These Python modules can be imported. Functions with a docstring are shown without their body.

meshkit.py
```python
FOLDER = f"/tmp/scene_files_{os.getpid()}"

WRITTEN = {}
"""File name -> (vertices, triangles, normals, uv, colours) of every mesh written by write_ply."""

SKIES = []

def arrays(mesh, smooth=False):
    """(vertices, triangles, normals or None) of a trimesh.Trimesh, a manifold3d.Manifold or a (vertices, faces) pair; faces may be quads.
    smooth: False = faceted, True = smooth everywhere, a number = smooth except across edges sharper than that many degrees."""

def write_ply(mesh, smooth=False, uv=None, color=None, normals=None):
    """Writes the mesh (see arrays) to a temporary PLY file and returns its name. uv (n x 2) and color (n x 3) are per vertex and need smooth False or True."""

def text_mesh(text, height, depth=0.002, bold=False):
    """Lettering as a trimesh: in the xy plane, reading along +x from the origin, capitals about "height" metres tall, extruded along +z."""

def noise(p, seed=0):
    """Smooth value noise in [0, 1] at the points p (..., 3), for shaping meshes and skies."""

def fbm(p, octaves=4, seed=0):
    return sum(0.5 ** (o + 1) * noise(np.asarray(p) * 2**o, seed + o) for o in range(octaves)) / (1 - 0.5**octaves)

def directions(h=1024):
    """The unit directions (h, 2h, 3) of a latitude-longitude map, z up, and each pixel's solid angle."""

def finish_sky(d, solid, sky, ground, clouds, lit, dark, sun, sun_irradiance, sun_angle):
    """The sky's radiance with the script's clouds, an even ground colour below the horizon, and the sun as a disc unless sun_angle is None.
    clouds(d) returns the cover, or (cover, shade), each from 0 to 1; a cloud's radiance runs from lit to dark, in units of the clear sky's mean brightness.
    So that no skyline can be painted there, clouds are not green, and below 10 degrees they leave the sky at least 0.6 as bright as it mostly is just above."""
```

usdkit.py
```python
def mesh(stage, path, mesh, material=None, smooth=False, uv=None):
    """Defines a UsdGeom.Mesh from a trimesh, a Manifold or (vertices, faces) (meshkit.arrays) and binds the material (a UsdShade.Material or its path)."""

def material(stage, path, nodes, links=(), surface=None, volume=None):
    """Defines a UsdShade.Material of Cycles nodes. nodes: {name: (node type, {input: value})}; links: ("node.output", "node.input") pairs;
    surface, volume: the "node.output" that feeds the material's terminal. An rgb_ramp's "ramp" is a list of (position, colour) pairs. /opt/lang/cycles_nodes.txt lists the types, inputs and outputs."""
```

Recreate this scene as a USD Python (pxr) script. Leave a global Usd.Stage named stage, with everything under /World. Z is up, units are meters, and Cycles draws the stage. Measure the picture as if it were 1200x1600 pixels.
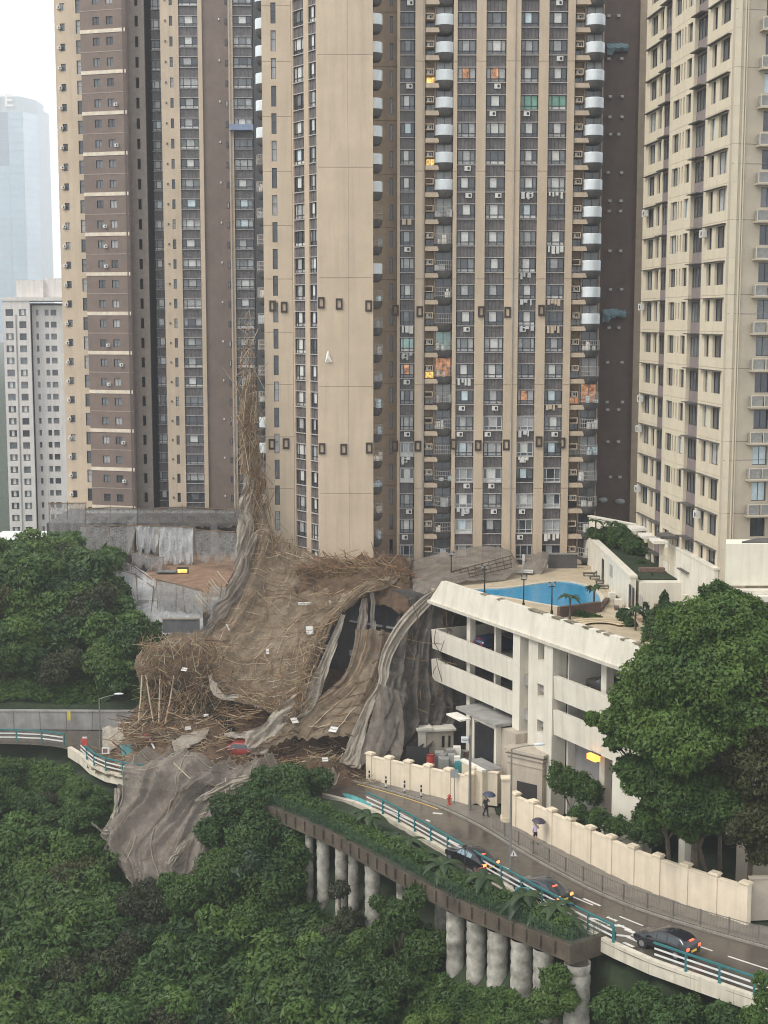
import math, random
import numpy as np, trimesh, usdkit, meshkit
import manifold3d as m3
from shapely.geometry import Polygon, Point, LineString
from shapely import contains_xy, distance as sh_distance, points as sh_points
from pxr import Usd, UsdGeom, UsdLux, UsdShade, Gf, Sdf, Vt

stage = Usd.Stage.CreateInMemory()
UsdGeom.SetStageUpAxis(stage, UsdGeom.Tokens.z)
UsdGeom.SetStageMetersPerUnit(stage, 1.0)
UsdGeom.Xform.Define(stage, '/World')
UsdGeom.Scope.Define(stage, '/World/Looks')

# ---------------------------------------------------------------- camera, sky, sun, exposure
FPX, PITCH, CAMZ = 2300.0, math.radians(7.43), 40.0
cam = UsdGeom.Camera.Define(stage, '/World/camera')
cam.CreateHorizontalApertureAttr(36.0)
cam.CreateVerticalApertureAttr(48.0)
cam.CreateFocalLengthAttr(FPX / 1200 * 36)
cam.CreateClippingRangeAttr(Gf.Vec2f(0.5, 20000))
cam.AddTranslateOp().Set(Gf.Vec3d(0, 0, CAMZ))
cam.AddRotateXOp().Set(90 - math.degrees(PITCH))
cam.CreateExposureAttr(.68)

SUN = np.array([-0.72, -0.42, 0.95]); SUN /= np.linalg.norm(SUN)
ELEV, ROT = math.asin(SUN[2]), math.atan2(SUN[0], SUN[1])
sun = UsdLux.DistantLight.Define(stage, '/World/sun')
sun.CreateIntensityAttr(0.4); sun.CreateAngleAttr(22.0)
sun.CreateColorAttr(Gf.Vec3f(1.0, 0.96, 0.9)); sun.CreateNormalizeAttr(True)
sun.AddRotateXYZOp().Set(Gf.Vec3f(90 - math.degrees(ELEV), 0, -math.degrees(ROT) + 180))
sky = UsdLux.DomeLight.Define(stage, '/World/sky')
skym = usdkit.material(stage, '/World/Looks/sky', {
    's': ('sky_texture', {'sky_type': 'single_scattering', 'sun_disc': False, 'sun_elevation': ELEV, 'sun_rotation': ROT, 'aerosol_density': 3.0}),
    'tc': ('texture_coordinate', {}),
    'n': ('noise_texture', {'scale': 2.2, 'detail': 5, 'roughness': 0.55}),
    'r': ('rgb_ramp', {'ramp': [(0.3, (8.0, 8.3, 8.6)), (0.7, (10.6, 10.8, 11.0))]}),
    'm': ('mix_color', {'fac': 0.93, 'use_clamp': False}),
    'b': ('background_shader', {'strength': 0.1})},
    [('tc.generated', 'n.vector'), ('n.fac', 'r.fac'), ('s.color', 'm.a'), ('r.color', 'm.b'), ('m.result', 'b.color')], surface='b.background')
UsdShade.MaterialBindingAPI.Apply(sky.GetPrim()).Bind(skym)
for pr, lab in ((sky.GetPrim(), 'sky'),):
    pr.SetCustomDataByKey('kind', 'structure')

# ---------------------------------------------------------------- picture measurements -> places in the world
def ray(px, py):
    r, d = (px - 600) / FPX, (py - 800) / FPX
    return np.array([r, math.cos(PITCH) - d * math.sin(PITCH), -(math.sin(PITCH) + d * math.cos(PITCH))])
CAM = np.array([0, 0, CAMZ])
def G(px, py, z=0.0):
    v = ray(px, py); return CAM + v * ((z - CAMZ) / v[2])
def P(px, py, Y):
    v = ray(px, py); return CAM + v * (Y / v[1])
def V(px, py, A, B):
    v = ray(px, py); A = np.asarray(A)[:2]; B = np.asarray(B)[:2]; n = np.array([-(B - A)[1], (B - A)[0]])
    return CAM + v * ((n @ A) / (n @ v[:2]))
def X(px, Y, py=400): return P(px, py, Y)[0]
def Z(py, Y): return P(600, py, Y)[2]

# ---------------------------------------------------------------- materials
LK = {}
def M(name, col, rough=0.75, var=0.14, scale=1.2, spec=0.4, metal=0.0, streak=0.0, bump=0.0, bscale=6.0, emit=0.0, dirt=None, dfac=0.5, rnd=0.0, detail=4):
    if name in LK: return LK[name]
    c = np.array(col, float)
    nd = {'g': ('geometry', {}), 'n': ('noise_texture', {'scale': scale, 'detail': detail, 'roughness': 0.6}),
          'r': ('rgb_ramp', {'ramp': [(0.3, tuple(c * (1 - var))), (0.7, tuple(np.minimum(c * (1 + var), 0.95)))]}),
          'p': ('principled_bsdf', {'roughness': rough, 'specular_ior_level': spec, 'metallic': metal})}
    ln = [('g.position', 'n.vector'), ('n.fac', 'r.fac')]
    out = 'r.color'
    if streak or dirt is not None:
        d = dirt if dirt is not None else tuple(c * 0.45)
        nd['mp'] = ('mapping', {'scale': (1, 1, 0.06 if streak else 1.0)})
        nd['n2'] = ('noise_texture', {'scale': 1.6 if streak else 0.5, 'detail': 6, 'roughness': 0.65})
        k = streak or dfac
        nd['r2'] = ('rgb_ramp', {'ramp': [(0.46, (0, 0, 0)), (0.74, (k, k, k))]})
        nd['mx'] = ('mix_color', {'b': d})
        ln += [('g.position', 'mp.vector'), ('mp.vector', 'n2.vector'), ('n2.fac', 'r2.fac'), ('r2.color', 'mx.fac'), (out, 'mx.a')]
        out = 'mx.result'
    if rnd:
        nd['oi'] = ('object_info', {}); nd['rr'] = ('rgb_ramp', {'ramp': [(0, (1 - rnd,) * 3), (1, (1 + rnd,) * 3)]})
        nd['mr'] = ('mix_color', {'blend_type': 'multiply', 'fac': 1.0, 'use_clamp': False})
        ln += [('oi.random', 'rr.fac'), (out, 'mr.a'), ('rr.color', 'mr.b')]; out = 'mr.result'
    ln.append((out, 'p.base_color'))
    if bump:
        nd['nb'] = ('noise_texture', {'scale': bscale, 'detail': 4}); nd['bp'] = ('bump', {'strength': bump, 'distance': 0.1})
        ln += [('g.position', 'nb.vector'), ('nb.fac', 'bp.height'), ('bp.normal', 'p.normal')]
    if emit:
        nd['p'][1]['emission_strength'] = emit; ln.append((out, 'p.emission_color'))
    LK[name] = usdkit.material(stage, '/World/Looks/' + name, nd, ln, surface='p.BSDF')
    return LK[name]

def leafmat(name, c1, c2, trans=0.35):
    nd = {'g': ('geometry', {}), 'n': ('noise_texture', {'scale': 0.3, 'detail': 8, 'roughness': 0.72}),
          'r': ('rgb_ramp', {'ramp': [(0.34, c1), (0.66, c2)]}),
          'oi': ('object_info', {}), 'rr': ('rgb_ramp', {'ramp': [(0, (0.68, 0.72, 0.75)), (0.5, (1, 1, 1)), (1, (1.3, 1.2, 0.95))]}),
          'gi': ('rgb_ramp', {'ramp': [(0, (0.7, 0.7, 0.7)), (1, (1.3, 1.3, 1.3))]}),
          'm1': ('mix_color', {'blend_type': 'multiply', 'fac': 1.0, 'use_clamp': False}), 'm2': ('mix_color', {'blend_type': 'multiply', 'fac': 1.0, 'use_clamp': False}),
          'p': ('principled_bsdf', {'roughness': 0.5, 'specular_ior_level': 0.35}), 't': ('translucent_bsdf', {}), 'x': ('mix_closure', {'fac': trans})}
    ln = [('g.position', 'n.vector'), ('n.fac', 'r.fac'), ('oi.random', 'rr.fac'), ('g.random_per_island', 'gi.fac'), ('r.color', 'm1.a'), ('rr.color', 'm1.b'),
          ('m1.result', 'm2.a'), ('gi.color', 'm2.b'), ('m2.result', 'p.base_color'), ('m2.result', 't.color'), ('p.BSDF', 'x.closure1'), ('t.BSDF', 'x.closure2')]
    LK[name] = usdkit.material(stage, '/World/Looks/' + name, nd, ln, surface='x.closure')
    return LK[name]

def netmat(name, col, clear=0.25, var=0.25, scale=0.7, dirt=(0.1, 0.075, 0.05), dfac=0.6):
    c = np.array(col)
    nd = {'g': ('geometry', {}), 'n': ('noise_texture', {'scale': scale, 'detail': 6, 'roughness': 0.65}),
          'r': ('rgb_ramp', {'ramp': [(0.3, tuple(c * (1 - var))), (0.7, tuple(c * (1 + var)))]}),
          'n2': ('noise_texture', {'scale': 0.35, 'detail': 7, 'roughness': 0.7}), 'r2': ('rgb_ramp', {'ramp': [(0.45, (0, 0, 0)), (0.7, (dfac,) * 3)]}),
          'mx': ('mix_color', {'b': dirt}), 'nb': ('noise_texture', {'scale': 9.0, 'detail': 5}), 'bp': ('bump', {'strength': 0.5, 'distance': 0.12}),
          'p': ('principled_bsdf', {'roughness': 0.85, 'specular_ior_level': 0.2}), 'tr': ('transparent_bsdf', {}),
          'nh': ('noise_texture', {'scale': 5.0, 'detail': 8, 'roughness': .75}), 'rh': ('rgb_ramp', {'ramp': [(0.40, (clear * 0.3,) * 3), (0.64, (min(.95, clear * 3.2),) * 3)]}), 'x': ('mix_closure', {})}
    ln = [('g.position', 'n.vector'), ('n.fac', 'r.fac'), ('g.position', 'n2.vector'), ('n2.fac', 'r2.fac'), ('r.color', 'mx.a'), ('r2.color', 'mx.fac'),
          ('mx.result', 'p.base_color'), ('g.position', 'nb.vector'), ('nb.fac', 'bp.height'), ('bp.normal', 'p.normal'),
          ('g.position', 'nh.vector'), ('nh.fac', 'rh.fac'), ('rh.color', 'x.fac'), ('p.BSDF', 'x.closure1'), ('tr.BSDF', 'x.closure2')]
    LK[name] = usdkit.material(stage, '/World/Looks/' + name, nd, ln, surface='x.closure')
    return LK[name]

# ---------------------------------------------------------------- mesh builder
class Fr:
    def __init__(s, O, u):
        u = np.array(u, float)[:2]; s.O = np.array(O, float)[:2]; s.u = u / np.linalg.norm(u); s.n = np.array([s.u[1], -s.u[0]])
    def pt(s, a, b, z): q = s.O + s.u * a + s.n * b; return (q[0], q[1], z)
class MB:
    def __init__(s, fr=None): s.v, s.f, s.k, s.fr = [], [], 0, fr
    def add(s, v, f):
        v = np.asarray(v, float)
        s.v.append(v); s.f.append(np.asarray(f, int) + s.k); s.k += len(v); return s
    def box(s, a0, a1, b0, b1, z0, z1):
        c = [(a, b, z) for z in (z0, z1) for a, b in ((a0, b0), (a1, b0), (a1, b1), (a0, b1))]
        if s.fr: c = [s.fr.pt(*q) for q in c]
        f = [(0, 2, 1), (0, 3, 2), (4, 5, 6), (4, 6, 7), (0, 1, 5), (0, 5, 4), (1, 2, 6), (1, 6, 5), (2, 3, 7), (2, 7, 6), (3, 0, 4), (3, 4, 7)]
        if s.fr: f = [t[::-1] for t in f]
        return s.add(c, f)
    def quad(s, *q): return s.add(q, [(0, 1, 2), (0, 2, 3)])
    def fq(s, a0, a1, z0, z1, b):
        return s.quad(*[s.fr.pt(*q) for q in ((a0, b, z0), (a1, b, z0), (a1, b, z1), (a0, b, z1))])
    def prism(s, pts, z0, z1):
        t = trimesh.creation.extrude_polygon(Polygon(pts), z1 - z0, engine='earcut')
        return s.add(t.vertices + [0, 0, z0], t.faces)
    def tube(s, pts, r, n=6, cap=True):
        pts = np.asarray(pts, float); m = len(pts); rr = np.broadcast_to(r, (m,))
        t = np.gradient(pts, axis=0); t /= np.linalg.norm(t, axis=1, keepdims=True) + 1e-9
        ref = np.array([0, 0, 1.0]) if abs(t[0][2]) < 0.8 else np.array([1.0, 0, 0])
        a = np.cross(t, ref); a /= np.linalg.norm(a, axis=1, keepdims=True) + 1e-9; b = np.cross(t, a)
        th = np.arange(n) * 2 * math.pi / n
        v = (pts[:, None] + rr[:, None, None] * (np.cos(th)[None, :, None] * a[:, None] + np.sin(th)[None, :, None] * b[:, None])).reshape(-1, 3)
        f = []
        for i in range(m - 1):
            for j in range(n):
                p, q = i * n + j, i * n + (j + 1) % n; f += [(p, q, q + n), (p, q + n, p + n)]
        if cap:
            f += [(0, j + 1, j) for j in range(1, n - 1)] + [((m - 1) * n, (m - 1) * n + j, (m - 1) * n + j + 1) for j in range(1, n - 1)]
        return s.add(v, f)
    def grid(s, g):
        g = np.asarray(g, float); n, m = g.shape[:2]; i = np.arange(n * m).reshape(n, m)
        a, b, c, d = i[:-1, :-1].ravel(), i[1:, :-1].ravel(), i[1:, 1:].ravel(), i[:-1, 1:].ravel()
        return s.add(g.reshape(-1, 3), np.vstack([np.stack([a, b, c], 1), np.stack([a, c, d], 1)]))
    def lathe(s, prof, c, n=12, a0=0.0, a1=2 * math.pi):
        th = np.linspace(a0, a1, n + 1); pr = np.asarray(prof, float)
        g = np.stack([c[0] + pr[None, :, 0] * np.cos(th)[:, None], c[1] + pr[None, :, 0] * np.sin(th)[:, None], c[2] + np.broadcast_to(pr[None, :, 1], (n + 1, len(pr)))], -1)
        return s.grid(g)
    def tm(s, t): return s.add(t.vertices, t.faces)
    def mf(s, m): q = m.to_mesh(); return s.add(q.vert_properties[:, :3], q.tri_verts)
    def wall(s, a0, a1, z0, z1, b0, b1, ops=()):
        """solid wall of thickness b0..b1 in the frame with rectangular openings (ua, ub, za, zb)"""
        bx = lambda p0, p1, q0, q1, r0, r1: m3.Manifold.cube((p1 - p0, q1 - q0, r1 - r0)).translate((p0, q0, r0))
        w = bx(a0, a1, b0, b1, z0, z1); cut = [o for o in ops if o[2] < z1 and o[3] > z0 and o[0] < a1 and o[1] > a0]
        if cut: w = w - m3.Manifold.batch_boolean([bx(o[0], o[1], b0 - 1, b1 + 1, o[2], o[3]) for o in cut], m3.OpType.Add)
        q = w.to_mesh(); v = q.vert_properties[:, :3].astype(float); f = q.tri_verts
        if s.fr: v = np.array([s.fr.pt(*x) for x in v]); f = f[:, ::-1]
        return s.add(v, f)
    def out(s): return np.vstack(s.v), np.vstack(s.f)

NAMES = {}
def path(parent, name):
    k = NAMES.get((parent, name), 0); NAMES[(parent, name)] = k + 1
    return f'{parent}/{name}' + (f'_{k:03d}' if k else '')
BASE = {}
def meta(pr, label=None, cat=None, group=None, kind=None):
    if label and len(label.replace('-', ' ').split()) > 16: print('LONG', label)
    for k, x in (('label', label), ('category', cat), ('group', group), ('kind', kind)):
        if x: pr.SetCustomDataByKey(k, x)
def thing(name, label, cat, base=(0, 0, 0), rotz=0.0, group=None, kind=None, scale=None):
    p = path('/World', name); x = UsdGeom.Xform.Define(stage, p)
    x.AddTranslateOp().Set(Gf.Vec3d(*map(float, base)))
    if rotz: x.AddRotateZOp().Set(float(rotz))
    if scale is not None: x.AddScaleOp().Set(Gf.Vec3f(*map(float, np.broadcast_to(scale, 3))))
    meta(x.GetPrim(), label, cat, group, kind); BASE[p] = np.array(base, float); return p
def part(parent, name, mb, mat, label=None, kind=None, smooth=False, local=False):
    v, f = mb.out() if isinstance(mb, MB) else mb
    top = '/'.join(parent.split('/')[:3])
    if not local and top in BASE: v = v - BASE[top]
    p = path(parent, name); usdkit.mesh(stage, p, (v, f), mat, smooth)
    if label or kind: meta(stage.GetPrimAtPath(p), label, None, None, kind)
    return p
def solo(name, mb, mat, label=None, cat=None, group=None, kind=None, smooth=False):
    p = path('/World', name); usdkit.mesh(stage, p, mb.out() if isinstance(mb, MB) else mb, mat, smooth)
    meta(stage.GetPrimAtPath(p), label, cat, group, kind); BASE[p] = np.zeros(3); return p
def copy(src, name, label, cat, base, rotz=0.0, group=None, scale=None):
    p = thing(name, label, cat, base, rotz, group, None, scale); pr = stage.GetPrimAtPath(p)
    pr.GetReferences().AddInternalReference(src); pr.SetInstanceable(True); return p
def klass(name):
    p = '/World/' + name; stage.CreateClassPrim(p); BASE[p] = np.zeros(3); return p
# ================================================================ materials of the buildings
BEIGE = M('beige_tile', (0.50, 0.40, 0.29), 0.6, 0.09, 0.3, streak=0.38, dirt=(0.29, 0.24, 0.19), bump=0.15, bscale=14)
BEIGE2 = M('beige_plaster', (0.46, 0.36, 0.26), 0.7, 0.1, 0.8, streak=0.3, dirt=(0.26, 0.21, 0.17))
BROWN = M('brown_tile', (0.170, 0.126, 0.102), 0.6, 0.12, 0.5, streak=0.2, dirt=(0.11, 0.085, 0.075), bump=0.15, bscale=14)
CREAM = M('cream_paint', (0.56, 0.49, 0.365), 0.75, 0.07, 0.7, streak=0.3, dirt=(0.36, 0.31, 0.23))
CREAM2 = M('cream_tile', (0.40, 0.345, 0.265), 0.7, 0.08, 0.6, streak=0.25, dirt=(0.3, 0.26, 0.2), bump=0.15, bscale=12)
MAUVE = M('mauve_panel', (0.215, 0.175, 0.165), 0.6, 0.1, 1.0, streak=0.2)
SPAN = M('dark_spandrel', (0.115, 0.105, 0.104), 0.45, 0.25, 1.6, streak=0.25, dirt=(0.05, 0.045, 0.045))
LEDGE = M('ledge_concrete', (0.42, 0.39, 0.36), 0.7, 0.15, 1.5, streak=0.3)
FRAME = M('dark_frame', (0.03, 0.03, 0.034), 0.4)
SILVER = M('pale_frame', (0.5, 0.5, 0.49), 0.5, metal=0.2)
WHITE = M('white_paint', (0.74, 0.70, 0.62), 0.7, 0.05, 0.8, streak=0.35, dirt=(0.42, 0.39, 0.33))
CONC = M('grey_concrete', (0.26, 0.25, 0.23), 0.85, 0.2, 0.8, streak=0.4, bump=0.3)
DARKC = M('dark_wet_concrete', (0.085, 0.08, 0.075), 0.6, 0.25, 0.9, streak=0.3)
INNER = M('dark_interior', (0.035, 0.032, 0.03), 0.9)
PLASTICW = M('balcony_glass', (0.62, 0.66, 0.67), 0.25, 0.08, 1.2, spec=0.6, streak=0.3, dirt=(0.4, 0.42, 0.42))
G_DARK = M('window_dark', (0.048, 0.054, 0.062), 0.08, 0.4, 0.9, spec=0.7)
G_MID = M('window_grey', (0.13, 0.14, 0.145), 0.1, 0.35, 1.1, spec=0.7)
G_CURT = M('window_curtain', (0.55, 0.55, 0.52), 0.3, 0.12, 2.0, spec=0.5)
G_CURT2 = M('window_net_curtain', (0.34, 0.345, 0.34), 0.25, 0.2, 2.0, spec=0.5)
G_BLUE = M('window_pale_blue', (0.5, 0.6, 0.63), 0.2, 0.15, 1.5, spec=0.6)
G_GREEN = M('window_green', (0.13, 0.30, 0.23), 0.15, 0.2, 1.2, spec=0.6)
G_TEAL = M('window_teal', (0.34, 0.52, 0.48), 0.2, 0.2, 1.2, spec=0.6)
G_WARM = M('window_lit_dim', (0.42, 0.20, 0.10), 0.3, 0.8, 2.2, emit=0.35)
G_LIT = M('window_lit', (0.85, 0.36, 0.1), 0.3, 0.8, 3.5, emit=1.0)
ACW = M('air_conditioner_white', (0.6, 0.58, 0.54), 0.5, 0.1, 3)
ACG = M('air_conditioner_grille', (0.24, 0.235, 0.22), 0.6, 0.2, 5)
PIPE = M('pipe_grey', (0.36, 0.33, 0.3), 0.6, streak=0.3)
R = random.Random(11)

def bay_window(t, fr, a0, a1, zc, hw, b=0.0, state=None, spand=True, pitch=2.655, frame=None, ledge=True):
    """window with dark bars, wide middle light and narrow sides; the sill, head ledge and dark apron below are its own pieces"""
    z0, z1 = zc - hw / 2, zc + hw / 2; w = a1 - a0; frame = frame or FRAME
    s = state or R.choices(['curt', 'net', 'mid', 'dark', 'blue'], [42, 24, 14, 14, 6])[0]
    mb = MB(fr); fw = 0.07
    c0 = a0 + w * R.choice([0.22, 0.24, 0.3, 0.2]); c1 = c0 + w * R.choice([0.42, 0.45, 0.4])
    zt = z0 + hw * 0.26
    for q in ((a0, a0 + fw), (a1 - fw, a1), (c0 - fw / 2, c0 + fw / 2), (c1 - fw / 2, c1 + fw / 2)): mb.box(*q, b, b + 0.09, z0, z1)
    for q in ((z0, z0 + fw), (z1 - fw, z1), (zt - fw / 2, zt + fw / 2)): mb.box(a0 + .002, a1 - .002, b + .004, b + 0.085, *q)
    w1 = part(t, 'window', mb, frame)
    mid = {'curt': G_CURT, 'net': G_CURT2, 'mid': G_MID, 'dark': G_DARK, 'blue': G_BLUE, 'green': G_GREEN, 'teal': G_TEAL, 'warm': G_WARM, 'lit': G_LIT}[s]
    side = {'green': G_GREEN, 'warm': G_CURT2, 'teal': G_TEAL, 'lit': G_WARM}.get(s) or R.choice([G_DARK, G_DARK, G_MID, G_CURT2])
    low = R.choice([G_CURT2, G_CURT, G_MID, G_DARK, side]) if s != 'warm' else G_MID
    part(w1, 'pane', MB(fr).fq(c0, c1, zt, z1, b + .03), mid)
    part(w1, 'side_pane', MB(fr).fq(a0, a1, zt, z1, b + .02), side)
    lo = MB(fr).fq(a0, a1, z0, zt, b + .03)
    part(w1, 'lower_pane', lo, low)
    if ledge:
        part(w1, 'sill', MB(fr).box(a0 - .06, a1 + .06, b - .02, b + .24, z0 - .075, z0), LEDGE); part(w1, 'head_ledge', MB(fr).box(a0 - .06, a1 + .06, b - .02, b + .2, z1, z1 + .07), LEDGE)
    if spand:
        sp = MB(fr); zb, za = z1 + .07 - pitch, z0 - .075; n = 5
        for i in range(n): sp.box(a0 + w * i / n + .012, a0 + w * (i + 1) / n - .012, b - .01, b + .05 + .02 * (i % 2), zb, za)
        part(w1, 'apron', sp, SPAN)
    return w1

def small_window(t, fr, a0, a1, z0, z1, b, mat=None, sill=False, frame=FRAME, bars=1, name='narrow_window'):
    mb = MB(fr); fw = 0.045
    for q in ((a0, a0 + fw), (a1 - fw, a1)): mb.box(*q, b, b + .07, z0, z1)
    for q in ((z0, z0 + fw), (z1 - fw, z1)): mb.box(a0 + .002, a1 - .002, b + .003, b + .067, *q)
    for i in range(bars):
        if (a1 - a0) > (z1 - z0) * 0.6: x = a0 + (a1 - a0) * (i + 1) / (bars + 1); mb.box(x - .02, x + .02, b + .005, b + .06, z0, z1)
        else: x = z0 + (z1 - z0) * (i + 1) / (bars + 1) + .15; mb.box(a0, a1, b + .005, b + .06, x - .02, x + .02)
    if sill: mb.box(a0 - .05, a1 + .05, b + .01, b + .18, z0 - .06, z0 - .001)
    w1 = part(t, name, mb, frame)
    part(w1, 'pane', MB(fr).fq(a0, a1, z0, z1, b + .025), mat or R.choice([G_DARK, G_DARK, G_MID, G_DARK, G_CURT2]))
    return w1

def ac_unit(t, fr, a, z, b, w=0.62, h=0.46, d=0.3):
    u = part(t, 'air_conditioner', MB(fr).box(a - w / 2, a + w / 2, b, b + d, z, z + h), ACW)
    g = MB(fr); c = [(a + .16 * w + .3 * h * math.cos(q), z + h / 2 + .36 * h * math.sin(q)) for q in np.arange(8) * math.pi / 4]
    ce = fr.pt(a + .16 * w, b + d + .012, z + h / 2)
    g.add([ce] + [fr.pt(x, b + d + .012, zz) for x, zz in c], [(0, 1 + i, 1 + (i + 1) % 8) for i in range(8)])
    part(u, 'fan_grille', g, FRAME)

def balcony(t, c, rad, z, ang0, ang1, white, clutter=0.0):
    """half-round balcony: bowl, slab and curved guard"""
    bw = MB(); bw.lathe([(0.05, -0.82), (rad * 0.62, -0.8), (rad * 0.88, -0.55), (rad * 1.0, -0.08), (rad * 1.02, 0.0), (0.02, 0.0)], (c[0], c[1], z), 12, ang0, ang1)
    p = part(t, 'balcony', bw, DARKC, smooth=50)
    if white:
        g = MB(); g.lathe([(rad * 1.0, 0.02), (rad * 1.0, 0.95), (rad * 0.95, 1.04), (rad * 0.93, 0.95), (rad * 0.95, 0.02)], (c[0], c[1], z), 14, ang0, ang1)
        part(p, 'guard', g, PLASTICW, smooth=50)
    else:
        g = MB(); th = np.linspace(ang0, ang1, 13)
        for hh in (0.15, 0.55, 1.0): g.tube([(c[0] + rad * math.cos(q), c[1] + rad * math.sin(q), z + hh) for q in th], 0.025, 4)
        for q in th: g.tube([(c[0] + rad * math.cos(q), c[1] + rad * math.sin(q), z), (c[0] + rad * math.cos(q), c[1] + rad * math.sin(q), z + 1.0)], 0.02, 4)
        part(p, 'guard', g, PIPE)
        if R.random() < clutter:
            k = MB()
            for _ in range(R.randint(2, 5)):
                q = R.uniform(ang0 + .3, ang1 - .3); r = rad * R.uniform(.5, .85); x, y = c[0] + r * math.cos(q), c[1] + r * math.sin(q); h = R.uniform(.3, .9); w = R.uniform(.1, .25)
                k.box(x - w, x + w, y - w, y + w, z + .01, z + h)
            part(p, 'balcony_clutter', k, R.choice([ACW, G_CURT2, WHITE, G_BLUE]))

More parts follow.
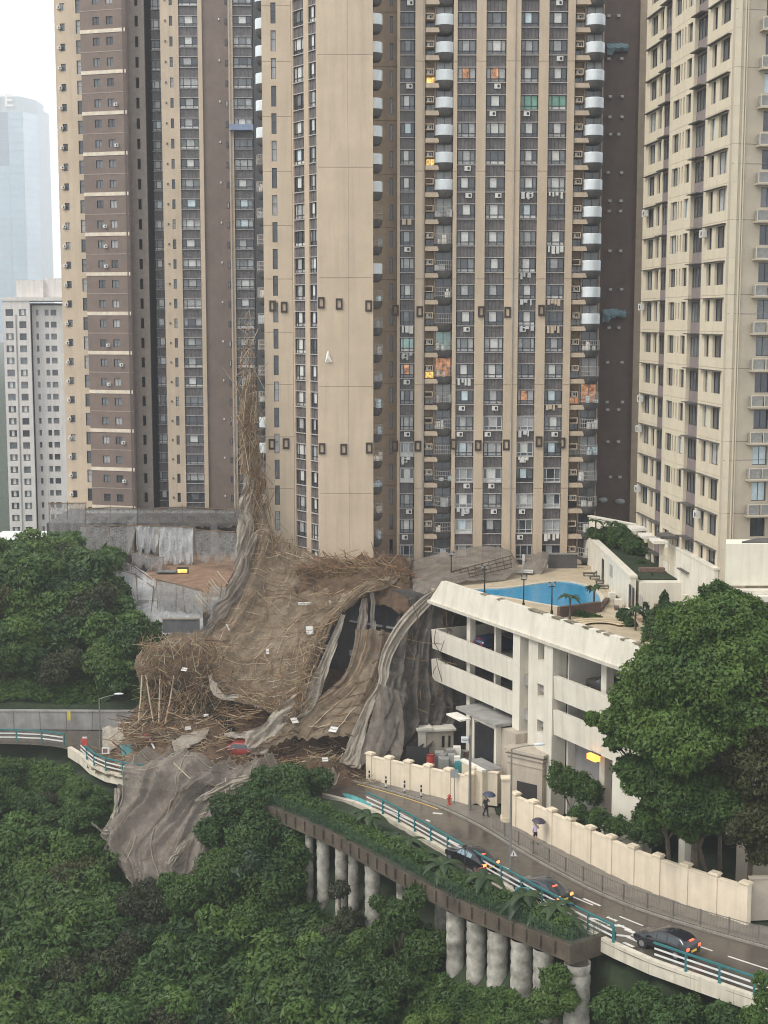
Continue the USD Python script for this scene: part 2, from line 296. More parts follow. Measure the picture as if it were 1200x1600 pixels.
# ================================================================ the central tower (about 150 m away)
def central_tower():
    D = 150.0; H0, H1 = 0.5, 80.0; Pz = 2.655
    zk = [64.06 - Pz * k for k in range(-5, 19)]; KS = list(range(-5, 19))
    t = thing('apartment_tower', 'beige tiled apartment tower in the middle, its foot buried in the fallen scaffolding', 'tower', (0, 160, 0))
    x = {q: X(q, D) for q in (412, 457, 583, 608, 615, 625, 648, 663, 680, 707, 712, 742, 757, 788, 810, 838, 853, 882, 893, 912, 938)}
    F = Fr((0, D), (1, 0))
    def panels(name, fr, a0, a1, b0, b1, ops=(), mat=BEIGE, every=2, vs=()):
        zz = H0; lv = sorted([zk[i] - 1.36 for i in range(0, len(zk), every) if zk[i] - 1.36 > H0 + 1]) + [H1]
        for zt in lv:
            e = [a0] + list(vs) + [a1]
            for ea, eb in zip(e, e[1:]):
                part(t, name, MB(fr).wall(ea + (.008 if ea != a0 else 0), eb - (.008 if eb != a1 else 0), zz, zt - .035, b0, b1, [o for o in ops]), mat)
            zz = zt
    part(t, 'core', MB().prism([(x[412] + .3, D + .5), (x[457] + .2, D + .5), (X(497, 146) + .3, 146.5), (X(583, 146) - .3, 146.5), (x[583] - .2, D + 3.4), (x[625], D + 3.4), (x[625] + .1, D + 2.6), (x[938] - .2, D + 2.6), (x[938] - .2, D + 20), (x[412] + .3, D + 20)], H0, H1 - .4), INNER)
    part(t, 'roof', MB().box(x[412], x[938], D + .4, D + 20.2, H1, H1 + .5), BEIGE2)
    # left wing with the single narrow window column
    wc, ww = X(430, D), 0.5
    ops = [(wc - ww / 2, wc + ww / 2, z - .95, z + 1.05) for z in [zk[i] + 0.55 for i in range(len(zk))]]
    panels('wall_panel', F, x[412], x[457], -.5, 0, ops)
    for o in ops:
        if o[2] > 14: small_window(t, F, *o, -.22, bars=1)
    part(t, 'side_wall', MB().box(x[412], x[412] + .3, D + .51, D + 19, H0, H1 - .01), BEIGE2)
    # the oblique face with two columns of windows
    A, B = (x[457], D), (X(497, 146), 146.0); E = Fr(A, (B[0] - A[0], B[1] - A[1])); L = math.hypot(B[0] - A[0], B[1] - A[1])
    part(t, 'pier', MB(E).box(.02, L * .06, -.4, -.02, H0, H1 - .02).box(L * .48, L * .66, -.4, -.02, H0, H1 - .02).box(L * .95, L, -.4, -.02, H0, H1 - .02), BEIGE2)
    for z in zk:
        if z > 14:
            low = z < 40 and R.random() < .6
            for q in ((.06, .48), (.66, .95)): bay_window(t, E, L * q[0], L * q[1], z - .1, 1.5, -.25, state=R.choice(['curt', 'net']) if z < 34 else None)
    # the blank projecting wall
    FB = Fr((0, 146.0), (1, 0)); b0, b1 = B[0], X(583, 146)
    panels('wall_panel', FB, b0, b1, -.5, 0, (), BEIGE, 4, [b0 + (b1 - b0) * .55])
    sd = Fr((b1, 146.0), (0, 1))
    part(t, 'side_wall', MB(sd).box(.502, 7.0, -.3, -.001, H0, H1 - .02), BEIGE2)
    for k, z in zip(KS, zk):
        if z > 15: balcony(t, (b1 + .0, 148.2), .92, z - .95, -math.pi / 2, math.pi / 2, k < 5 or (k < 11 and R.random() < .25), .9)
    # recessed back wall with slot windows
    FR_ = Fr((0, D + 3), (1, 0)); q0, q1 = X(609, D + 3), X(614, D + 3)
    ops = [(q0, q1, z - .75, z + .9) for z in zk]
    panels('wall_panel', FR_, b1 + .01, x[625] - .3, -.4, 0, ops, BEIGE2)
    for o in ops:
        if o[2] > 14: small_window(t, FR_, *o, -.2, bars=0, sill=True)
    part(t, 'side_wall', MB().box(x[625] - .3, x[625], D + .0, D + 3.39, H0, H1 - .03), BEIGE2)
    # main face
    for a, b, pr in ((648, 663, .25), (742, 757, .2), (788, 810, .3), (838, 853, .2), (882, 893, .25), (707, 713, .1)):
        panels('pier', F, x.get(a, X(a, D)), x.get(b, X(b, D)), -1.2, pr, (), BEIGE, 4)
    part(t, 'drain_pipe', MB().tube([(X(801, D), D - .37, 3), (X(801, D), D - .37, H1 - 1)], .07, 6), PIPE)
    part(t, 'drain_pipe', MB().tube([(X(661, D), D - .3, 3), (X(661, D), D - .3, H1 - 1)], .06, 6), PIPE)
    special = {(713, 0): 'warm', (757, 0): 'warm', (810, 1): 'green', (853, 1): 'green', (625, 11): 'warm', (625, 10): 'teal', (810, 12): 'warm', (757, 12): 'net', (810, 5): 'blue', (757, 2): 'curt', (713, 2): 'mid', (853, 4): 'curt', (810, 4): 'curt', (625, 0): 'net'}
    for c0, c1 in ((625, 648), (713, 742), (757, 788), (810, 838), (853, 882)):
        a0, a1 = X(c0, D) + .05, X(c1, D) - .05
        part(t, 'bay_back', MB(F).box(a0 - .06, a1 + .06, -.9, -.35, H0, H1 - .02), DARKC)
        for k, z in zip(KS, zk):
            if z < 14: continue
            st = special.get((c0, k))
            if st is None and k >= 12: st = R.choice(['curt', 'net', 'net', 'blue', 'dark'])
            bay_window(t, F, a0, a1, z, 1.42, -.25, state=st, frame=SILVER if (k >= 13 and R.random() < .4) else None)
            if R.random() < .28 and k > 2:
                m = MB(F); ww_ = a0 + .15
                while ww_ < a1 - .35: w_ = R.uniform(.16, .4); m.box(ww_, ww_ + w_, .1, .14, z - .75 - R.uniform(.3, .8), z - .74); ww_ += w_ + R.uniform(.02, .3)
                part(t, 'laundry', m, R.choice([G_CURT2, ACW, G_CURT, SILVER, G_BLUE, BEIGE]), kind='stuff')
            if R.random() < (.22 if k < 12 else .4) or (c0 in (713, 757) and k == 4):
                ac_unit(t, F, R.uniform(a0 + .4, a1 - .4), z - 1.42 / 2 - .62, -.19)
    # kitchens: recessed, with little parapets and boxed air conditioners
    for c0, c1 in ((663, 681), (893, 913)):
        a0, a1 = X(c0, D) + .05, X(c1, D) - .0
        part(t, 'bay_back', MB(F).box(a0 - .05, a1 + .3, -2.6, -1.6, H0, H1 - .02), BEIGE2)
        for k, z in zip(KS, zk):
            if z < 14: continue
            zf = z + .30
            part(t, 'kitchen_ledge', MB(F).box(a0 + .005, a1 + .25, -1.59, .12, zf - 1.55, zf - 1.1), BEIGE)
            fr_ = MB(F)
            for q in ((a0 + .05, a0 + .85, zf + .22, zf + .3), (a0 + .05, a0 + .85, zf - .3, zf - .22)): fr_.box(q[0], q[1], -1.1, .05, q[2], q[3])
            fr_.box(a0 + .77, a0 + .85, -1.1, .048, zf - .22, zf + .22)
            part(t, 'air_conditioner_box', fr_, BEIGE)
            if R.random() < .7: ac_unit(t, F, a0 + .42, zf - .2, -.6, .5, .38)
            lit = {(663, 0): G_LIT, (663, 3): G_LIT, (663, 11): G_LIT, (893, 12): G_WARM}.get((c0, k))
            small_window(t, F, a0 + .1, a1 - .02, zf - 1.05, zf - .35, -1.1, lit or R.choice([G_DARK, G_DARK, G_MID, G_CURT2]), name='kitchen_window', frame=FRAME)
    # round balconies with glazed doors behind
    for c0, c1, wk in ((680, 707, 5), (912, 938, 10)):
        xc = X((c0 + c1) / 2, D)
        part(t, 'bay_back', MB(F).box(xc - .98, xc + (.98 if c0 == 912 else .9), -1.6, -1.0, H0, H1 - .03), BEIGE2)
        for k, z in zip(KS, zk):
            if z < 14: continue
            zb = z + .45
            balcony(t, (xc, D + .55), .98, zb - 1.0, math.pi * 1.02, math.pi * 1.98, k < wk and True, .8)
            dm = {(680, 11): G_WARM, (680, 10): G_TEAL, (912, 12): G_WARM}.get((c0, k)) or R.choice([G_CURT2, G_MID, G_CURT2, G_DARK])
            d = MB(F)
            for q in (-.8, -.02, .76): d.box(xc + q, xc + q + .05, -.98, -.9, zb - .98, zb + .95)
            d.box(xc - .798, xc + .808, -.978, -.905, zb + .95, zb + 1.0)
            w1 = part(t, 'balcony_door', d, FRAME); part(w1, 'pane', MB(F).fq(xc - .78, xc + .78, zb - .98, zb + .96, -.94), dm)
    # steel frames left over where the scaffolding was tied to the wall
    for row in (((426, 478), (444, 480), (502, 473), (530, 475), (576, 478), (618, 485), (656, 487), (752, 487), (793, 488), (846, 485)),
                ((425, 694), (447, 693), (503, 701), (537, 702), (577, 700), (617, 697), (653, 697), (709, 694), (747, 696), (791, 695), (842, 690), (878, 692))):
        for px, py in row:
            yy = 146 if 498 < px < 583 else (D if px < 500 else D - .26)
            fr2 = Fr((0, yy), (1, 0)); c = P(px, py, yy); w, h = .33, .55; m = MB(fr2)
            m.box(c[0] - w, c[0] - w + .17, .002, .12, c[2] - h, c[2] + h).box(c[0] + w - .17, c[0] + w, .002, .12, c[2] - h, c[2] + h)
            m.box(c[0] - w + .17, c[0] + w - .17, .002, .115, c[2] + h - .2, c[2] + h).box(c[0] - w + .17, c[0] + w - .17, .002, .115, c[2] - h, c[2] - h + .2)
            part(t, 'anchor_frame', m, M('rust_brown', (0.055, 0.04, 0.032), 0.8))
    # left balconies looking towards the other tower
    for k, z in zip(KS, zk):
        if z > 16: balcony(t, (x[412] + .1, D + 2.6), .95, z - .55, math.pi / 2, math.pi * 1.5, k < 3 or k in (13, 14), .5)
    # scrap caught on the blank wall
    c = P(513, 558, 146); s = MB()
    s.add([(c[0] - .35, 145.9, c[2] - .55), (c[0] + .4, 145.9, c[2] - .5), (c[0] + .15, 145.88, c[2] + .1), (c[0] + .05, 145.88, c[2] + .6), (c[0] - .12, 145.9, c[2] + .55), (c[0] - .1, 145.7, c[2] - .1)], [(0, 1, 5), (1, 2, 5), (2, 3, 5), (3, 4, 5), (4, 0, 5)])
    part(t, 'torn_patch', s, WHITE)
central_tower()

# ================================================================ the left tower (about 205 m away)
def left_tower():
    D = 205.0; H0, H1 = 4.0, 108.0; Pz = 2.69
    zk = [79.9 - Pz * k for k in range(-5, 26)]
    t = thing('apartment_tower', 'hazy tower on the left with brown front crossed by cream bands', 'tower', (-35, 215, 4))
    F = Fr((0, D), (1, 0)); xs = lambda q: X(q, D)
    def slab(name, a, b, n0, n1, mat, ops=(), fr=F):
        part(t, name, MB(fr).wall(a, b, H0, H1, n0, n1, ops), mat)
    part(t, 'core', MB().prism([(xs(86) + .2, D + 5.5), (xs(133) + .1, D + 4.8), (xs(134), D + 1.8), (xs(203) - .3, D + 1.0), (xs(205), D + 5.6), (xs(256.5), D + 5.6), (xs(257) + .2, D + 1.2), (xs(398), D + 1), (xs(398), D + 24), (xs(86) + .2, D + 24)], H0, H1 - .3), INNER)
    part(t, 'roof', MB().box(xs(84), xs(400), D + 1, D + 24.3, H1 + .01, H1 + .6), BEIGE2)
    # beige wing at the far left
    A = Fr((xs(84), D + 4.5), (1, -.25)); a = lambda q: (xs(q) - xs(84)) / A.u[0]
    ops = [(a(93), a(101), z - .5, z + .5) for z in zk] + [(a(119), a(127), z - .95, z + .85) for z in zk]
    slab('wall', 0, a(134), -.5, 0, BEIGE, ops, A)
    for z in zk:
        if z < 12: continue
        small_window(t, A, a(93), a(101), z - .5, z + .5, -.2, name='small_window', sill=True); ac_unit(t, A, a(92), z - .25, .0, .5, .4)
        small_window(t, A, a(119), a(127), z - .95, z + .85, -.2, R.choice([G_MID, G_DARK, G_CURT2]), bars=1, name='tall_window', sill=True)
        part(t, 'white_sill_box', MB(A).box(a(128.5), a(133), .0, .35, z - .2, z + .55), CREAM)
    # brown front
    B0, B1 = np.array([xs(133), D + .6]), np.array([X(203, D - 1.4), D - 1.4]); Bf = Fr(B0, B1 - B0); L = np.linalg.norm(B1 - B0)
    ops = []
    for z in zk: ops += [(L * .28, L * .43, z - .55, z + .5), (L * .58, L * .73, z - .55, z + .5)]
    slab('brown_wall', 0, L, -.5, 0, BROWN, ops, Bf)
    for i, z in enumerate(zk):
        if z < 12: continue
        for q in (.28, .58): small_window(t, Bf, L * q, L * (q + .15), z - .55, z + .5, -.18, R.choice([G_MID, G_MID, G_DARK, G_CURT2]), name='small_window')
        if R.random() < .35: ac_unit(t, Bf, L * R.choice([.47, .77]), z - .5, .0, .5, .4)
        zb = z - 1.345
        if i % 2 == 1: part(t, 'cream_band', MB(Bf).box(.0, L, .002, .06, zb - .24, zb + .24), M('cream_band_paint', (0.62, 0.54, 0.43), .7, streak=.2))
        else: part(t, 'thin_band', MB(Bf).box(.0, L, .002, .03, zb - .05, zb + .05), M('pale_joint', (0.32, 0.26, 0.22), .7))
    # brown flank behind it, with cluttered rear balconies
    C0 = B1 + [0.0, 0.0]; C1 = np.array([X(216, D + 6), D + 5]); Cf = Fr(C0, C1 - C0); LC = np.linalg.norm(C1 - C0)
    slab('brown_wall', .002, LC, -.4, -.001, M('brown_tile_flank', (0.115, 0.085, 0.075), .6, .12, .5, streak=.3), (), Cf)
    Gf = Fr((0, D + 4.5), (1, 0)); g0 = X(214, D + 4.5)
    slab('recess_wall', g0, X(240, D + 4.5), -.5, 0, M('recess_plaster', (0.20, 0.165, 0.14), .7, streak=.3), [(X(226, D + 4.5), X(231, D + 4.5), z - .7, z + .7) for z in zk])
    E = Gf
    for z in zk:
        if z < 12: continue
        q = X(217, D + 4.5)
        part(t, 'rear_balcony', MB(E).box(g0 - .3, q + .35, .02, 1.1, z - .9, z - .35).box(g0 - .3, q + .1, .02, .9, z + .1, z + .22), DARKC)
        small_window(t, E, X(226, D + 4.5), X(231, D + 4.5), z - .7, z + .7, -.15, bars=0)
    def wincol(q0, q1, b, fr, mat=None):
        slab('bay_back', xs(q0), xs(q1), b - .6, b - .12, DARKC, (), fr)
        for z in zk:
            if z > 12: bay_window(t, fr, xs(q0) + .04, xs(q1) - .04, z, 1.35, b - .1, pitch=Pz, state=R.choices(['curt', 'net', 'mid', 'dark', 'blue'], [25, 30, 20, 20, 5])[0])
    W1 = Fr((0, D + 2.5), (1, 0)); wincol(238, 257, 0, W1)
    ops = [(xs(271), xs(276), z - .65, z + .65) for z in zk]
    slab('wall', xs(257), xs(285), -.9, .2, BEIGE, ops)
    for o in ops:
        if o[2] > 11: small_window(t, F, *o, .0, bars=1); part(t, 'vent', MB(F).box(o[0] - .65, o[0] - .45, .2, .3, o[3] - .75, o[3] - .5), DARKC)
    part(t, 'side_wall', MB().box(xs(257), xs(257) + .3, D + .91, D + 5, H0, H1 - .02), BROWN)
    wincol(285, 314.5, 0, F)
    slab('pier', xs(314.5), xs(321), -.9, .35, BEIGE)
    slab('brown_wall', xs(321), xs(361), -.9, .1, BROWN)
    for i, z in enumerate(zk):
        if z > 12:
            small_window(t, F, xs(356), xs(359.5), z - .5, z + .3, .11, bars=0, name='small_window')
            if i % 2: part(t, 'vent', MB(F).box(xs(346), xs(348), .1, .22, z + .1, z + .35), ACW)
    slab('pier', xs(361), xs(368), -.9, .3, BEIGE2)
    part(t, 'drain_pipe', MB().tube([(xs(363), D - .42, 10), (xs(363), D - .42, H1 - 1)], .08, 6), PIPE)
    wincol(368, 397, 0, F)
    c = P(377, 199, D - .6); part(t, 'blue_awning', MB().box(c[0] - 1.6, c[0] + 1.6, D - 1.2, D - .3, c[2] - .4, c[2] + .35), M('blue_tarp', (0.22, 0.27, 0.38), .6))
left_tower()

# ================================================================ brown tower wing behind the balconies on the right
def brown_tower():
    Y = 158.0; H1 = 82.0; x0, x1, x2 = X(936, Y), X(992, Y), X(1004, Y)
    t = thing('apartment_tower', 'windowless brown tower wing standing between the balconies and the cream tower', 'tower', (x1, Y, 0)); F = Fr((0, Y), (1, 0)); BROWN = M('brown_tile_wing', (0.165, 0.118, 0.098), 0.6, 0.1, 0.5, streak=0.15, bump=.1, bscale=14)
    part(t, 'brown_wall', MB(F).box(x0, x1, -14, 0, .5, H1), BROWN)
    part(t, 'edge_wall', MB(F).box(x1, x2 + 2, -14, .25, .5, H1), BEIGE2)
    part(t, 'coping', MB(F).box(x0 - .1, x2 + 2.1, -14.1, .3, H1, H1 + .4), BEIGE2)
    for py in (25, 92, 151, 183, 210, 270, 314, 330, 392, 452, 512, 566, 628, 640, 690, 745):
        for px in (951 + R.uniform(-3, 3), 969 + R.uniform(-3, 5)):
            c = P(px, py, Y); part(t, 'vent', MB(F).box(c[0] - .16, c[0] + .16, .002, .25, c[2] - .13, c[2] + .13), ACW)
    for (px, py, w), lab in zip(((965, 72, 1.1), (960, 489, 1.25)), ('torn net snagged high up', 'torn blue net snagged halfway up')):
        c = P(px, py, Y - .5); n = 9; g = np.zeros((5, n, 3))
        for i in range(5):
            for j in range(n):
                g[i, j] = (c[0] + (j / (n - 1) - .5) * 2 * w, Y - .1 - .55 * math.sin(i / 4 * 2.4) - .12 * R.random(), c[2] + .35 - .2 * i + R.uniform(-.12, .12) - (.5 if i == 4 and j < 3 else 0))
        part(t, 'snagged_net', MB().grid(g), M('blue_net', (0.20, 0.30, 0.33), .7, .3, 3), label=lab)
        part(t, 'platform', MB(F).box(c[0] - w, c[0] + w, .01, .5, c[2] - .55, c[2] - .42), DARKC)
    for (px, py) in ((935 + 6, 781), (968, 783)): 
        c = P(px, py, Y); m = MB(); m.tm(trimesh.creation.icosphere(1, .45)); v, f = m.out(); part(t, 'sack', (v * [1.2, .5, .7] + [c[0], Y - .3, c[2]], f), G_CURT2)
brown_tower()

# ================================================================ the cream tower on the right (about 115 m away)
def cream_tower():
    H0, H1, Pz = 0.5, 80.0, 2.862
    c = np.array([X(1142, 115.5, 300), 115.5]); q = np.array([X(1003, 141.5, 300), 141.5])
    t = thing('apartment_tower', 'cream apartment tower at the right edge with ribbon ledges over its windows', 'tower', (c[0], c[1], 0))
    F = Fr(q, c - q); L = np.linalg.norm(c - q)      # left face, from the far end to the near corner
    def s(px):                                       # distance along the face of a picture column
        w = V(px, 300, q, c); return (w[:2] - q) @ F.u
    zk = [62.3 - 1.5 - Pz * k for k in range(-5, 16)]
    N = np.array([F.u[1], -F.u[0]])
    F2 = Fr(c, np.array([0.985, 0.17])); 
    far = c + F2.u * 16
    back = q + F2.u * 16
    part(t, 'core', MB().prism([tuple(c - N * 0 + F2.u * .6 + [0, .6]), tuple(far + [0, .6]), tuple(back), tuple(q + F2.u * .9)], H0, H1 - .4), INNER)
    part(t, 'roof', MB().prism([tuple(c), tuple(far), tuple(back), tuple(q)], H1, H1 + .5), CREAM2)
    cols = [(s(1012), s(1022), 1.75, 0), (s(1026), s(1031), 1.75, 0), (s(1053), s(1062.5), 1.55, 1), (s(1064), s(1066), 1.4, 1), (s(1068.5), s(1070.5), 1.4, 1), (s(1073), s(1080.5), 1.55, 1), (s(1107), s(1114), 1.75, 2), (s(1120), s(1134), 1.75, 2)]
    ops = [(a, b, z - h / 2, z + h / 2) for a, b, h, _ in cols for z in zk]
    d1, d2, d3, d4 = s(1035), s(1048), s(1084), s(1099)
    for a, b in ((.5, d1), (d2, d3), (d4, L)):
        pr = 0.0 if a < 1 else (.25 if a < d3 else 0.0)
        zz = H0
        for z in zk[::-1]:
            zt = z + 1.2; part(t, 'wall_panel', MB(F).wall(a, b, zz, zt - .02, -.5, pr, ops), CREAM); zz = zt
        part(t, 'wall_panel', MB(F).box(a, b, -.5, pr, zz, H1), CREAM)
    for a, b in ((0.0, .5),): part(t, 'wall_panel', MB(F).box(a, b, -1.2, -.2, H0, H1 - .01), CREAM2)
    for (a, b) in ((d1, d2), (d3, d4)):
        part(t, 'recess_back', MB(F).box(a + .003, b - .003, -1.3, -.9, H0, H1 - .02), INNER)
        for z in zk:
            if z < 14: continue
            part(t, 'mauve_panel', MB(F).box(a + .004, b - .004, -.9, -.03, z - 2.15, z - .95), MAUVE)
            small_window(t, F, a + .05, b - .05, z - .95, z + .7, -.14, R.choice([G_DARK, G_DARK, G_DARK, G_MID, G_WARM if R.random() < .12 else G_DARK]), name='recess_window', bars=2)
            part(t, 'canopy', MB(F).box(a - .02, b + .02, -.45, .62, z + .92, z + 1.0), DARKC)
    for a, b, h, k in cols:
        for z in zk:
            if z < 14: continue
            pr = .25 if k == 1 else 0
            small_window(t, F, a, b, z - h / 2, z + h / 2, pr - .28, R.choices([G_DARK, G_MID, G_CURT2, G_BLUE], [62, 22, 10, 6])[0], bars=1 if b - a > 1.2 else 0, name='window' if b - a > .6 else 'slit_window')
    for a, b in ((s(1008), s(1033)), (s(1103), s(1136))):
        for z in zk:
            if z < 14: continue
            part(t, 'window_ledge', MB(F).box(a, b, .002, .3, z + .93, z + .99), DARKC)
            if R.random() < .3: ac_unit(t, F, R.uniform(a + .4, a + 1.2), z + .15, .08, .8, .6, .4)
    part(t, 'drain_pipe', MB(F).box(d2 - .12, d2 - .02, .0, .12, 15, H1 - 1), SILVER)
    # near face, towards the camera
    cols2 = []
    def s2(px, py=300): w = V(px, py, c, far); return (w[:2] - c) @ F2.u
    w0 = s2(1189); zr = [62.0 - Pz * k for k in range(-6, 16)]
    ops2 = [(w0, w0 + 1.25, z - 1.55 - .35, z - .05 - .35) for z in zr] + [(w0 + 4, w0 + 5.6, z - 1.9, z - .4) for z in zr]
    zz = H0
    for z in zr[::-2]:
        part(t, 'wall_panel', MB(F2).wall(.002, 16, zz, z - .03, -.5, -.001, ops2), CREAM2); zz = z
    part(t, 'wall_panel', MB(F2).wall(.002, 16, zz, H1, -.5, -.001, ops2), CREAM2)
    p0 = s2(1156); part(t, 'drain_pipe', MB(F2).box(p0, p0 + .09, .0, .1, 17, H1 - 2).box(p0 + .2, p0 + .27, .0, .08, 17, H1 - 2), CREAM)
    for z in zr:
        if z < 16: continue
        for q0, q1 in ((w0, w0 + 1.25), (w0 + 4, w0 + 5.6)):
            small_window(t, F2, q0, q1, z - 1.9, z - .4, -.28, R.choice([G_DARK, G_MID, G_DARK, G_BLUE]), name='window', bars=1)
        a = w0 - .55
        lg = part(t, 'air_conditioner_ledge', MB(F2).box(a, a + 2.2, .0, .75, z - .25, z - .12), CREAM2)
        m = MB(F2)
        for q in np.linspace(a, a + 2.15, 3): m.box(q, q + .05, .68, .73, z - .12, z + .78)
        m.box(a, a + 2.2, .682, .728, z + .74, z + .79).box(a, a + 2.2, .684, .726, z - .12, z - .07)
        part(t, 'ledge_rail', m, CREAM)
        ac = part(t, 'air_conditioner', MB(F2).box(a + .09, a + 1.03, .1, .62, z - .11, z + .68), ACG); part(t, 'air_conditioner', MB(F2).box(a + 1.17, a + 2.11, .1, .62, z - .11, z + .68), ACG)
    for i, z in enumerate(zr):
        if i % 4 == 1 and z > 15: part(t, 'joint', MB(F2).box(.0, 16, .0, .015, z - 1.5, z - 1.46), MAUVE)
cream_tower()

# ================================================================ far buildings on the left
def far_glass():
    Y = 2400.0; k = Y / 1150; x1 = X(57, Y); x0 = x1 - 75 * k; xe = X(42, Y); H = Z(150, Y)
    t = thing('glass_skyscraper', 'pale blue glass skyscraper fading into the rain at the far left', 'skyscraper', (x0 + 30, Y, -30))
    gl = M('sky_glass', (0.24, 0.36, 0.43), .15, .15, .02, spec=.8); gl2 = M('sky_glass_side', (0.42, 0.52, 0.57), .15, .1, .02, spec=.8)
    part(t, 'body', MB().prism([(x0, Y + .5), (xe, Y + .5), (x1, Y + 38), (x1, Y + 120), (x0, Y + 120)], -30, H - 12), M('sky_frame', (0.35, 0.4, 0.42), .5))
    F = Fr((x0, Y), (1, 0)); E = Fr((xe, Y), (x1 - xe, 38.0)); n = 0
    for z in np.arange(20, H - 26, 12.0):
        w = (xe - x0) / 6
        for i in range(6):
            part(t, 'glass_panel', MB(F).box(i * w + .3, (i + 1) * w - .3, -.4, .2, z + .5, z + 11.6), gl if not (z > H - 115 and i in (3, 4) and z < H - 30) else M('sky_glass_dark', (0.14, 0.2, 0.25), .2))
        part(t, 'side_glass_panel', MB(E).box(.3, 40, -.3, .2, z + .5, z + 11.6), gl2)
    part(t, 'crown', MB().prism([(x0, Y + 3), (xe - 4, Y + 3), (x1 - 4, Y + 42), (x1 - 4, Y + 100), (x0, Y + 100)], H - 12, H), M('sky_frame', (0.35, 0.4, 0.42), .5))
    v, f, _ = meshkit.arrays(meshkit.text_mesh('ITE', 19, 1.5, True)); v = np.stack([v[:, 0], -v[:, 2], v[:, 1]], 1); w = v[:, 0].max() - v[:, 0].min()
    part(t, 'sign_letters', (v + [X(27, Y) - w, Y - .3, Z(166, Y)], f), WHITE)
far_glass()
def white_block():
    Y = 330.0; t = thing('apartment_block', 'white hazy apartment block with rows of grey windows beside the left tower', 'apartment block', (X(45, Y), Y, -30))
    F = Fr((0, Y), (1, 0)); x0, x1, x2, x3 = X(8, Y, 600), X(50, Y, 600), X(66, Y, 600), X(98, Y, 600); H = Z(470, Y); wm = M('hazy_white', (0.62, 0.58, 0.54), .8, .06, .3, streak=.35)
    rows = [Z(488 + 18.9 * i, Y) for i in range(20)]
    ops = [(X(a, Y, 600), X(b, Y, 600), z - .8, z + .7) for a, b in ((12, 24), (33, 44)) for z in rows]
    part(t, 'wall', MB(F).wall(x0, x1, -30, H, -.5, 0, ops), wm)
    ops2 = [(X(a, Y, 600), X(b, Y, 600), z - .7, z + .6) for a, b in ((56, 60), (70, 76), (79, 88)) for z in rows]
    part(t, 'wall', MB(F).wall(x1, x3, -30, H - 1, -2.5, -2.0, ops2), wm)
    part(t, 'core', MB(F).box(x0 + .3, x3 - .3, -18, -2.6, -30, H - .5), INNER)
    part(t, 'roof', MB(F).box(x0 - .2, x3 + .2, -18.2, .2, H, H + .8), wm)
    part(t, 'roof_house', MB(F).box(X(20, Y, 440), X(62, Y, 440), -12, -3, H + .8, Z(437, Y)).box(X(62, Y, 440), X(90, Y, 440), -12, -4, H + .8, Z(434, Y)), wm)
    for o in ops + ops2:
        if o[2] > -25:
            w = part(t, 'window', MB(F).box(o[0], o[1], -.35 if o in ops else -2.4, -.3 if o in ops else -2.35, o[2], o[3]), R.choice([G_DARK, G_MID, G_MID]))
            if o in ops and R.random() < .6: part(w, 'curtain', MB(F).fq(o[0] + .5, o[0] + 1.1, o[2] + .2, o[3] - .1, -.28), G_CURT)
    part(t, 'dark_joint', MB(F).box(X(27.5, Y, 600), X(29, Y, 600), .0, .1, -30, H - 3), CONC)
white_block()
# ================================================================ ground, road, pavement
def smooth_line(p, n=3):
    p = np.asarray(p, float)
    for _ in range(n):
        q = np.empty((2 * len(p), 2)); q[0] = p[0]; q[-1] = p[-1]
        q[1:-1:2] = .75 * p[:-1] + .25 * p[1:]; q[2::2] = .25 * p[:-1] + .75 * p[1:]; p = q
    return p
OUT = smooth_line([(90, 20), (60, 47), (40, 66), (30, 75.6), (22.6, 82.2), (19.5, 85.2), (16.2, 88.2), (13.2, 92.5), (9, 99.3), (4.8, 106.8), (0, 115.2), (-3, 119.2), (-9, 122.3), (-17, 123.8), (-23, 125.2), (-26, 127.8), (-27.8, 131.3), (-29.3, 134.3), (-33, 136), (-40, 136.2), (-60, 133), (-110, 120)])
KERB = smooth_line([(110, 30), (70, 57), (45, 75), (32, 84.6), (24.65, 90.1), (19.7, 94.1), (16, 97.8), (13, 102.6), (9.8, 108.6), (7.7, 113.2), (4.8, 117.6), (2.2, 120.4), (-2.24, 124.4), (-8, 128.5), (-14, 131), (-18, 134.5), (-21, 139), (-26, 140.6), (-38, 140.9), (-60, 138.5), (-110, 127)])
WALLB = [(112, 34), (72, 60), (46, 78.5), (34, 87), (25.2, 93.6), (24.15, 93.94), (21.86, 96.2), (18.2, 100.3), (14.45, 106.5), (10.25, 113.6), (9.3, 115.6), (9.24, 117.3), (7.2, 118.3), (3.3, 121.4), (-1.1, 125.0), (-6, 129.2), (-13.4, 132)]
ROADP = Polygon(np.vstack([OUT, KERB[::-1]])).buffer(0)
PAVP = Polygon(np.vstack([KERB[KERB[:, 0] > -13.2], np.array(WALLB)[::-1]])).buffer(0)
SITE = Polygon(WALLB + [(-20, 141), (-23, 141.5), (-23, 180), (130, 180), (130, 34)]).buffer(0)
HILL = Polygon([(-110, 127.5), (-60, 139), (-38, 141.4), (-23, 141.4), (-23, 700), (-900, 700), (-900, 60)]).buffer(0)
BASEP = ROADP.union(PAVP).union(SITE).buffer(.05)
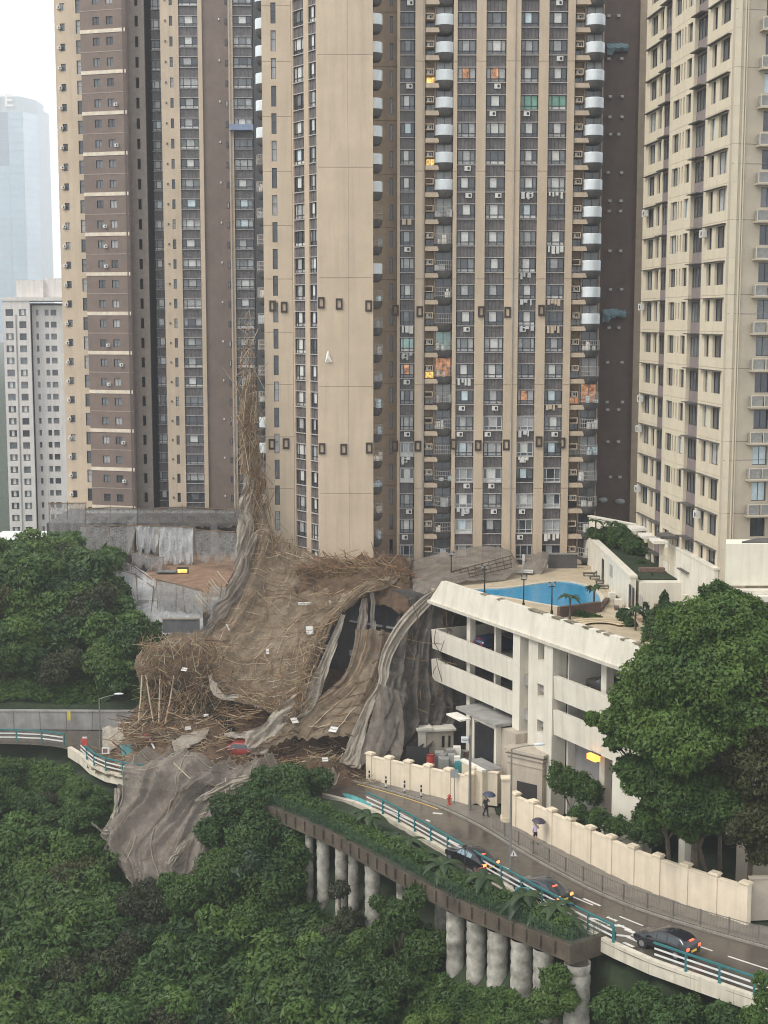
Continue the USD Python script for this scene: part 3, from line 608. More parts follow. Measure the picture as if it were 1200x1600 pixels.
def ground_z(x, y):
    x, y = np.asarray(x, float), np.asarray(y, float); sh = x.shape; x, y = x.ravel(), y.ravel()
    pt = sh_points(x, y); d = sh_distance(BASEP, pt); inb = d <= 1e-9
    hl = contains_xy(HILL, x, y)
    dn = np.where(d < 9, -1.3 - 1.05 * d, -10.75 - .55 * (d - 9)) - np.clip((x - 9) / 4, 0, 1) * 4.5 * np.clip(d / .4, 0, 1); dn = np.maximum(dn, -40.0)
    dn = dn - 2.2 * np.exp(-((x + 16) / 7.5) ** 2 - ((y - 120) / 6.0) ** 2)
    nz = (meshkit.fbm(np.stack([x * .13, y * .13, 0 * x], -1), 4, 3) - .5) * np.clip(d, 0, 4) * .6
    dh = np.maximum(np.minimum(sh_distance(ROADP, pt) - .5, y - 138), 0)
    up = np.minimum(1.6 + .5 * dh, 7.5) - np.clip((y - 184) * .5, 0, 34) + (meshkit.fbm(np.stack([x * .1, y * .1, 0 * x], -1), 3, 5) - .5) * 1.0
    far = (y > 182) | (x > 131)
    rim = inb & (sh_distance(LineString(OUT), pt) < 1.5)
    z = np.where(inb, np.where(rim, -1.6, -.06), np.where(hl, np.where(dh > .3, up, -.1), dn + nz))
    z = np.where(far & ~hl & ~inb, np.where(x > 131, np.maximum(dn, -20), 4.0), z)
    return z.reshape(sh)
gx = np.unique(np.round(np.concatenate([np.linspace(-1650, -120, 16), np.linspace(-120, -46, 12), np.arange(-46, 40, .8), np.linspace(40, 130, 16), np.linspace(130, 1650, 14)]), 3))
gy = np.unique(np.round(np.concatenate([np.linspace(-250, 40, 14), np.linspace(40, 90, 20), np.arange(90, 150, .8), np.linspace(150, 300, 22), np.linspace(300, 2650, 16)]), 3))
GX, GY = np.meshgrid(gx, gy, indexing='xy')
SOIL = M('jungle_soil', (0.022, 0.034, 0.014), 0.95, 0.4, 0.6, bump=.5)
gm = MB().grid(np.stack([GX, GY, ground_z(GX, GY)], -1)); v_, f_ = gm.out()
solo('terrain', (v_, f_[:, ::-1]), SOIL, kind='structure', smooth=True)

def sheet(name, poly, z, mat, parent=None, label=None, kind='structure', th=None):
    mb = MB()
    for g in getattr(poly, 'geoms', [poly]):
        if g.area < 1e-3: continue
        t = trimesh.creation.extrude_polygon(g, th or .02, engine='earcut'); mb.add(t.vertices + [0, 0, z - (th or .02)], t.faces)
    if parent: return part(parent, name, mb, mat, label)
    return solo(name, mb, mat, label, kind=kind)
# wet asphalt: glossy where the film of water is thicker
nd = {'g': ('geometry', {}), 'n': ('noise_texture', {'scale': .22, 'detail': 6, 'roughness': .6}), 'r': ('rgb_ramp', {'ramp': [(.35, (.055, .047, .038)), (.65, (.092, .078, .062))]}),
      'rr': ('rgb_ramp', {'ramp': [(.38, (.07,) * 3), (.66, (.34,) * 3)]}), 'nb': ('noise_texture', {'scale': 30, 'detail': 3}), 'bp': ('bump', {'strength': .12, 'distance': .02}), 'p': ('principled_bsdf', {'specular_ior_level': .5})}
ASPH = usdkit.material(stage, '/World/Looks/wet_asphalt', nd, [('g.position', 'n.vector'), ('n.fac', 'r.fac'), ('n.fac', 'rr.fac'), ('r.color', 'p.base_color'), ('rr.color', 'p.roughness'), ('g.position', 'nb.vector'), ('nb.fac', 'bp.height'), ('bp.normal', 'p.normal')], surface='p.BSDF')
PAVE = M('wet_pavement', (0.15, 0.135, 0.115), .35, .2, .7, spec=.5, dirt=(.09, .08, .07))
PAINTW = M('road_paint_white', (.62, .6, .55), .5, .15, 3, dirt=(.3, .28, .25))
PAINTY = M('road_paint_yellow', (.55, .36, .1), .5, .15, 3, dirt=(.25, .2, .12))
sheet('road', ROADP, 0.0, ASPH)
pv = sheet('pavement', PAVP.buffer(-.16), .12, PAVE, th=.16)
kerbl = LineString(KERB[(KERB[:, 0] > -13.2) & (KERB[:, 0] < 60)])
def along(ls, step, s0=0, s1=None):
    s1 = s1 or ls.length; n = max(1, round((s1 - s0) / step)); return [(np.array(ls.interpolate(s0 + (s1 - s0) * i / n).coords[0]), np.array(ls.interpolate(s0 + (s1 - s0) * (i + 1) / n).coords[0])) for i in range(n)]
KST = M('kerb_stone', (.24, .22, .19), .5, .2, 2)
kp = '/World/pavement'
for i, (a, b) in enumerate(along(kerbl, 1.5)):
    F = Fr(a, b - a); L = np.linalg.norm(b - a)
    if G(0, 0)[0] is not None and -8 < a[0] < 30: part(kp, 'kerb_stone', MB(F).box(.012, L - .012, -.155, .0, -.05, .135), KST)
def ribbon(line, w, s0, s1, z, n=None):
    ls = LineString(line); n = n or max(2, int((s1 - s0) / .6)); t = np.linspace(s0, s1, n + 1)
    c = np.array([ls.interpolate(q).coords[0] for q in t]); d = np.gradient(c, axis=0); d /= np.linalg.norm(d, axis=1, keepdims=True); nn = np.stack([-d[:, 1], d[:, 0]], 1) * w / 2
    g = np.stack([np.c_[c + nn, np.full(n + 1, z)], np.c_[c - nn, np.full(n + 1, z)]], 0); return MB().grid(g)
rp = '/World/road'
CEN = smooth_line([(40, 73.3), (30, 81.8), (23.85, 86.97), (20.21, 90.46), (17.25, 93.59), (14.53, 96.93), (8.31, 104.87), (5.89, 108.62), (2.07, 114.75), (-.8, 118.23), (-4, 121)])
cl = LineString(CEN); sc = lambda x, y: cl.project(Point(x, y))
part(rp, 'centre_line', ribbon(CEN, .16, sc(9.2, 103.7), sc(-1.2, 118.6), .004), PAINTW)
for (a, b) in (((15.8, 95.1), (17.2, 93.6)), ((20.2, 90.5), (21, 89.7)), ((21.7, 88.8), (23.9, 87)), ((26, 85.2), (28.2, 83.3)), ((13.2, 98.6), (14.4, 97.1)), ((10.2, 102.4), (11.5, 100.8))):
    part(rp, 'lane_dash', ribbon(CEN, .15, sc(*b) if sc(*b) < sc(*a) else sc(*a), sc(*a) if sc(*b) < sc(*a) else sc(*b), .004), PAINTW)
for (a, b) in (((13.9, 98.3), (14.9, 97.0)), ((7.0, 108.6), (7.5, 107.8)), ((3.4, 114.6), (3.7, 114.2))): part(rp, 'lane_dash', ribbon([a, b], .2, 0, np.hypot(b[0] - a[0], b[1] - a[1]), .004), PAINTW)
yl = LineString(KERB - np.array([.28, .33])); 
part(rp, 'yellow_line', ribbon(yl.coords, .14, yl.project(Point(-2.3, 123.8)), yl.project(Point(-2.3, 123.8)) - 0 + 8.6, .004) if yl.project(Point(4.6, 117.3)) > yl.project(Point(-2.3, 123.8)) else ribbon(yl.coords, .16, yl.project(Point(4.6, 117.3)), yl.project(Point(-2.3, 123.8)), .004), PAINTY)
ED = [tuple(q) for q in OUT + np.array([.55, .35])]; el = LineString(ED)
part(rp, 'edge_line', ribbon(ED, .12, el.project(Point(24, 82)), el.project(Point(2, 113)), .004), PAINTW)
# worn lettering-like hatch in the near lane: separate strokes of paint
for i, (px, py, w, l) in enumerate(((932, 1436, .22, 1.0), (944, 1440, .3, 1.2), (956, 1436, .25, .9), (962, 1446, .3, 1.1), (975, 1449, .25, 1.2), (985, 1455, .35, .9), (972, 1462, .3, 1.1), (990, 1468, .3, 1.0), (982, 1476, .25, .9), (996, 1462, .2, .8))):
    c = G(px, py)[:2]; d = np.array([.62, -.78]) if i % 3 else np.array([.95, -.3]); part(rp, 'paint_stroke', ribbon([c - d * l / 2, c + d * l / 2], w, 0, l, .0045 + .0002 * i, 2), PAINTW)
c = G(684, 1271)[:2]; part(rp, 'paint_patch', ribbon([c - [.4, -.1], c + [.4, -.1]], .3, 0, .8, .004, 2), PAINTW)

# deck edge of the road and its teal and white railing
TEAL = M('teal_paint', (.035, .15, .155), .45, .12, 2); RAILW = M('rail_white', (.62, .62, .6), .4, .1, 2)
EDGEC = M('deck_edge_concrete', (.55, .5, .4), .75, .12, .8, streak=.5, dirt=(.2, .18, .14))
ol = LineString(OUT)
def so(x, y): return ol.project(Point(x, y))
edge = thing('road_deck_edge', 'cream concrete edge beam and slab carrying the near side of the road', 'edge beam', (10, 100, 0))
for a, b in along(ol, 3.0, so(45, 61), so(-29.5, 134.6)):
    F = Fr(a, b - a); L = np.linalg.norm(b - a); part(edge, 'beam', MB(F).box(.01, L - .01, .005, .42, -.75, .22), EDGEC)
def railing(label, s0, s1, step=2.35):
    t = thing('railing', label, 'railing', (*ol.interpolate(s0).coords[0], .2)); seg = along(ol, step, s0, s1)
    for i, (a, b) in enumerate(seg):
        d = (b - a) / np.linalg.norm(b - a); F = Fr(a, d); L = np.linalg.norm(b - a)
        p = part(t, 'post', MB(F).box(-.06, .06, .1, .24, .22, 1.3).box(-.09, .09, .08, .26, .221, .26), TEAL)
        e = 0.0 if i == 0 else 0.0
        part(t, 'top_rail', MB(F).box(.0, L - .002, .11, .23, 1.301, 1.42), TEAL)
        for z in (.62, 1.0): part(t, 'white_rail', MB(F).box(.065, L - .065, .13, .2, z - .05, z + .05), RAILW)
    return t
railing('teal railing with white bars beside the hatchback at the lower right', so(34, 71.8), so(16.6, 87.6))
railing('teal railing with white bars running behind the planter of palms', so(14.6, 90.4), so(-1.5, 117.4))
railing('short curved teal railing at the left bend by the fallen scaffolding', so(-21.2, 124.7), so(-28.2, 132.2))
railing('far teal railing along the road at the left edge', so(-30, 135), so(-45, 135.6))
for px, py in ((997, 1545), (1140, 1600)):
    c = G(px, py - 45, -1); c = np.array([c[0] + .2, c[1] + 1.2])
    part(edge, 'support_column', MB().lathe([(.45, -14), (.45, -.8)], (c[0], c[1], 0), 14), EDGEC)
part(edge, 'deck_slab', MB().add(*(lambda t: (t.vertices + [0, 0, -.6], t.faces))(trimesh.creation.extrude_polygon(ROADP.intersection(Polygon([(10, 80), (60, 40), (70, 60), (30, 95), (12, 100)])).buffer(-.1), .5, engine='earcut'))), CONC)

# grey retaining wall behind the left road
rw = thing('retaining_wall', 'long grey retaining wall behind the road at the left edge', 'wall', (-40, 141, 0))
rl = LineString([(-23.5, 141.05), (-26, 141.0), (-38, 141.3), (-60, 138.9), (-80, 134)])
for a, b in along(rl, 2.6): F = Fr(b, a - b); L = np.linalg.norm(b - a); part(rw, 'wall_panel', MB(F).box(.02, L - .02, -.5, .0, -.05, 1.75), CONC); part(rw, 'coping', MB(F).box(.0, L - .004, -.55, .06, 1.752, 1.86), CONC)

# ================================================================ perimeter wall, gate
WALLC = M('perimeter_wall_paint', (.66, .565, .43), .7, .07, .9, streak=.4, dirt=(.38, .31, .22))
CAPC = M('wall_cap', (.70, .60, .45), .7, .1, 1.5, dirt=(.3, .27, .2))
def pwall(label, pts, n, h, base):
    t = thing('perimeter_wall', label, 'wall', (*base, .12)); ls = LineString(pts); seg = along(ls, ls.length / n)
    for i, (a, b) in enumerate(seg):
        F = Fr(b, a - b) if True else None; L = np.linalg.norm(b - a); hh = h[0] + (h[1] - h[0]) * i / max(1, n - 1)
        w = part(t, 'wall_panel', MB(F).box(.3, L - .3, -.32, -.06, .12, hh - .08), WALLC)
        r = MB(F); x0, x1, z0, z1 = .75, L - .75, .62, hh - .5
        for q in ((x0, x1, z0, z0 + .06), (x0, x1, z1 - .06, z1)): r.box(q[0], q[1], -.058, -.005, q[2], q[3])
        for q in ((x0, x0 + .06), (x1 - .06, x1)): r.box(q[0], q[1], -.057, -.007, z0 + .06, z1 - .06)
        part(w, 'moulding', r, WALLC)
        part(t, 'coping', MB(F).box(.3, L - .3, -.36, -.02, hh - .079, hh + .02), CAPC)
        for e in ([0] if i < n - 1 else [0, 1]) if False else [1] + ([0] if i == n - 1 else []):
            q = L if e else 0.0
            pr = part(t, 'pier', MB(F).box(q - .298, q + .298, -.4, .1, .12, hh + .14), WALLC)
            part(pr, 'pier_cap', MB(F).box(q - .38, q + .38, -.48, .18, hh + .142, hh + .22).box(q - .33, q + .33, -.43, .13, hh + .221, hh + .29), CAPC)
    return t
pwall('long cream panelled boundary wall with capped piers beside the pavement on the right', [(10.6, 113.0), (14.45, 106.5), (18.2, 100.3), (21.86, 96.2), (24.15, 93.9)], 10, (2.6, 2.75), (18, 100))
pwall('cream panelled boundary wall between the fallen net and the gate', [(-1.1, 125.0), (3.3, 121.4), (7.2, 118.3)], 5, (2.25, 2.5), (3, 121))
pw = thing('perimeter_wall', 'tall cream wall end turning in at the gate behind the first walker', 'wall', (8.4, 117.5, .12))
F = Fr((7.2, 118.4), (2.2, -.9)); part(pw, 'wall_panel', MB(F).box(.35, 2.3, -.35, -.05, .12, 2.9), WALLC); part(pw, 'pier', MB(F).box(-.1, .348, -.4, .05, .12, 3.1), WALLC); part(pw, 'coping', MB(F).box(.35, 2.4, -.4, 0, 2.902, 3.0), CAPC); part(pw, 'pier_cap', MB(F).box(-.18, .4, -.46, .1, 3.102, 3.2), CAPC)
gp = thing('gate_pier', 'tall cream gate pier beside the walker with the dark umbrella', 'gate pier', (9.75, 114.4, .12))
part(gp, 'pier', MB().box(9.45, 10.1, 113.7, 114.5, .12, 3.6), WALLC); part(gp, 'pier_cap', MB().box(9.35, 10.2, 113.6, 114.6, 3.602, 3.75), CAPC); part(gp, 'plinth', MB().box(9.38, 10.17, 113.63, 114.57, .12, .45), CAPC)
gh = thing('gatehouse', 'grey beige gatehouse with a heavy cornice behind the boundary wall', 'gatehouse', (11.5, 116.5, .1))
F = Fr(G(792, 1260, .1)[:2], G(853, 1275, .1)[:2] - G(792, 1260, .1)[:2]); Lg = 3.4
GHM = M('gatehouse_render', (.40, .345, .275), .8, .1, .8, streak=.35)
part(gh, 'wall', MB(F).wall(0, Lg, .1, 4.9, -2.6, 0, ()), GHM); part(gh, 'cornice', MB(F).box(-.15, Lg + .15, -2.75, .15, 4.502, 4.7).box(-.3, Lg + .3, -2.9, .3, 4.902, 5.15).box(-.08, Lg + .08, -2.68, .08, 3.9, 4.0), GHM)
part(gh, 'opening', MB(F).box(1.0, 2.9, .003, .06, 1.2, 2.5), INNER)
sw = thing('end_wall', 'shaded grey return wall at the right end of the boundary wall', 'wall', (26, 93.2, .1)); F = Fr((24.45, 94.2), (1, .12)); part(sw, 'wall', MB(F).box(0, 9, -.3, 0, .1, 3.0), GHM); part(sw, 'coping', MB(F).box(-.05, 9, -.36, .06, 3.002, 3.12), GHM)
# grey guard rail along the kerb
gr = thing('guard_rail', 'thin grey guard rail along the kerb in front of the boundary wall', 'guard rail', (16, 98, .12)); kl = LineString(KERB + np.array([.3, .25]))
s0, s1 = sorted((kl.project(Point(8.6, 112.3)), kl.project(Point(24.3, 91)))); GRM = M('galvanised', (.2, .19, .18), .45, .15, 3, metal=.5)
for i, (a, b) in enumerate(along(kl, 2.0, s0, s1)):
    F = Fr(a, b - a); L = np.linalg.norm(b - a); part(gr, 'post', MB(F).box(-.04, .04, -.04, .04, .12, 1.22), GRM)
    m = MB(F)
    for z in (.3, 1.12): m.box(.042, L - .042, -.02, .02, z, z + .045)
    for q in np.arange(.2, L - .1, .22): m.box(q, q + .016, -.008, .008, .346, 1.119)
    part(gr, 'rail_panel', m, GRM)

# ================================================================ car park with the pool deck on its roof
A0, B0 = G(690, 908, 16.5), G(1015, 1012, 16.5); PF = Fr(A0, B0[:2] - A0[:2])
def hull(mb, pts):
    h = trimesh.convex.convex_hull(np.array([PF.pt(*q) for q in pts])); return mb.add(h.vertices, h.faces)
cp = thing('car_park', 'white concrete car park with long parapets and a swimming pool on its roof', 'car park', (12, 122, 0))
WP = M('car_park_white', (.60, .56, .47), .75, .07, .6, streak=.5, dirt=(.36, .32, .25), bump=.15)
MOSS = M('mossy_concrete', (.2, .17, .12), .9, .45, 2.5, dirt=(.07, .065, .05))
L2 = 36.0
fb = MB(); hull(fb, [(0, 0, 16.5), (0, -.5, 16.5), (L2, 0, 16.5), (L2, -.5, 16.5), (-1.7, .3, 14.5), (L2, .3, 14.5), (-1.7, -.5, 14.5), (L2, -.5, 14.5)]); part(cp, 'fascia', fb, WP)
fb = MB(); hull(fb, [(-1.9, .48, 14.495), (L2, .48, 14.495), (-1.9, -.5, 14.495), (L2, -.5, 14.495), (-1.85, .43, 14.2), (L2, .43, 14.2), (-1.85, -.5, 14.2), (L2, -.5, 14.2)]); part(cp, 'fascia_lip', fb, WP)
for i in range(26):
    s_ = R.uniform(.3, 33) if i < 7 else R.uniform(14, 32); l = R.uniform(.2, 1.1); part(cp, 'moss_patch', MB(PF).box(s_, s_ + l, -.52, .06, 16.5 - R.uniform(.02, .12), 16.515 + R.uniform(0, .03)), MOSS)
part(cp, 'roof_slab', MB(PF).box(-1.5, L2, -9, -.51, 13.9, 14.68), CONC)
def parapet(name, s0, s1, z0, z1, n=0.0):
    b = MB(); hull(b, [(s0, n, z0), (s1, n, z0), (s0, n - .3, z0), (s1, n - .3, z0), (s0 - .0, n + .12, z1 - .12), (s1, n + .12, z1 - .12), (s0, n - .3, z1 - .12), (s1, n - .3, z1 - .12), (s0, n + .12, z1), (s1, n + .12, z1), (s0, n - .3, z1), (s1, n - .3, z1)]); return part(cp, name, b, WP)
for z0, z1 in ((9.95, 11.75), (7.0, 8.95)):
    parapet('parapet', -1.65, 12.5, z0, z1); parapet('parapet', 18.5, L2, z0 - .1, z1, -.05)
    part(cp, 'parapet_return', MB(PF).box(-1.65, -1.35, -9, -.301, z0, z1), WP)
    part(cp, 'floor_slab', MB(PF).box(-1.3, L2, -9, -.31, z0 - .05, z0 + .8), CONC)
for s_, w_ in ((3.3, .6), (8.0, .28)): part(cp, 'column', MB(PF).box(s_, s_ + w_, -1.3, -.75, .05, 14.19), WP)
part(cp, 'pilaster', MB(PF).box(12.5, 13.6, -1.0, .16, .05, 14.19), WP)
zn = [13.0, 10.0, 7.0, 4.0, 1.0]
part(cp, 'stair_wall', MB(PF).wall(13.601, 17.0, .05, 14.19, -1.0, -.7, [(13.7, 14.5, z - 1.0, z + .9) for z in zn]), WP)
part(cp, 'stair_wall', MB(PF).wall(14.6, 16.0, .05, 14.19, -.698, -.05, ()), WP)
for z in zn[:4]:
    part(cp, 'stair_balcony', MB(PF).box(16.01, 17.2, -.69, .12, z - 2.35, z - .45), WP)
    part(cp, 'stair_opening', MB(PF).box(16.02, 17.19, -.9, -.6, z - .44, z + .6), INNER)
part(cp, 'pier', MB(PF).box(17.2, 18.45, -1.2, .14, .05, 14.19), WP)
for s_ in (23.6, 28.8, 33.5): part(cp, 'column', MB(PF).box(s_, s_ + .7, -1.6, -.9, .05, 14.19), WP)
part(cp, 'end_pier', MB(PF).box(26.6, 30.5, -.8, .05, .05, 6.89), WP)
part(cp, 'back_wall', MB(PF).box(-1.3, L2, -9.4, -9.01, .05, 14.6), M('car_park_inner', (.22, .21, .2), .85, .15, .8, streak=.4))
part(cp, 'cross_wall', MB(PF).box(9.2, 9.4, -9, -2.2, 7.3, 14.0), WHITE); part(cp, 'cross_wall', MB(PF).box(21.2, 21.4, -9, -3, 7.3, 14.0), WHITE); part(cp, 'cross_wall', MB(PF).box(18.46, 18.66, -9, -1.3, .1, 14.0), WHITE)
part(cp, 'side_wall', MB(PF).box(-1.3, -1.0, -9, -1, .05, 6.9), CONC)
part(cp, 'shutter', MB(PF).box(18.67, 23.3, -2.2, -2.0, .05, 6.8), M('grey_shutter', (.27, .26, .25), .6, .08, 1, streak=.3))
part(cp, 'brown_door', MB(PF).box(23.5, 26.4, -2.2, -2.02, .05, 5.2), M('brown_door', (.12, .07, .04), .6))
LAMP = M('amber_lamp', (1.0, .36, .05), .4, .2, 2, emit=1.8)
lc = V(925, 1183, *(np.array(PF.pt(0, .35, 0))[:2], np.array(PF.pt(30, .35, 0))[:2])); k_ = (lc[:2] - PF.O) @ PF.u
wl = part(cp, 'wall_lamp', MB(PF).box(k_ - .6, k_ + .6, -.05, .1, lc[2] + .2, lc[2] + .3), FRAME)
lm = MB(PF); lm.box(k_ - .55, k_ + .55, -.02, .45, lc[2] - .25, lc[2] + .19); part(wl, 'lamp_glow', lm, LAMP)
# black glazed bay at the foot of the left end
bk = thing('annexe', 'annexe with a tall black glazed panel in a white frame under the car park', 'annexe', (9, 121, 0)); AF = Fr(PF.pt(8.2, 1.4, 0)[:2], PF.u)
part(bk, 'glazed_panel', MB(AF).box(.3, 3.6, -.3, -.02, 2.4, 5.6), M('black_glass', (.012, .013, .015), .12, .2, .5, spec=.7))
m = MB(AF)
part(bk, 'frame', MB(AF).box(0, .298, -.4, .1, 2.0, 5.9), WP); part(bk, 'frame', MB(AF).box(3.602, 3.95, -.4, .1, 2.0, 5.9), WP); part(bk, 'frame', MB(AF).box(.0, 3.95, -.4, .12, 5.902, 6.15), WP); part(bk, 'frame', MB(AF).box(0, 3.95, -.4, .14, 1.7, 1.998), WP)
for i in range(9): part(bk, 'louvre', MB(AF).box(.31 + i * .366, .64 + i * .366, -.019, .012, 2.41, 5.59), M('black_louvre', (.018, .018, .02), .4))
part(bk, 'roof', MB(AF).box(-2.5, 4.2, -3, .3, 6.152, 6.4), CONC); part(bk, 'wall', MB(AF).box(-1.2, 6.2, -2.4, -.41, .05, 6.0), GHM)
part(bk, 'awning', MB(AF).box(-2.6, -.2, .1, 1.2, 5.7, 5.85), WHITE)
lo = part(bk, 'lower_wall', MB(AF).wall(2.2, 5.6, .05, 3.0, .5, 2.4, ()), CREAM); part(lo, 'window', MB(AF).box(4.0, 4.7, 2.401, 2.45, 1.1, 2.5), FRAME); part(lo, 'coping', MB(AF).box(2.1, 5.7, 2.1, 2.5, 3.002, 3.2), WHITE); part(lo, 'flat_roof', MB(AF).box(2.2, 5.6, .45, 2.09, 3.002, 3.06), CONC)
hb = thing('outbuilding', 'small cream outbuilding with a white cornice beside the dark hanging net', 'outbuilding', (4.4, 128, 0)); HF = Fr(G(655, 1188, .5)[:2] + [0, .5], (1, .18))
part(hb, 'wall', MB(HF).wall(0, 3.2, .05, 3.0, -2.4, 0, [(2.1, 2.4, 1.4, 2.5), (2.7, 2.95, 1.4, 2.5)]), GHM); part(hb, 'window', MB(HF).box(2.11, 2.39, -.2, -.1, 1.41, 2.49), FRAME); part(hb, 'window', MB(HF).box(2.71, 2.94, -.2, -.1, 1.41, 2.49), FRAME)
part(hb, 'cornice', MB(HF).box(-.2, 3.4, -2.6, .2, 3.002, 3.18).box(-.3, 1.2, -2.7, .3, 3.181, 3.4), WP); part(hb, 'quoin', MB(HF).box(-.12, .6, -.3, .1, .05, 3.0), WP)

# podium of the middle tower, half hidden by the netting
pd = thing('podium', 'dark grey podium under the middle tower glimpsed through the torn netting', 'podium', (-4, 144, 0))
pod = [(4.4, 135.2), (-3.6, 141.6), (-8.5, 146.3), (-8.5, 170), (28, 170), (28, 147)]
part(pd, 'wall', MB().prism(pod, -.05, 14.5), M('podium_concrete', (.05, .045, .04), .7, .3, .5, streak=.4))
F = Fr((-8.5, 146.3), (4.9, -4.7)); F3 = Fr((-3.6, 141.6), (8.0, -6.4))
for z in (2, 5, 8, 11):
    for q in (.6, 3.2): 
        w = part(pd, 'window', MB(F).box(q, q + 2.0, .01, .08, z, z + 1.7), G_DARK); part(w, 'sill', MB(F).box(q - .1, q + 2.1, .09, .3, z - .25, z - .02), LEDGE)
    for q in (.6, 2.8, 5.2):
        w = part(pd, 'window', MB(F3).box(q, q + 1.6, .01, .08, z, z + 1.8), G_DARK); part(w, 'sill', MB(F3).box(q - .1, q + 1.8, .09, .3, z - .55 if z in (5, 8) else z - .2, z - .02), G_CURT2)

# ---------------------------------------------------------------- pool deck
POOL = smooth_line([(7.2, 135.2), (9.2, 136.6), (11.5, 136.7), (14.08, 138.9), (17.35, 141.0), (19.6, 138.4), (20.2, 133.5), (19.7, 128.0), (18.9, 127.6), (16.74, 126.0), (14.17, 128.0), (11.5, 131.1), (8.6, 133.4), (7.2, 135.2)], 2)
DECKP = Polygon([PF.pt(0, -.52, 0)[:2], PF.pt(35, -.52, 0)[:2], (30, 112), (27.5, 125), (27, 148.5), (16, 149.8), (3.6, 149.5), (3.2, 142), (4.8, 134.6)]).buffer(0)
SAND = M('deck_paving', (.46, .38, .265), .55, .14, .9, dirt=(.27, .22, .15))
dk = thing('pool_deck', 'sandy paved pool deck on the car park roof', 'pool deck', (14, 130, 15)); BASE[dk] = np.array([14, 130, 15.])
sheet('paving', DECKP.difference(Polygon(POOL)), 15.0, SAND, dk, th=.3)
sheet('pool_rim', Polygon(POOL).difference(Polygon(POOL).buffer(-.42)), 15.02, M('pool_rim', (.55, .5, .4), .4, .1, 2), dk, th=.25)
sheet('pool_floor', Polygon(POOL), 14.66, M('pool_tile', (.10, .45, .66), .5, .1, .5), dk, th=.05)
nd = {'g': ('geometry', {}), 'nb': ('noise_texture', {'scale': 3.0, 'detail': 3}), 'bp': ('bump', {'strength': .3, 'distance': .08}), 'p': ('principled_bsdf', {'base_color': (.02, .30, .52), 'roughness': .08, 'specular_ior_level': .5}), 'tr': ('transparent_bsdf', {'color': (.4, .8, .95)}), 'x': ('mix_closure', {'fac': .25})}
WATER = usdkit.material(stage, '/World/Looks/pool_water', nd, [('g.position', 'nb.vector'), ('nb.fac', 'bp.height'), ('bp.normal', 'p.normal'), ('p.BSDF', 'x.closure1'), ('tr.BSDF', 'x.closure2')], surface='x.closure')
sheet('pool_water', Polygon(POOL).buffer(-.02), 14.93, WATER, th=.012)
BRK = M('dark_brick', (.10, .065, .05), .7, .25, 2.5)
for (a, b, h) in (((20.0, 129.8), (18.6, 125.0), .35), ((18.6, 125.0), (14.8, 122.6), .9), ((21.0, 131.5), (20.2, 125.6), .25)):
    F = Fr(a, np.array(b) - a); part(dk, 'low_brick_wall', MB(F).box(0, np.hypot(b[0] - a[0], b[1] - a[1]), -.2, .2, 15.003, 15.0 + h), BRK)
for i, r in enumerate((3.2, 2.6, 2.0)):
    part(dk, 'curved_step', MB().lathe([(r, 0), (r, .2 - .02 * i), (r - .6, .2 - .02 * i)], (17.8, 118.3, 15.004 + .16 * (2 - i) * 0), 18, .2, 3.0), M('step_stone', (.5, .40, .26), .6, .12, 1))
# pool house and terraces to the right of the pool
ph = thing('pool_house', 'white pool house wall with dark doors along the right side of the pool', 'pool house', (21.5, 135, 15)); HF = Fr((20.9, 146.5), (.35, -22.5)); HW = M('pool_house_white', (.66, .62, .52), .7, .07, .8, streak=.4, dirt=(.35, .32, .26))
def sh(px, py=900): w = V(px, py, (20.9, 146.5), (21.25, 124)); return (w[:2] - HF.O) @ HF.u
part(ph, 'wall', MB(HF).wall(0, 21.5, 15.0, 18.0, -.5, 0, ()), HW); part(ph, 'coping', MB(HF).box(-.1, 21.6, -.6, .12, 18.002, 18.2), HW)
for px, w, z0, z1, nm, mt in ((942, .9, 15.1, 17.3, 'door', FRAME), (955, 1.2, 16.4, 17.5, 'louvre', PIPE), (985, .6, 15.05, 17.4, 'door', FRAME), (990.5, .6, 15.05, 17.4, 'door', FRAME), (1003, 1.2, 16.2, 17.4, 'louvre', PIPE), (1010, .8, 15.3, 16.8, 'window', G_DARK)):
    s_ = sh(px, 915); part(ph, nm, MB(HF).box(s_ - w / 2, s_ + w / 2, .002, .08, z0, z1), mt)
for px in (968, 978, 992): s_ = sh(px, 935); part(ph, 'planter', MB(HF).box(s_ - .35, s_ + .35, .4, 1.0, 15.003, 15.75), HW)
te = thing('terrace', 'raised white terrace with planting boxes behind the pool house', 'terrace', (26, 142, 15))
part(te, 'fill', MB().prism([(22.0, 124.7), (26.2, 124.7), (34, 150), (20.5, 152), (21.6, 146.4)], 15.0, 17.6), HW); part(te, 'planting_bed', MB().prism([(22.2, 126), (26, 126), (33, 150), (21, 151), (21.9, 146)], 17.602, 17.7), SOIL)
F = Fr((21.0, 149.5), (4.6, -8.2)); part(te, 'parapet', MB(F).box(0, 9.4, -.3, 0, 17.0, 20.0), HW); part(te, 'coping', MB(F).box(-.1, 9.5, -.4, .1, 20.002, 20.15), HW)
F = Fr((25.6, 141.2), (4, -.5)); part(te, 'parapet', MB(F).box(.05, 3.6, -.3, 0, 18.3, 20.0), HW); part(te, 'coping', MB(F).box(.0, 3.7, -.4, .1, 20.002, 20.15), HW)
for s_ in (1.0, 2.4, 4.0, 5.5, 7.2): 
    F = Fr((21.0, 149.5), (4.6, -8.2)); part(te, 'drain_slot', MB(F).box(s_, s_ + .5, .002, .06, 18.6, 19.0), FRAME)
st = thing('stairway', 'brick stairway climbing beside a white wall to the right of the pool house', 'stairway', (26, 128, 15))
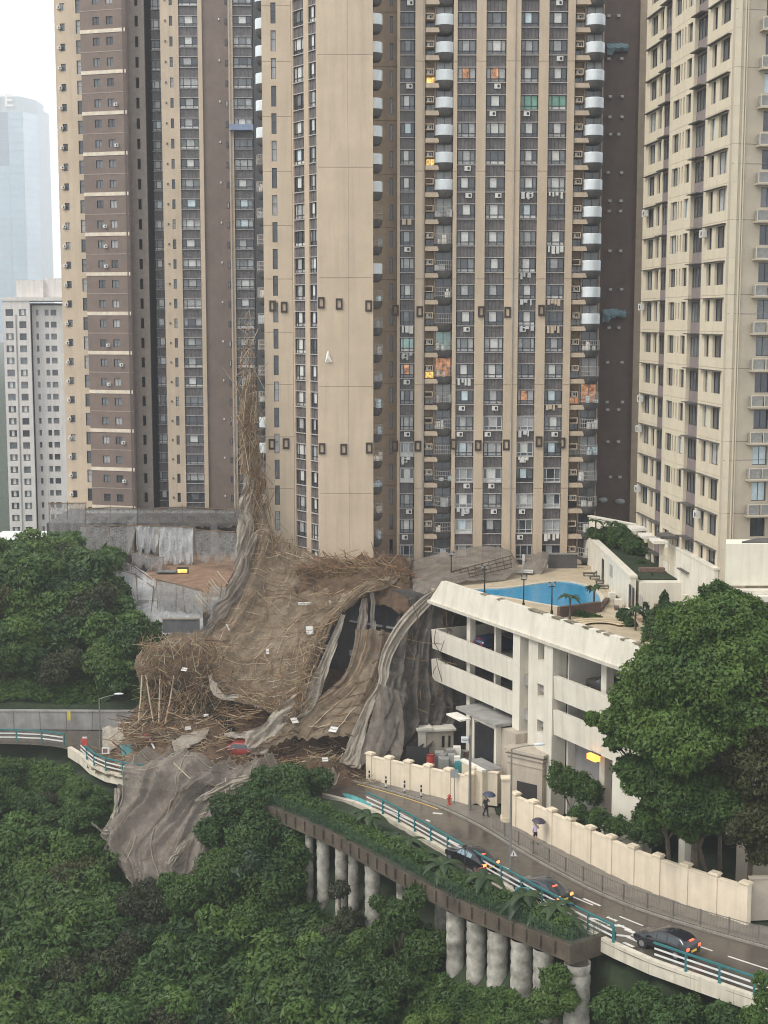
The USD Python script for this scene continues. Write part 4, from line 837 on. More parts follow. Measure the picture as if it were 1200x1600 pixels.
F = Fr(P(1034, 905, 131)[:2], P(1106, 950, 117)[:2] - P(1034, 905, 131)[:2]); zt = Z(870, 131)
part(st, 'wall', MB(F).box(0, 15.5, -.35, 0, 14.9, 20.3), HW); part(st, 'coping', MB(F).box(-.05, 15.6, -.42, .08, 20.302, 20.45), HW)
for i in range(14): part(st, 'step', MB(F).box(.5 + .55 * i, 14.5, .02, 2.3, 14.9 + .0, 18.0 - .22 * i) if False else MB(F).box(.5 + .55 * i, 1.05 + .55 * i, .02, 2.3, 14.9, 18.0 - .22 * i), BRK if i % 2 else M('brick_step', (.18, .12, .09), .6, .2, 2))
part(st, 'brick_paving', MB(F).box(8.3, 16, .02, 4.5, 14.7, 15.01), M('red_brick_paving', (.24, .15, .105), .5, .2, 3))
for s_ in (8.4,): part(st, 'pillar', MB(F).box(s_, s_ + .4, .1, .5, 15.02, 17), HW)
# cream building at the right edge, in front of the cream tower
cb = thing('low_building', 'plain cream block at the right edge above the big tree', 'building', (28, 101, 0)); x0 = X(1133, 100, 890); zt, zb = Z(850, 100), Z(915, 100)
part(cb, 'wall', MB().prism([(x0, 100), (x0 + 16, 100), (x0 + 16.4, 102.2), (x0 * 1.0222, 102.2)], zb, zt), M('block_white', (.66, .61, .49), .75, .06, .7, streak=.3)); part(cb, 'parapet_top', MB().prism([(x0 + 1.2, 100.4), (x0 + 15.5, 100.4), (x0 + 16, 102), (x0 * 1.02 + 2.2, 102)], zt + .002, zt + .12), DARKC)
part(cb, 'plinth', MB().prism([(x0 + 1.5, 100.4), (x0 + 16, 100.4), (x0 + 16, 102), (x0 * 1.02 + 1.5, 102)], .05, zb - .01), CREAM2); part(cb, 'ledge', MB().box(x0 - .3, x0 + 16, 98.6, 100.39, zb - .9, zb - .5).box(x0 - .25, x0 + 16, 99.2, 100.39, zb - .49, zb - .2), WP)
# entrance canopies at the foot of the cream tower
ec = thing('entrance_canopy', 'white striped canopies over the garden doors at the foot of the cream tower', 'canopy', (26, 136, 18.3))
for px, py, Y in ((1003, 826, 138.5), (1020, 838, 135), (1038, 846, 131), (1050, 838, 127)):
    c = P(px, py, Y); part(ec, 'canopy', MB().box(c[0] - 1.1, c[0] + 1.2, Y - .8, Y + 1.6, c[2] - .12, c[2] + .12), WHITE if px != 1050 else DARKC)
wr = thing('roof_terrace', 'low white roof terrace above the trees at the far left', 'roof terrace', (X(20, 200), 200, 0)); x0, x1 = X(-30, 200, 880), X(72, 200, 880); zt = Z(853, 200)
part(wr, 'wall', MB().box(x0, x1 - 1, 200.3, 212, -1, zt - .01), M('far_white', (.66, .66, .62), .7, .08, .5, streak=.3)); part(wr, 'roof', MB().box(x0, x1, 199.8, 212.4, zt, zt + .3), LK['far_white']); part(wr, 'lower_roof', MB().box(x0, X(50, 190, 900), 188, 199.7, Z(905, 190) - 2, Z(893, 190)), LK['far_white'])
# ================================================================ haze (the rain in the air)
hz = MB(); hz.box(-1700, 1700, -300, 2750, -48, 425)
solo('haze', hz, usdkit.material(stage, '/World/Looks/haze', {'v': ('principled_volume', {'color': (.93, .95, .97), 'density': .0003, 'anisotropy': 0.2})}, [], volume='v.volume'), kind='stuff')

# ================================================================ foliage
rng = np.random.default_rng(5)
LEAF_D = leafmat('leaf_dark', (.024, .062, .014), (.075, .15, .032)); LEAF_M = leafmat('leaf_mid', (.042, .10, .02), (.12, .215, .046))
LEAF_B = leafmat('leaf_bright', (.05, .105, .018), (.12, .205, .045)); LEAF_O = leafmat('leaf_olive', (.04, .05, .018), (.10, .11, .04)); LEAF_P = leafmat('leaf_palm', (.02, .05, .018), (.06, .10, .035), .2)
BARK = M('bark', (.085, .065, .045), .9, .3, 3)
def leaves(blobs, n, size, seed, up=.35, flat=.0):
    """n leaf sprays spread through the outer shell of a set of ellipsoids"""
    g = np.random.default_rng(seed); C = np.array([b[0] for b in blobs], float); Rr = np.array([np.broadcast_to(b[1], 3) for b in blobs], float)
    w = (Rr ** 2).sum(1); k = g.choice(len(blobs), n, p=w / w.sum()); d = g.normal(size=(n, 3)); d[:, 2] = d[:, 2] + up * .6; d /= np.linalg.norm(d, axis=1, keepdims=True)
    lump = meshkit.noise(d * 2.3 + k[:, None] * 7.1, seed); r = (.5 + .5 * g.random(n) ** .6) * (.62 + .62 * lump); p = C[k] + Rr[k] * d * r[:, None]
    nn = d * .8 + g.normal(size=(n, 3)) * .55; nn[:, 2] += up; nn /= np.linalg.norm(nn, axis=1, keepdims=True)
    a = np.cross(nn, g.normal(size=(n, 3))); a /= np.linalg.norm(a, axis=1, keepdims=True) + 1e-9; b = np.cross(nn, a); s = size * g.uniform(.6, 1.35, n)[:, None]
    tip = p + a * s; base = p - a * s * .8; l = p + b * s * .5 - nn * s * .22; rr = p - b * s * .5 - nn * s * .22
    v = np.stack([base, l, tip, rr], 1).reshape(-1, 3); i = np.arange(n)[:, None] * 4
    return v, np.vstack([i + [0, 1, 2], i + [0, 2, 3]])
def trunk_mb(h, r, limbs, seed, base=(0, 0, 0)):
    q = random.Random(seed); mb = MB(); b = np.array(base, float); top = b + [q.uniform(-.2, .2) * h * .3, q.uniform(-.2, .2) * h * .3, h]
    mb.tube([b, b + (top - b) * .5 + [q.uniform(-.1, .1), q.uniform(-.1, .1), 0], top], [r, r * .75, r * .5], 7)
    for _ in range(limbs):
        s = b + (top - b) * q.uniform(.5, .95); a = q.uniform(0, 6.28); l = h * q.uniform(.3, .5)
        e = s + np.array([math.cos(a) * l, math.sin(a) * l, l * q.uniform(.5, .9)]); mb.tube([s, (s + e) / 2 + [0, 0, -.08 * l], e], [r * .5, r * .35, r * .12], 5)
    return mb
def tree_class(name, blobs, n, size, mat, h, r, seed, up=.35):
    c = klass(name); part(c, 'crown', leaves(blobs, n, size, seed, up), mat, local=True); part(c, 'trunk', trunk_mb(h, r, 5, seed), BARK, local=True); return c
def dome(R_, h, k, seed):
    q = random.Random(seed); bl = [((0, 0, h), (R_ * .75, R_ * .75, R_ * .65))]
    for _ in range(k):
        a = q.uniform(0, 6.28); d = R_ * q.uniform(.35, .75); s = q.uniform(.3, .55) * R_; bl.append(((d * math.cos(a), d * math.sin(a), h + R_ * q.uniform(-.35, .5)), (s, s, s * .8)))
    return bl
TREES = TREES_ = [tree_class('tree_dark', dome(2.4, 2.4, 11, 1), 5200, .2, LEAF_D, 2.6, .16, 1), tree_class('tree_mid', dome(2.4, 2.5, 12, 2), 4200, .25, LEAF_M, 2.7, .15, 2),
         tree_class('tree_round', dome(2.3, 2.3, 14, 3), 5200, .17, LEAF_D, 2.4, .14, 3), tree_class('tree_olive', dome(2.4, 2.4, 9, 4), 5600, .15, LEAF_O, 2.6, .13, 4)]
BRIGHT = tree_class('tree_bright', dome(2.3, 2.8, 12, 6), 5000, .21, LEAF_B, 3.0, .14, 6)
TREES = TREES + [BRIGHT]; SPEC = ['dark broadleaf tree', 'mid green leafy tree', 'dark rounded tree', 'olive tinted tree', 'light green tree']
def visible(x, y, z, m=60):
    d = np.array([x, y, z - CAMZ]); f = d[1] * math.cos(PITCH) - d[2] * math.sin(PITCH); u = d[1] * math.sin(PITCH) + d[2] * math.cos(PITCH)
    px, py = 600 + FPX * d[0] / f, 800 - FPX * u / f
    return px, py, -m < px < 1200 + m and -m < py < 1600 + m
def zone(px, py):
    if py < 1110: return ('at the left edge' if px < 75 else 'behind the left lamp post') + (', low down' if py > 1040 else ', high up' if py < 950 else '')
    if px < 150: return 'at the left edge, ' + ('under the road' if py < 1280 else 'half way down' if py < 1440 else 'bottom corner')
    if px < 340: return 'under the hanging net' if py < 1480 else 'at the bottom, below the net'
    if px < 520: return 'left of the columns' if py < 1440 else 'at the bottom, left of the columns'
    return 'in front of the columns' if px < 900 else 'below the bridge at the right'
# jungle on the slope below the road
def scatter(x0, x1, y0, y1, step, test, group, where, smin, smax, seed, kinds=(0, 1, 2, 1, 1, 3, 4, 1), sink=.5):
    q = random.Random(seed)
    for gy_ in np.arange(y0, y1, step):
        for gx_ in np.arange(x0, x1, step):
            x, y = gx_ + q.uniform(-.4, .4) * step, gy_ + q.uniform(-.4, .4) * step; z = float(ground_z(np.array([x]), np.array([y]))[0]); s = test(x, y, z); u = q.random(); k = q.choice(kinds); r = q.uniform(0, 360)
            if s is None: continue
            px, py, ok = visible(x, y, z + 2)
            if not ok: continue
            s *= smin + (smax - smin) * u
            zn_ = zone(px, py); copy(TREES[k], 'jungle_tree', f'{SPEC[k]} {where} {zn_}', 'tree', (x, y, z - sink), r, f'{SPEC[k]} {where} {zn_}', (s, s, s * (.85 + .3 * q.random())))
def t1(x, y, z):
    d = BASEP.distance(Point(x, y)); px, py, _ = visible(x, y, z)
    if d < .9 or (x > -9.5 and y > 108 and d < 3) : return None
    if PLP.buffer(1.4).contains(Point(x, y)): return None
    if x > -1 and d < 11 and y > 88: return None
    if 165 < px < 335 and py < 1430: return None
    return min(.36 + .095 * d, 1.15)
PLANT = smooth_line([(-13, 119.2), (-9.5, 117.3), (-7.8, 115.4), (-4, 110.9), (0, 104.7), (4.45, 98.0), (8.5, 93.6), (11.9, 89.8)], 2)
PLP = Polygon(list(map(tuple, PLANT)) + [(15.2, 92.0), (13.6, 91.4), (8.9, 99.0), (4.7, 106.5), (-.1, 114.9), (-3.2, 118.8), (-9, 121.6)]).buffer(0)
scatter(-42, 24, 94, 137, 2.5, t1, '', 'on the jungle slope', .8, 1.25, 3)
def t2(x, y, z):
    if not HILL.contains(Point(x, y)) or y < 143.2: return None
    qx, qy, _ = visible(x, y, z + 3)
    if qx > 118 + (qy - 880) * .85 or qx > 212: return None
    return min(.8 + .05 * (y - 141), 1.45)
scatter(-50, -23.6, 142.5, 176, 3.0, t2, '', 'on the wooded bank', .85, 1.25, 8)
# undergrowth: uncountable
q = np.random.default_rng(4); n = 900000; ux, uy = q.uniform(-46, 30, n), q.uniform(84, 178, n)
lum = meshkit.fbm(np.stack([ux * .75, uy * .75, 0 * ux], -1), 3, 33); pr_ = np.array([ux, uy, 0 * ux - 4]); ff_ = uy * math.cos(PITCH) + 44 * math.sin(PITCH); vx = 600 + FPX * ux / ff_; vy = 800 - FPX * (uy * math.sin(PITCH) - 44 * math.cos(PITCH)) / ff_
k = (vx > -40) & (vx < 1240) & (vy > 800) & (vy < 1680) & ~((vx > 205) & (vx < 345) & (vy < 1410) & (uy < 128)); ux, uy, lum = ux[k], uy[k], lum[k]; pt_ = sh_points(ux, uy)
k = (sh_distance(BASEP, pt_) > .4) & (sh_distance(PLP, pt_) > .1) & ((uy < 141) | (contains_xy(HILL, ux, uy) & (uy > 142.4) & (ux < -23.4))); ux, uy, lum = ux[k][:250000], uy[k][:250000], lum[k][:250000]; n = len(ux)
p = np.stack([ux, uy, ground_z(ux, uy) + 2.0 * np.clip(lum - .3, 0, 1) * (.55 + .45 * q.random(n)) + .05], 1); nn = q.normal(size=(n, 3)) * .6 + [0, -.25, .9]; nn /= np.linalg.norm(nn, axis=1, keepdims=True); a = np.cross(nn, q.normal(size=(n, 3))); a /= np.linalg.norm(a, axis=1, keepdims=True); b = np.cross(nn, a); sz = .2 * q.uniform(.6, 1.4, n)[:, None]
i4 = np.arange(n)[:, None] * 4; solo('undergrowth', (np.stack([p - a * sz, p + b * sz * .5 - nn * sz * .2, p + a * sz, p - b * sz * .5 - nn * sz * .2], 1).reshape(-1, 3), np.vstack([i4 + [0, 1, 2], i4 + [0, 2, 3]])), LEAF_M, kind='stuff')

def own_tree(name, label, blobs, n, size, mat, seed, base=None, r=.2, cat='tree', trunks=None):
    """a tree standing by itself: blobs are (px, py, distance, radius)"""
    bl = [(P(px, py, Y), rr if np.ndim(rr) else (rr, rr, rr * .85)) for px, py, Y, rr in blobs]
    c = np.mean([b[0] for b in bl], 0); b0 = np.array(base if base is not None else (c[0], c[1], float(ground_z(np.array([c[0]]), np.array([c[1]]))[0])), float)
    t = thing(name, label, cat, b0); part(t, 'crown', leaves(bl, n, size, seed), mat)
    for i, bb in enumerate(trunks or [b0]):
        tg = bl[(i * 3) % len(bl)][0]; mb = MB(); bb = np.array(bb, float); md = bb + (tg - bb) * .45; md[:2] = bb[:2] + (tg - bb)[:2] * .2
        mb.tube([bb, md, tg], [r, r * .75, r * .35], 7)
        for b in bl[i::max(1, len(trunks or [0]))]: mb.tube([md, (md + b[0]) / 2 + [0, 0, .3], b[0]], [r * .5, r * .3, r * .1], 5)
        part(t, 'trunk', mb, BARK)
    return t
own_tree('tree', 'large dark tree in front of the hanging net, just left of the planter', [(450, 1232, 119, 2.6), (395, 1255, 118.2, 2.0), (352, 1262, 118.4, 1.5), (500, 1218, 119.6, 1.3), (410, 1215, 119.6, 1.3), (330, 1300, 117.5, 1.6), (400, 1310, 116.5, 2.8), (455, 1300, 117, 2.2)], 17000, .19, LEAF_M, 21)
own_tree('tree', 'dark spreading tree below the big net, its crown touching the pale columns', [(350, 1365, 114.5, 2.6), (430, 1380, 113.5, 3.0), (465, 1330, 115, 1.8), (290, 1400, 114, 2.0), (470, 1440, 111, 2.0), (390, 1440, 111.5, 2.4)], 17000, .2, LEAF_D, 22)
own_tree('tree', 'bright green tree growing up against the middle columns of the planter', [(625, 1430, 100.2, 1.5), (650, 1400, 100.6, 1.0), (600, 1455, 100.2, 1.1), (660, 1480, 99.6, 1.9), (620, 1530, 99, 1.9), (570, 1575, 99, 1.4), (680, 1560, 98.6, 1.8), (590, 1410, 100.6, .7)], 13000, .2, LEAF_B, 23)
own_tree('tree', 'drooping olive creeper covered tree between the left columns', [(530, 1390, 107.5, .9), (545, 1440, 106.5, 1.2), (520, 1470, 106, 1.4), (560, 1500, 105, 1.5), (510, 1530, 104.5, 1.7)], 8000, .17, LEAF_O, 24)
own_tree('bush', 'bright feathery bush under the right corner of the planter', [(868, 1530, 89.6, 1.1), (850, 1570, 89.2, 1.2), (885, 1560, 89.2, .9)], 4500, .17, LEAF_B, 25, cat='bush')
own_tree('bush', 'dark bush beneath the road bridge at the lower right', [(1010, 1570, 86, 1.4), (1070, 1590, 85, 1.6), (960, 1575, 87.5, 1.5), (1130, 1590, 83, 1.2), (1040, 1600, 83.5, 1.2)], 7500, .18, LEAF_M, 26, cat='bush')
own_tree('bush', 'sprig of leaves at the lower right edge beside the railing', [(1190, 1530, 79.5, .55), (1195, 1560, 79.5, .7), (1180, 1590, 79.5, .9)], 1800, .14, LEAF_M, 27, cat='bush')
own_tree('bush', 'low bright bush at the bottom of the picture below the columns', [(690, 1590, 94, 1.0), (740, 1596, 94, .9), (650, 1600, 94, .9)], 3600, .17, LEAF_B, 28, cat='bush')
# the big trees behind the boundary wall
own_tree('tree', 'tallest of the big trees at the right, hiding the end of the car park', [(1085, 985, 98, 2.6), (1135, 965, 97.5, 2.4), (1040, 1050, 97.5, 2.8), (1110, 1060, 96.5, 3.6), (1165, 1020, 96.5, 3.0), (985, 1095, 98, 1.7), (955, 1128, 98.3, 1.15), (925, 1122, 98.6, .65), (1005, 1140, 97, 2.1), (1060, 1150, 95.5, 3.2), (1170, 1110, 95.5, 3.0), (1015, 1060, 98, 1.6)], 52000, .2, LEAF_M, 31, base=(21.5, 97.8, .1), r=.3)
own_tree('tree', 'shaded lower tree overhanging the boundary wall at the right', [(1010, 1215, 96.8, 2.0), (1060, 1245, 96, 2.5), (985, 1200, 97.6, 1.2), (1120, 1250, 95.6, 2.6), (1015, 1275, 97, 1.3), (1075, 1290, 96.4, 1.4), (960, 1160, 97.8, .8)], 22000, .19, LEAF_D, 32, base=(21.2, 98.4, .1), r=.2, trunks=[(20.2, 99.2, .1), (21.6, 98.6, .1), (22.8, 97.8, .1)])
own_tree('tree', 'olive brown tinged tree at the right edge beside the tallest tree', [(1185, 1200, 94.5, 2.4), (1200, 1140, 94.5, 2.0), (1160, 1280, 94.8, 2.2), (1195, 1270, 94.3, 2.0), (1200, 1080, 95, 1.6), (1190, 1330, 94.8, 1.2)], 16000, .19, leafmat('leaf_brownish', (.035, .045, .016), (.085, .095, .032)), 33, base=(24.8, 96.0, .1), r=.22)
own_tree('tree', 'small dark tree beside the brick stairway and the pool terrace', [(1045, 965, 115, 1.5), (1030, 990, 114, 1.6), (1050, 1000, 113, 1.4), (1020, 965, 117, .9)], 6000, .17, LEAF_D, 34, base=(22.2, 115.5, 15.0), r=.1)
own_tree('tree', 'leafy tree top reaching in front of the plain cream block', [(1120, 930, 99, 1.2), (1150, 945, 98.8, 1.4), (1105, 950, 99, 1.2), (1185, 960, 98.6, 1.3)], 6500, .19, LEAF_D, 35, base=(23.5, 98.9, .1), r=.16)
# garden shrubs
own_tree('hedge', 'tall clipped dark hedge in front of the grey shutter under the car park', [(870, 1215, 112.5, (.9, .7, 1.4)), (890, 1222, 111.6, (.9, .7, 1.4)), (910, 1230, 110.8, (.9, .7, 1.3)), (928, 1238, 110.2, (.8, .7, 1.2))], 5500, .13, LEAF_D, 41, cat='hedge', r=.05)
own_tree('shrub', 'green shrubs along the back of the boundary wall below the big trees', [(905, 1272, 107.3, .9), (935, 1280, 106, 1.0), (965, 1290, 104.6, 1.0), (995, 1300, 103.2, 1.0), (1020, 1308, 102.4, .9)], 4500, .14, LEAF_D, 42, cat='shrub', r=.05)
for i, (pts_, lab, mt) in enumerate(((((905, 965, 123.4, .8), (925, 970, 122.6, .9), (940, 985, 121, .8), (915, 985, 121.5, .6)), 'round shrub bed by the near end of the pool', LEAF_D), (((935, 838, 146.5, .9), (950, 835, 146, 1.0), (925, 832, 147, .7)), 'feathery shrubs on the upper terrace beside the brown tower', LEAF_M), (((970, 835, 143, 1.3), (985, 848, 141, 1.1), (960, 850, 143.5, .8)), 'bright leafy bush on the upper terrace above the pool house', LEAF_B), (((1000, 852, 138.5, .9), (1015, 856, 137, .8), (985, 858, 139.5, .6)), 'low hedge on the upper terrace near the canopies', LEAF_M), (((1000, 884, 134.5, .62),), 'clipped ball shrub at the end of the pool house roof', LEAF_D), (((1020, 925, 128, (.4, .4, 1.1)), (1019, 908, 128, (.25, .25, .7))), 'slim dark conifer beside the pool house wall', LEAF_D), (((1038, 945, 122, (.5, .5, 1.2)),), 'dark conifer at the foot of the brick stairway', LEAF_D), (((975, 960, 120.5, .7), (985, 975, 119, .6), (1005, 950, 121, .6)), 'tangle of shrubs at the foot of the terrace steps', LEAF_D))):
    bb = P(*pts_[0][:3]); own_tree('shrub', lab, pts_, 1500 * len(pts_), .13, mt, 60 + i, base=(bb[0], bb[1], 18.3 if pts_[0][1] < 890 else 15.0), r=.05, cat='shrub')

# palms
def palm_class(name, h, fr_n, fl, seed, r=.09):
    c = klass(name); q = random.Random(seed); part(c, 'trunk', MB().tube([(0, 0, 0), (.05, .02, h * .5), (0, 0, h)], [r * 1.2, r, r * .8], 7), BARK, local=True)
    for i in range(fr_n):
        a = i * 6.283 / fr_n + q.uniform(-.3, .3); l = fl * q.uniform(.75, 1.1); e = q.uniform(.15, .95); t = np.linspace(0, 1, 8); mb = MB()
        rr = l * (t * math.cos(e) ** .5); zz = h + l * (math.sin(e) * t * 1.1 - .85 * t ** 2.2); c_ = np.stack([rr * math.cos(a), rr * math.sin(a), zz], 1); s = np.array([-math.sin(a), math.cos(a), 0]); w = (.25 * np.sin(np.pi * np.clip(t * .9 + .12, 0, 1)) * fl / 1.5 + .01)[:, None]
        mb.grid(np.stack([c_ - s * w - [0, 0, .3] * w, c_, c_ + s * w - [0, 0, .3] * w], 0)); part(c, 'frond', mb, LEAF_P, local=True)
    return c
PALM1, PALM2, PALM3 = palm_class('palm_low', .7, 11, 1.5, 1), palm_class('palm_tall', 1.2, 12, 1.7, 2), palm_class('palm_garden', 1.9, 12, 1.3, 3)
pl_lab = 'young palm in the roadside planter'
for i, (px, py, wh) in enumerate(((545, 1290, 'nearest the fallen net'), (578, 1300, 'second from the fallen net, by the teal sheet'), (612, 1322, 'third from the fallen net'), (640, 1338, 'fourth along from the fallen net'), (668, 1350, 'left of the thin post'), (692, 1378, 'beside the thin post'), (735, 1395, 'in front of the first black car'), (757, 1402, 'right of the round red sign'), (795, 1418, 'below the triangular sign'), (818, 1430, 'in front of the silver saloon'), (845, 1440, 'behind the fence under the silver saloon'), (868, 1444, 'second from the planter corner'), (893, 1455, 'dark and bushy at the planter corner'))):
    c = G(px, py, .3); k = [PALM1, PALM2][i % 2]; s = R.uniform(.85, 1.15); copy(k, 'palm', f'{pl_lab}, {wh}', 'palm', (c[0], c[1], .3), R.uniform(0, 360), 'palms in the roadside planter', s * 1.08)
for i, (px, py, Y, z, s, lab) in enumerate(((890, 968, 0, 15, 1.0, 'garden palm at the near edge of the pool, left of the shrub bed'), (928, 950, 0, 15, .95, 'garden palm beside the right tip of the pool'), (993, 985, 0, 15, .9, 'garden palm on the sandy lower terrace near the big tree'), (1012, 950, 0, 15, .8, 'small palm against the pool house wall'))):
    c = G(px, py, z); copy(PALM3, 'palm', lab, 'palm', c, i * 70, 'palms by the pool', s)
for i, (px, py, Y, lab) in enumerate(((930, 850, 146, 'terrace palm above the white parapet at the foot of the brown tower'), (955, 852, 144.5, 'bushy terrace palm in the middle of the upper terrace'))):
    c = P(px, py, Y); copy(PALM3, 'palm', lab, 'palm', (c[0], c[1], 18.3), i * 50, 'palms on the upper terrace', .9)
own_tree('palm', 'fan palms with drooping fronds low in the jungle between the two dark trees', [(395, 1345, 112.8, .9), (420, 1360, 112.4, .9), (375, 1365, 112.6, .7)], 900, .42, LEAF_P, 51, cat='palm')

# ================================================================ planter on caisson columns
PB = M('planter_concrete', (.085, .066, .046), .85, .35, .7, streak=.6, dirt=(.05, .042, .035), bump=.4)
nd_ = M('column_concrete', (.33, .31, .265), .85, .4, 1.3, bump=.18, bscale=9, dirt=(.045, .042, .028), dfac=1.0)
pv = thing('roadside_planter', 'long curved concrete planter raised on stacked round columns beside the road', 'planter', (0, 106, 0))
pll = LineString(PLANT); F = None
for i, (a, b) in enumerate(along(pll, 1.25)):
    F = Fr(b, a - b) if False else Fr(a, b - a); L = np.linalg.norm(b - a); F = Fr(a, b - a)
    part(pv, 'beam_panel', MB(F).box(.005, L - .005, -.55, .0, -.85, .28), PB); part(pv, 'rib', MB(F).box(-.07, .07, .002, .16, -.55, .24), PB)
e0, e1 = np.array(PLANT[-1]), np.array([15.2, 92.0]); F = Fr(e0, e1 - e0); L = np.linalg.norm(e1 - e0); part(pv, 'end_panel', MB(F).box(.0, L, -.5, .0, -1.0, .285), PB)
part(pv, 'slab', MB().add(*(lambda t: (t.vertices + [0, 0, -.8], t.faces))(trimesh.creation.extrude_polygon(PLP.buffer(-.25), .95, engine='earcut'))), PB)
part(pv, 'soil', MB().add(*(lambda t: (t.vertices + [0, 0, .16], t.faces))(trimesh.creation.extrude_polygon(PLP.buffer(-.5), .1, engine='earcut'))), SOIL)
ins = LineString(np.array(pll.parallel_offset(.75, 'left').coords)); cand = np.array([ins.interpolate(s).coords[0] for s in np.linspace(0, ins.length, 600)]); cpx = np.array([visible(x, y, -1.2)[0] for x, y in cand])
for i, (px, rad) in enumerate(((483, .34), (505, .52), (533, .5), (552, .42), (582, .6), (617, .5), (680, .62), (712, .66), (744, .68), (778, .72), (816, .76), (850, .72), (905, .86))):
    x, y = cand[np.argmin(abs(cpx - px))]; zz = np.arange(-15, -.86, .2375); q = random.Random(40 + i); pr = []
    if px in (680, 617): x, y = x + .6, y + 1.2
    for j, z in enumerate(zz): k = j % 4; pr.append((rad * ((.935, 1.0, 1.005, 1.0)[k] + q.uniform(-.008, .008)), z))
    mb = MB(); mb.lathe(pr, (x, y, 0), 18); part(pv, 'column', mb, nd_, smooth=28)
fn = thing('fence', 'green wire mesh fence along the outer edge of the planter', 'fence', (0, 105, .28)); FG = M('fence_green', (.045, .085, .055), .5, .2, 3)
fl_ = LineString(list(map(tuple, PLANT)) + [(15.2, 92.0)])
for i, (a, b) in enumerate(along(fl_, 1.9)):
    F = Fr(a, b - a); L = np.linalg.norm(b - a); part(fn, 'post', MB(F).box(-.025, .025, -.12, -.07, .285, 1.35), FG); m = MB(F)
    for z in np.arange(.35, 1.34, .14): m.box(.03, L - .03, -.1, -.088, z, z + .012)
    for x_ in np.arange(.15, L - .1, .14): m.box(x_, x_ + .012, -.102, -.09, .30, 1.33)
    part(fn, 'mesh_panel', m, FG)
hv = thing('hedge', 'ferny green hedge filling the planter behind the wire fence', 'hedge', (0, 106, .26)); bl = []
for s in np.arange(1.5, pll.length - .3, .7): c = LineString(PLANT).parallel_offset(.75 + .5 * R.random(), 'left').interpolate(s); bl.append(((c.x, c.y, .6 + R.uniform(0, .35)), (.85, .85, .7 + R.uniform(0, .4))))
part(hv, 'foliage', leaves(bl, 24000, .13, 77), LEAF_M)
# ================================================================ the fallen bamboo scaffolding and its netting
from scipy.interpolate import RectBivariateSpline
NET_T = netmat('net_taupe', (.18, .138, .096), .10, .4, 1.1, (.10, .066, .04), .75)
NET_P = netmat('net_pale', (.31, .275, .225), .12, .2, 1.0, (.22, .18, .13), .5)
NET_A = netmat('net_grey', (.185, .16, .134), .1, .3, .8, (.10, .078, .058), .7)
NET_D = netmat('net_dark', (.095, .085, .072), .08, .45, 1.2, (.07, .055, .042), .6)
NET_W = netmat('net_white', (.40, .41, .41), .18, .2, .8, (.25, .22, .19), .5)
NET_G = netmat('net_mid_grey', (.20, .195, .185), .3, .25, .8, (.1, .085, .07), .5)
BAM = [M('bamboo_tan', (.26, .18, .095), .6, .3, 1.5), M('bamboo_brown', (.15, .095, .048), .7, .3, 1.5), M('bamboo_pale', (.38, .31, .21), .6, .25, 1.5), M('bamboo_dark', (.07, .046, .027), .8, .3, 1.5), M('bamboo_rust', (.18, .088, .042), .7, .3, 1.5)]
EARTH = M('brown_debris', (.085, .053, .031), .95, .45, 1.1, bump=.9, bscale=5, dirt=(.05, .035, .024))
def surf(rows, nu, nv, wr=.12, fold=0.0, ff=5.0, seed=1, ragged=.0, ridge=0.0, rd=2.0):
    """smooth surface through rows of (px, py, distance) with wrinkles and folds"""
    pts = np.array([[P(*q) if isinstance(q, tuple) else q for q in r] for r in rows]); n, m = pts.shape[:2]; u, v = np.linspace(0, 1, n), np.linspace(0, 1, m)
    U, V_ = np.linspace(0, 1, nu), np.linspace(0, 1, nv); g = np.stack([RectBivariateSpline(u, v, pts[..., k], kx=min(3, n - 1), ky=min(3, m - 1))(U, V_) for k in range(3)], -1)
    a, b = np.gradient(g, axis=0), np.gradient(g, axis=1); nn = np.cross(a, b); nn /= np.linalg.norm(nn, axis=2, keepdims=True) + 1e-9
    if nn[..., 1].mean() > 0: nn = -nn
    w = (meshkit.fbm(np.stack([g[..., 0] * .9, g[..., 1] * .9, g[..., 2] * .9], -1), 4, seed) - .5) * 2 * wr
    fo = (meshkit.fbm(np.stack([U[:, None] * 2.2 + 0 * V_[None], V_[None] * ff * 1.6 + 1.2 * meshkit.noise(np.stack([U[:, None] * 3 + 0 * V_[None], V_[None] * 2 + 0 * U[:, None], 0 * g[..., 0]], -1), seed + 5), 0 * g[..., 0]], -1), 3, seed + 9) - .5) * 4.2 * fold * (.5 + .5 * U[:, None])
    if ridge:
        t_ = np.stack([U[:, None] * 1.3 + 0 * V_[None], V_[None] * ff * 1.7 + rd * U[:, None] + .5 * meshkit.noise(np.stack([U[:, None] * 4 + 0 * V_[None], V_[None] * 4 + 0 * U[:, None], 0 * g[..., 0]], -1), seed + 3), 0 * g[..., 0]], -1)
        fo = fo + ridge * ((1 - abs(2 * meshkit.noise(t_, seed + 21) - 1)) ** 2 + .45 * (1 - abs(2 * meshkit.noise(t_ * [2, 2.7, 1], seed + 22) - 1)) ** 2 - .5)
    g = g + nn * (w + fo)[..., None]
    if ragged:
        q = np.random.default_rng(seed); g[-1, :, 2] -= ragged * q.random(nv); g[0, :, 2] += ragged * .4 * q.random(nv)
    return g, nn
def pole(parent, p0, p1, r=.05, mat=None, bend=0.0):
    p0, p1 = np.array(p0), np.array(p1); mid = (p0 + p1) / 2 + np.array([R.uniform(-1, 1), R.uniform(-1, 1), -abs(R.gauss(0, 1))]) * bend
    return part(parent, 'bamboo_pole', MB().tube([p0, mid, p1], [r, r * .95, r * .8], 5), mat or R.choice(BAM))
